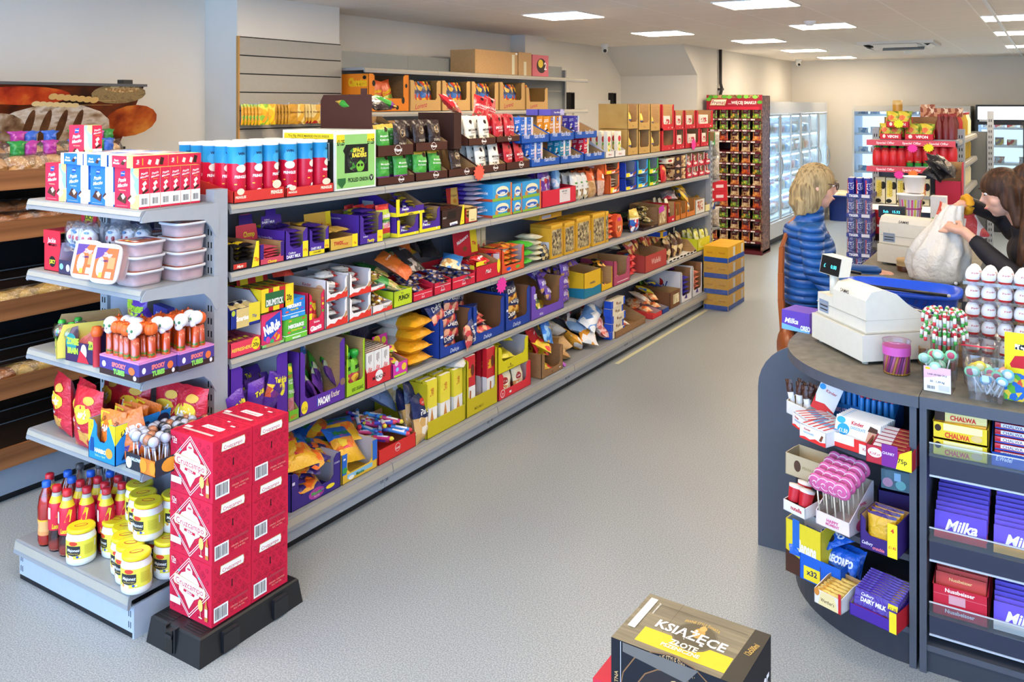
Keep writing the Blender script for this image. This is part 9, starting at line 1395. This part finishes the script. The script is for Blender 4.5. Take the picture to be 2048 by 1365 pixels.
def bands(col,nm='quilt',f=60,dist=.012):
    m=D.materials.new(nm);m.use_nodes=True;N=m.node_tree.nodes;L=m.node_tree.links;b=N['Principled BSDF'];b.inputs['Base Color'].default_value=lin(col);b.inputs['Roughness'].default_value=.42
    tc=N.new('ShaderNodeTexCoord');wv=N.new('ShaderNodeTexWave');wv.bands_direction='Z' if nm=='quilt' else 'DIAGONAL';wv.inputs['Scale'].default_value=f;wv.inputs['Distortion'].default_value=2.2;wv.inputs['Detail'].default_value=1;wv.inputs['Detail Scale'].default_value=.6
    bp=N.new('ShaderNodeBump');bp.inputs['Distance'].default_value=dist;bp.inputs['Strength'].default_value=1
    pw=N.new('ShaderNodeMath');pw.operation='POWER';pw.inputs[1].default_value=.35;L.new(tc.outputs['Object'],wv.inputs[0]);L.new(wv.outputs['Fac'],pw.inputs[0]);L.new(pw.outputs[0],bp.inputs['Height']);L.new(bp.outputs[0],b.inputs['Normal']);return m
MC['quilt']=bands('#16549c','quilt',7.5,.02);MC['hair1']=mat('N:#6b5636,#86704c,#ad9468,#947b52:9:9,9,.8/c');MC['hair2']=mat('N:#2a180e,#3c2414,#5a3820:9:9,9,.7/c')
SK='#d9a48a/x';MC[SK]=mat('#d9a48a/p')
def head(o,c,f,hair,hs,s=1,glasses=False,tilt=0):
    """c centre of the head; local +x is where the person looks"""
    R=Matrix.Rotation(tilt,3,'Y');A=lambda x,y,z:V(c)+R@V((x*s,y*s,z*s));e=lambda x,y,z,a,b,d:('e',A(x,y,z),(a*s,b*s,d*s),R)
    p=[e(0,0,.02,.092,.072,.098),e(.03,0,-.045,.062,.052,.062),e(.055,0,-.085,.026,.026,.02),('t',[A(.080,0,.03),A(.105,0,-.012),A(.094,0,-.02)],[.008*s,.0125*s,.009*s]),e(.086,0,-.046,.014,.022,.006),e(.084,0,-.056,.013,.02,.006),e(.045,.03,-.022,.036,.027,.038),e(.045,-.03,-.022,.036,.027,.038),e(-.005,.074,-.005,.017,.008,.028),e(-.005,-.074,-.005,.017,.008,.028)]
    m=M()
    for y in(-.03,.03):m.ell(A(.078,y,.022),(.010*s,.012*s,.007*s),'#e6dcd6/p',12,8);m.ell(A(.0855,y,.020),(.004*s,.006*s,.006*s),'#3a2a20/p',8,6);m.tube([A(.088,y-.017,.045),A(.095,y,.05),(A(.086,y+.017,.044))],.0028*s,hair,6)
    m.tube([A(.094,-.02,-.051),A(.101,0,-.050),A(.094,.02,-.051)],[.003*s,.0055*s,.003*s],'#b8605a/p',8);part('facial_features',m,o)
    if glasses:
        m=M()
        for y in(-.034,.034):m.tube([A(.102,y+.024*cos(a),.02+.018*sin(a))for a in[i*pi/8 for i in range(16)]],.0028,'#3a2018/p',6,True);m.tube([A(.10,y*1.7,.028),A(.0,y*2.3,.03),A(-.02,y*2.3,.02)],.0025,'#3a2018/p',6)
        m.tube([A(.103,-.01,.024),A(.103,.01,.024)],.0025,'#3a2018/p',6);part('glasses',m,o)
    return p
def person(lab,x,y,ang):return thing('person',lab,'person',(x,y,0),rz=ang)
def legs(o,k,hz=.88,w=.09):
    skin('trousers',o,[('e',(0,0,hz),(.125,.165,.12))]+[('t',[(0,s*w,hz-.05),(.01,s*w,.5),(-.01,s*w,.07)],[.095,.07,.055])for s in(-1,1)],k,.014)
    for s in(-1,1):m=M();m.ell((.05,s*w,.045),(.13,.045,.045),'#1c1a1c/p');part('shoe',m,o)
# customer in the blue quilted jacket
o=person('woman with blonde bob and glasses in a blue quilted jacket at the till counter',-1.11,4.76,radians(22))
sp=head(o,(.035,0,1.475),0,'hair1',None,1.0,True,.15)
RH=hand((.33,-.16,1.0),(1,.3,-.1),(0,0,-1));LH=hand((.36,.12,1.0),(1,-.2,-.1),(0,0,-1),thumb=-1)
skin('body',o,sp+[('t',[(.0,0,1.25),(.015,0,1.36),(.03,0,1.43)],[.06,.05,.052]),('t',[(-.01,-.16,1.235),(.0,0,1.25),(-.01,.16,1.235)],[.045,.06,.045]),('t',[(-.015,-.165,1.235),(.0,-.215,1.06),(.06,-.225,.995),(.19,-.195,.99),(.33,-.16,1.0)],[.045,.038,.036,.03,.025]),('t',[(-.015,.165,1.235),(.0,.215,1.06),(.08,.215,.995),(.2,.17,.99),(.36,.12,1.0)],[.045,.038,.036,.03,.025])]+RH+LH,SK,.005,2)
skin('hair',o,[('e',(.030,0,1.512),(.101,.087,.094),Matrix.Rotation(.15,3,'Y')),('e',(.045,-.066,1.48),(.04,.016,.07)),('e',(.045,.066,1.48),(.04,.016,.07)),('e',(-.012,0,1.45),(.084,.09,.10)),('e',(.0,-.062,1.42),(.058,.026,.085)),('e',(.0,.062,1.42),(.058,.026,.085)),('t',[(-.03,0,1.44),(-.045,0,1.37),(-.05,0,1.335)],[.075,.062,.03])]+[('t',[(-.05+.1*cos(a)*.3,.07*sin(a),1.40),(-.052+.1*cos(a)*.35,.078*sin(a),1.335)],[.022,.010])for a in[i*.5-2 for i in range(9)]],'hair1',.006,2)
skin('quilted_jacket',o,[('e',(-.01,0,.92),(.150,.195,.10)),('e',(-.01,0,1.02),(.135,.175,.12)),('e',(0,0,1.14),(.135,.18,.13)),('e',(-.02,0,1.23),(.115,.17,.08)),('t',[(.0,0,1.26),(.01,0,1.345)],[.085,.068]),('t',[(-.015,-.17,1.235),(-.01,-.235,1.06),(.05,-.25,.995),(.19,-.205,.99),(.33,-.16,1.0)],[.068,.056,.056,.05,.042]),('t',[(-.015,.165,1.235),(.0,.215,1.06),(.08,.215,.995),(.2,.17,.99),(.36,.12,1.0)],[.072,.062,.06,.052,.042])],'quilt',.008,3)
legs(o,'#17171b/c',.84)
m=M();P=[(.09,.10,1.10),(.10,.06,1.2),(.05,.07,1.30),(-.03,.03,1.325),(-.10,-.03,1.27),(-.145,-.08,1.16),(-.155,-.12,1.03),(-.16,-.16,.9),(-.15,-.18,.72)]
for a,b in zip(P,P[1:]):
    d=(V(b)-V(a)).normalized();n=(V(a)-V((0,0,a[2]))if a[2]<1.3 else V((0,0,1))).normalized();t=d.cross(n).normalized()*.018;q=n*.012;m.add([V(a)+t+q,V(a)-t+q,V(b)-t+q,V(b)+t+q,V(a)+t,V(a)-t,V(b)-t,V(b)+t],[(0,1,2,3),(4,7,6,5),(0,4,5,1),(2,6,7,3),(1,5,6,2),(0,3,7,4)],'#9a5226/p')
part('shoulder_strap',m,o);m=M();m.ell((-.14,-.2,.66),(.05,.13,.11),'#8a4820/p');part('shoulder_bag',m,o)
# cashier packing the carrier bag
o=person('cashier with long brown ponytail in a black top packing a white carrier bag',-.10,4.95,radians(192))
sp=head(o,(.115,0,1.475),0,'hair2',None,1.0,False,.32)
NH=hand((.30,.06,1.285),(.75,-.55,.12),(0,-1,-.6),1,.55,-1);FH=hand((.29,-.10,1.40),(.75,.25,-.6),(-.2,.3,-1),1,.5,1)
skin('body',o,sp+[('t',[(-.01,0,1.24),(.04,0,1.35),(.08,0,1.42)],[.062,.05,.05]),('t',[(-.02,.15,1.23),(.03,.215,1.10),(.10,.195,1.09),(.21,.11,1.2),(.30,.06,1.285)],[.05,.04,.035,.03,.024]),('t',[(-.02,-.15,1.24),(.03,-.24,1.26),(.10,-.24,1.34),(.22,-.14,1.39),(.29,-.10,1.40)],[.045,.036,.032,.028,.024]),('t',[(-.02,-.16,1.235),(-.01,0,1.25),(-.02,.16,1.235)],[.045,.06,.045])]+NH+FH,SK,.0045,2)
skin('hair',o,[('e',(.122,0,1.515),(.098,.083,.090),Matrix.Rotation(.32,3,'Y')),('e',(.10,.068,1.46),(.045,.016,.07)),('e',(.055,0,1.49),(.075,.078,.09)),('t',[(.10,.065,1.50),(.085,.07,1.42),(.07,.09,1.33)],[.03,.028,.02]),('t',[(.03,0,1.57),(-.02,0,1.60)],[.05,.045]),('t',[(-.04,.02,1.60),(-.07,.07,1.5),(-.05,.13,1.36),(.0,.16,1.24),(.03,.165,1.13),(.04,.16,1.06)],[.045,.06,.062,.055,.04,.012]),('t',[(.02,.08,1.5),(.03,.12,1.36),(.055,.155,1.22),(.08,.15,1.13)],[.03,.032,.028,.008])],'hair2',.006,2)
skin('black_top',o,[('e',(-.03,0,.95),(.12,.165,.12)),('e',(-.03,0,1.07),(.12,.155,.13)),('e',(-.02,0,1.19),(.12,.17,.11)),('t',[(-.01,0,1.24),(.02,0,1.30)],[.085,.066]),('t',[(-.03,.165,1.23),(.03,.225,1.10),(.10,.20,1.09),(.21,.11,1.195),(.245,.09,1.235)],[.07,.06,.056,.045,.038]),('t',[(-.03,-.165,1.24),(.03,-.25,1.26),(.10,-.25,1.34),(.245,-.12,1.40)],[.068,.056,.05,.038])],'N:#17161c,#211f27:18/c',.008,3)
legs(o,'#1c1c24/c',.86)
sc_=M();sc_.tube([V((.262,-.115,1.40))+V((.25,.5,.0)).cross(V((0,0,1))).normalized()*0+V((-.012*cos(a),.034*cos(a),.036*sin(a)))for a in[i*pi/10 for i in range(20)]],[.017+.004*(i%2)for i in range(20)],'#d89a1c/c',10,True);part('scrunchie',sc_,o,label='mustard yellow scrunchie on the wrist')
def carrier():
    m=M();n=48;prof=[(.0,.0),(.095,.0),(.125,.02),(.14,.09),(.135,.16),(.10,.24),(.065,.31),(.045,.37),(.035,.40)];vs=[];fs=[]
    for j in range(len(prof)*3-2):
        t=j/3;a=int(t);f=t-a;p0=prof[a];p1=prof[min(a+1,len(prof)-1)];r=p0[0]*(1-f)+p1[0]*f;z=p0[1]*(1-f)+p1[1]*f
        for i in range(n):th=2*pi*i/n;q=r*(1+.10*noise.noise(V((cos(th)*3,sin(th)*3,z*5)))+.10*sin(9*th+z*16+2*sin(z*20))*min(1,z/.12));vs.append((q*cos(th)*1.05+.09*(z/.4)**2,q*sin(th)*.8-.0*z,z))
    m.add(vs,[(j*n+i,j*n+(i+1)%n,(j+1)*n+(i+1)%n,(j+1)*n+i)for j in range(len(prof)*3-3)for i in range(n)],'#d6d0c6/w',True);return m.mesh('bag')
thing('carrier_bag','white plastic carrier bag held open by the cashier on the checkout counter','bag',(-.515,4.93,1.001),carrier())
thing('packed_item','red and clear food pack on the counter behind the carrier bag','food pack',(-.50,5.15,1.22),bagh(.16,.16,.05,'P:#b83a2a,#e0c8b8,#d88a6a,#c84a3a:18/w',(),seed=3),rot=(-.3,.4,.2));thing('packed_item','clear pack with red meat behind the cashier hands','food pack',(-.34,5.1,1.2),bagh(.14,.2,.05,'P:#c8484a,#e0d8d8,#b8a8b0:14/w',(),seed=5),rot=(-.4,-.5,.2))
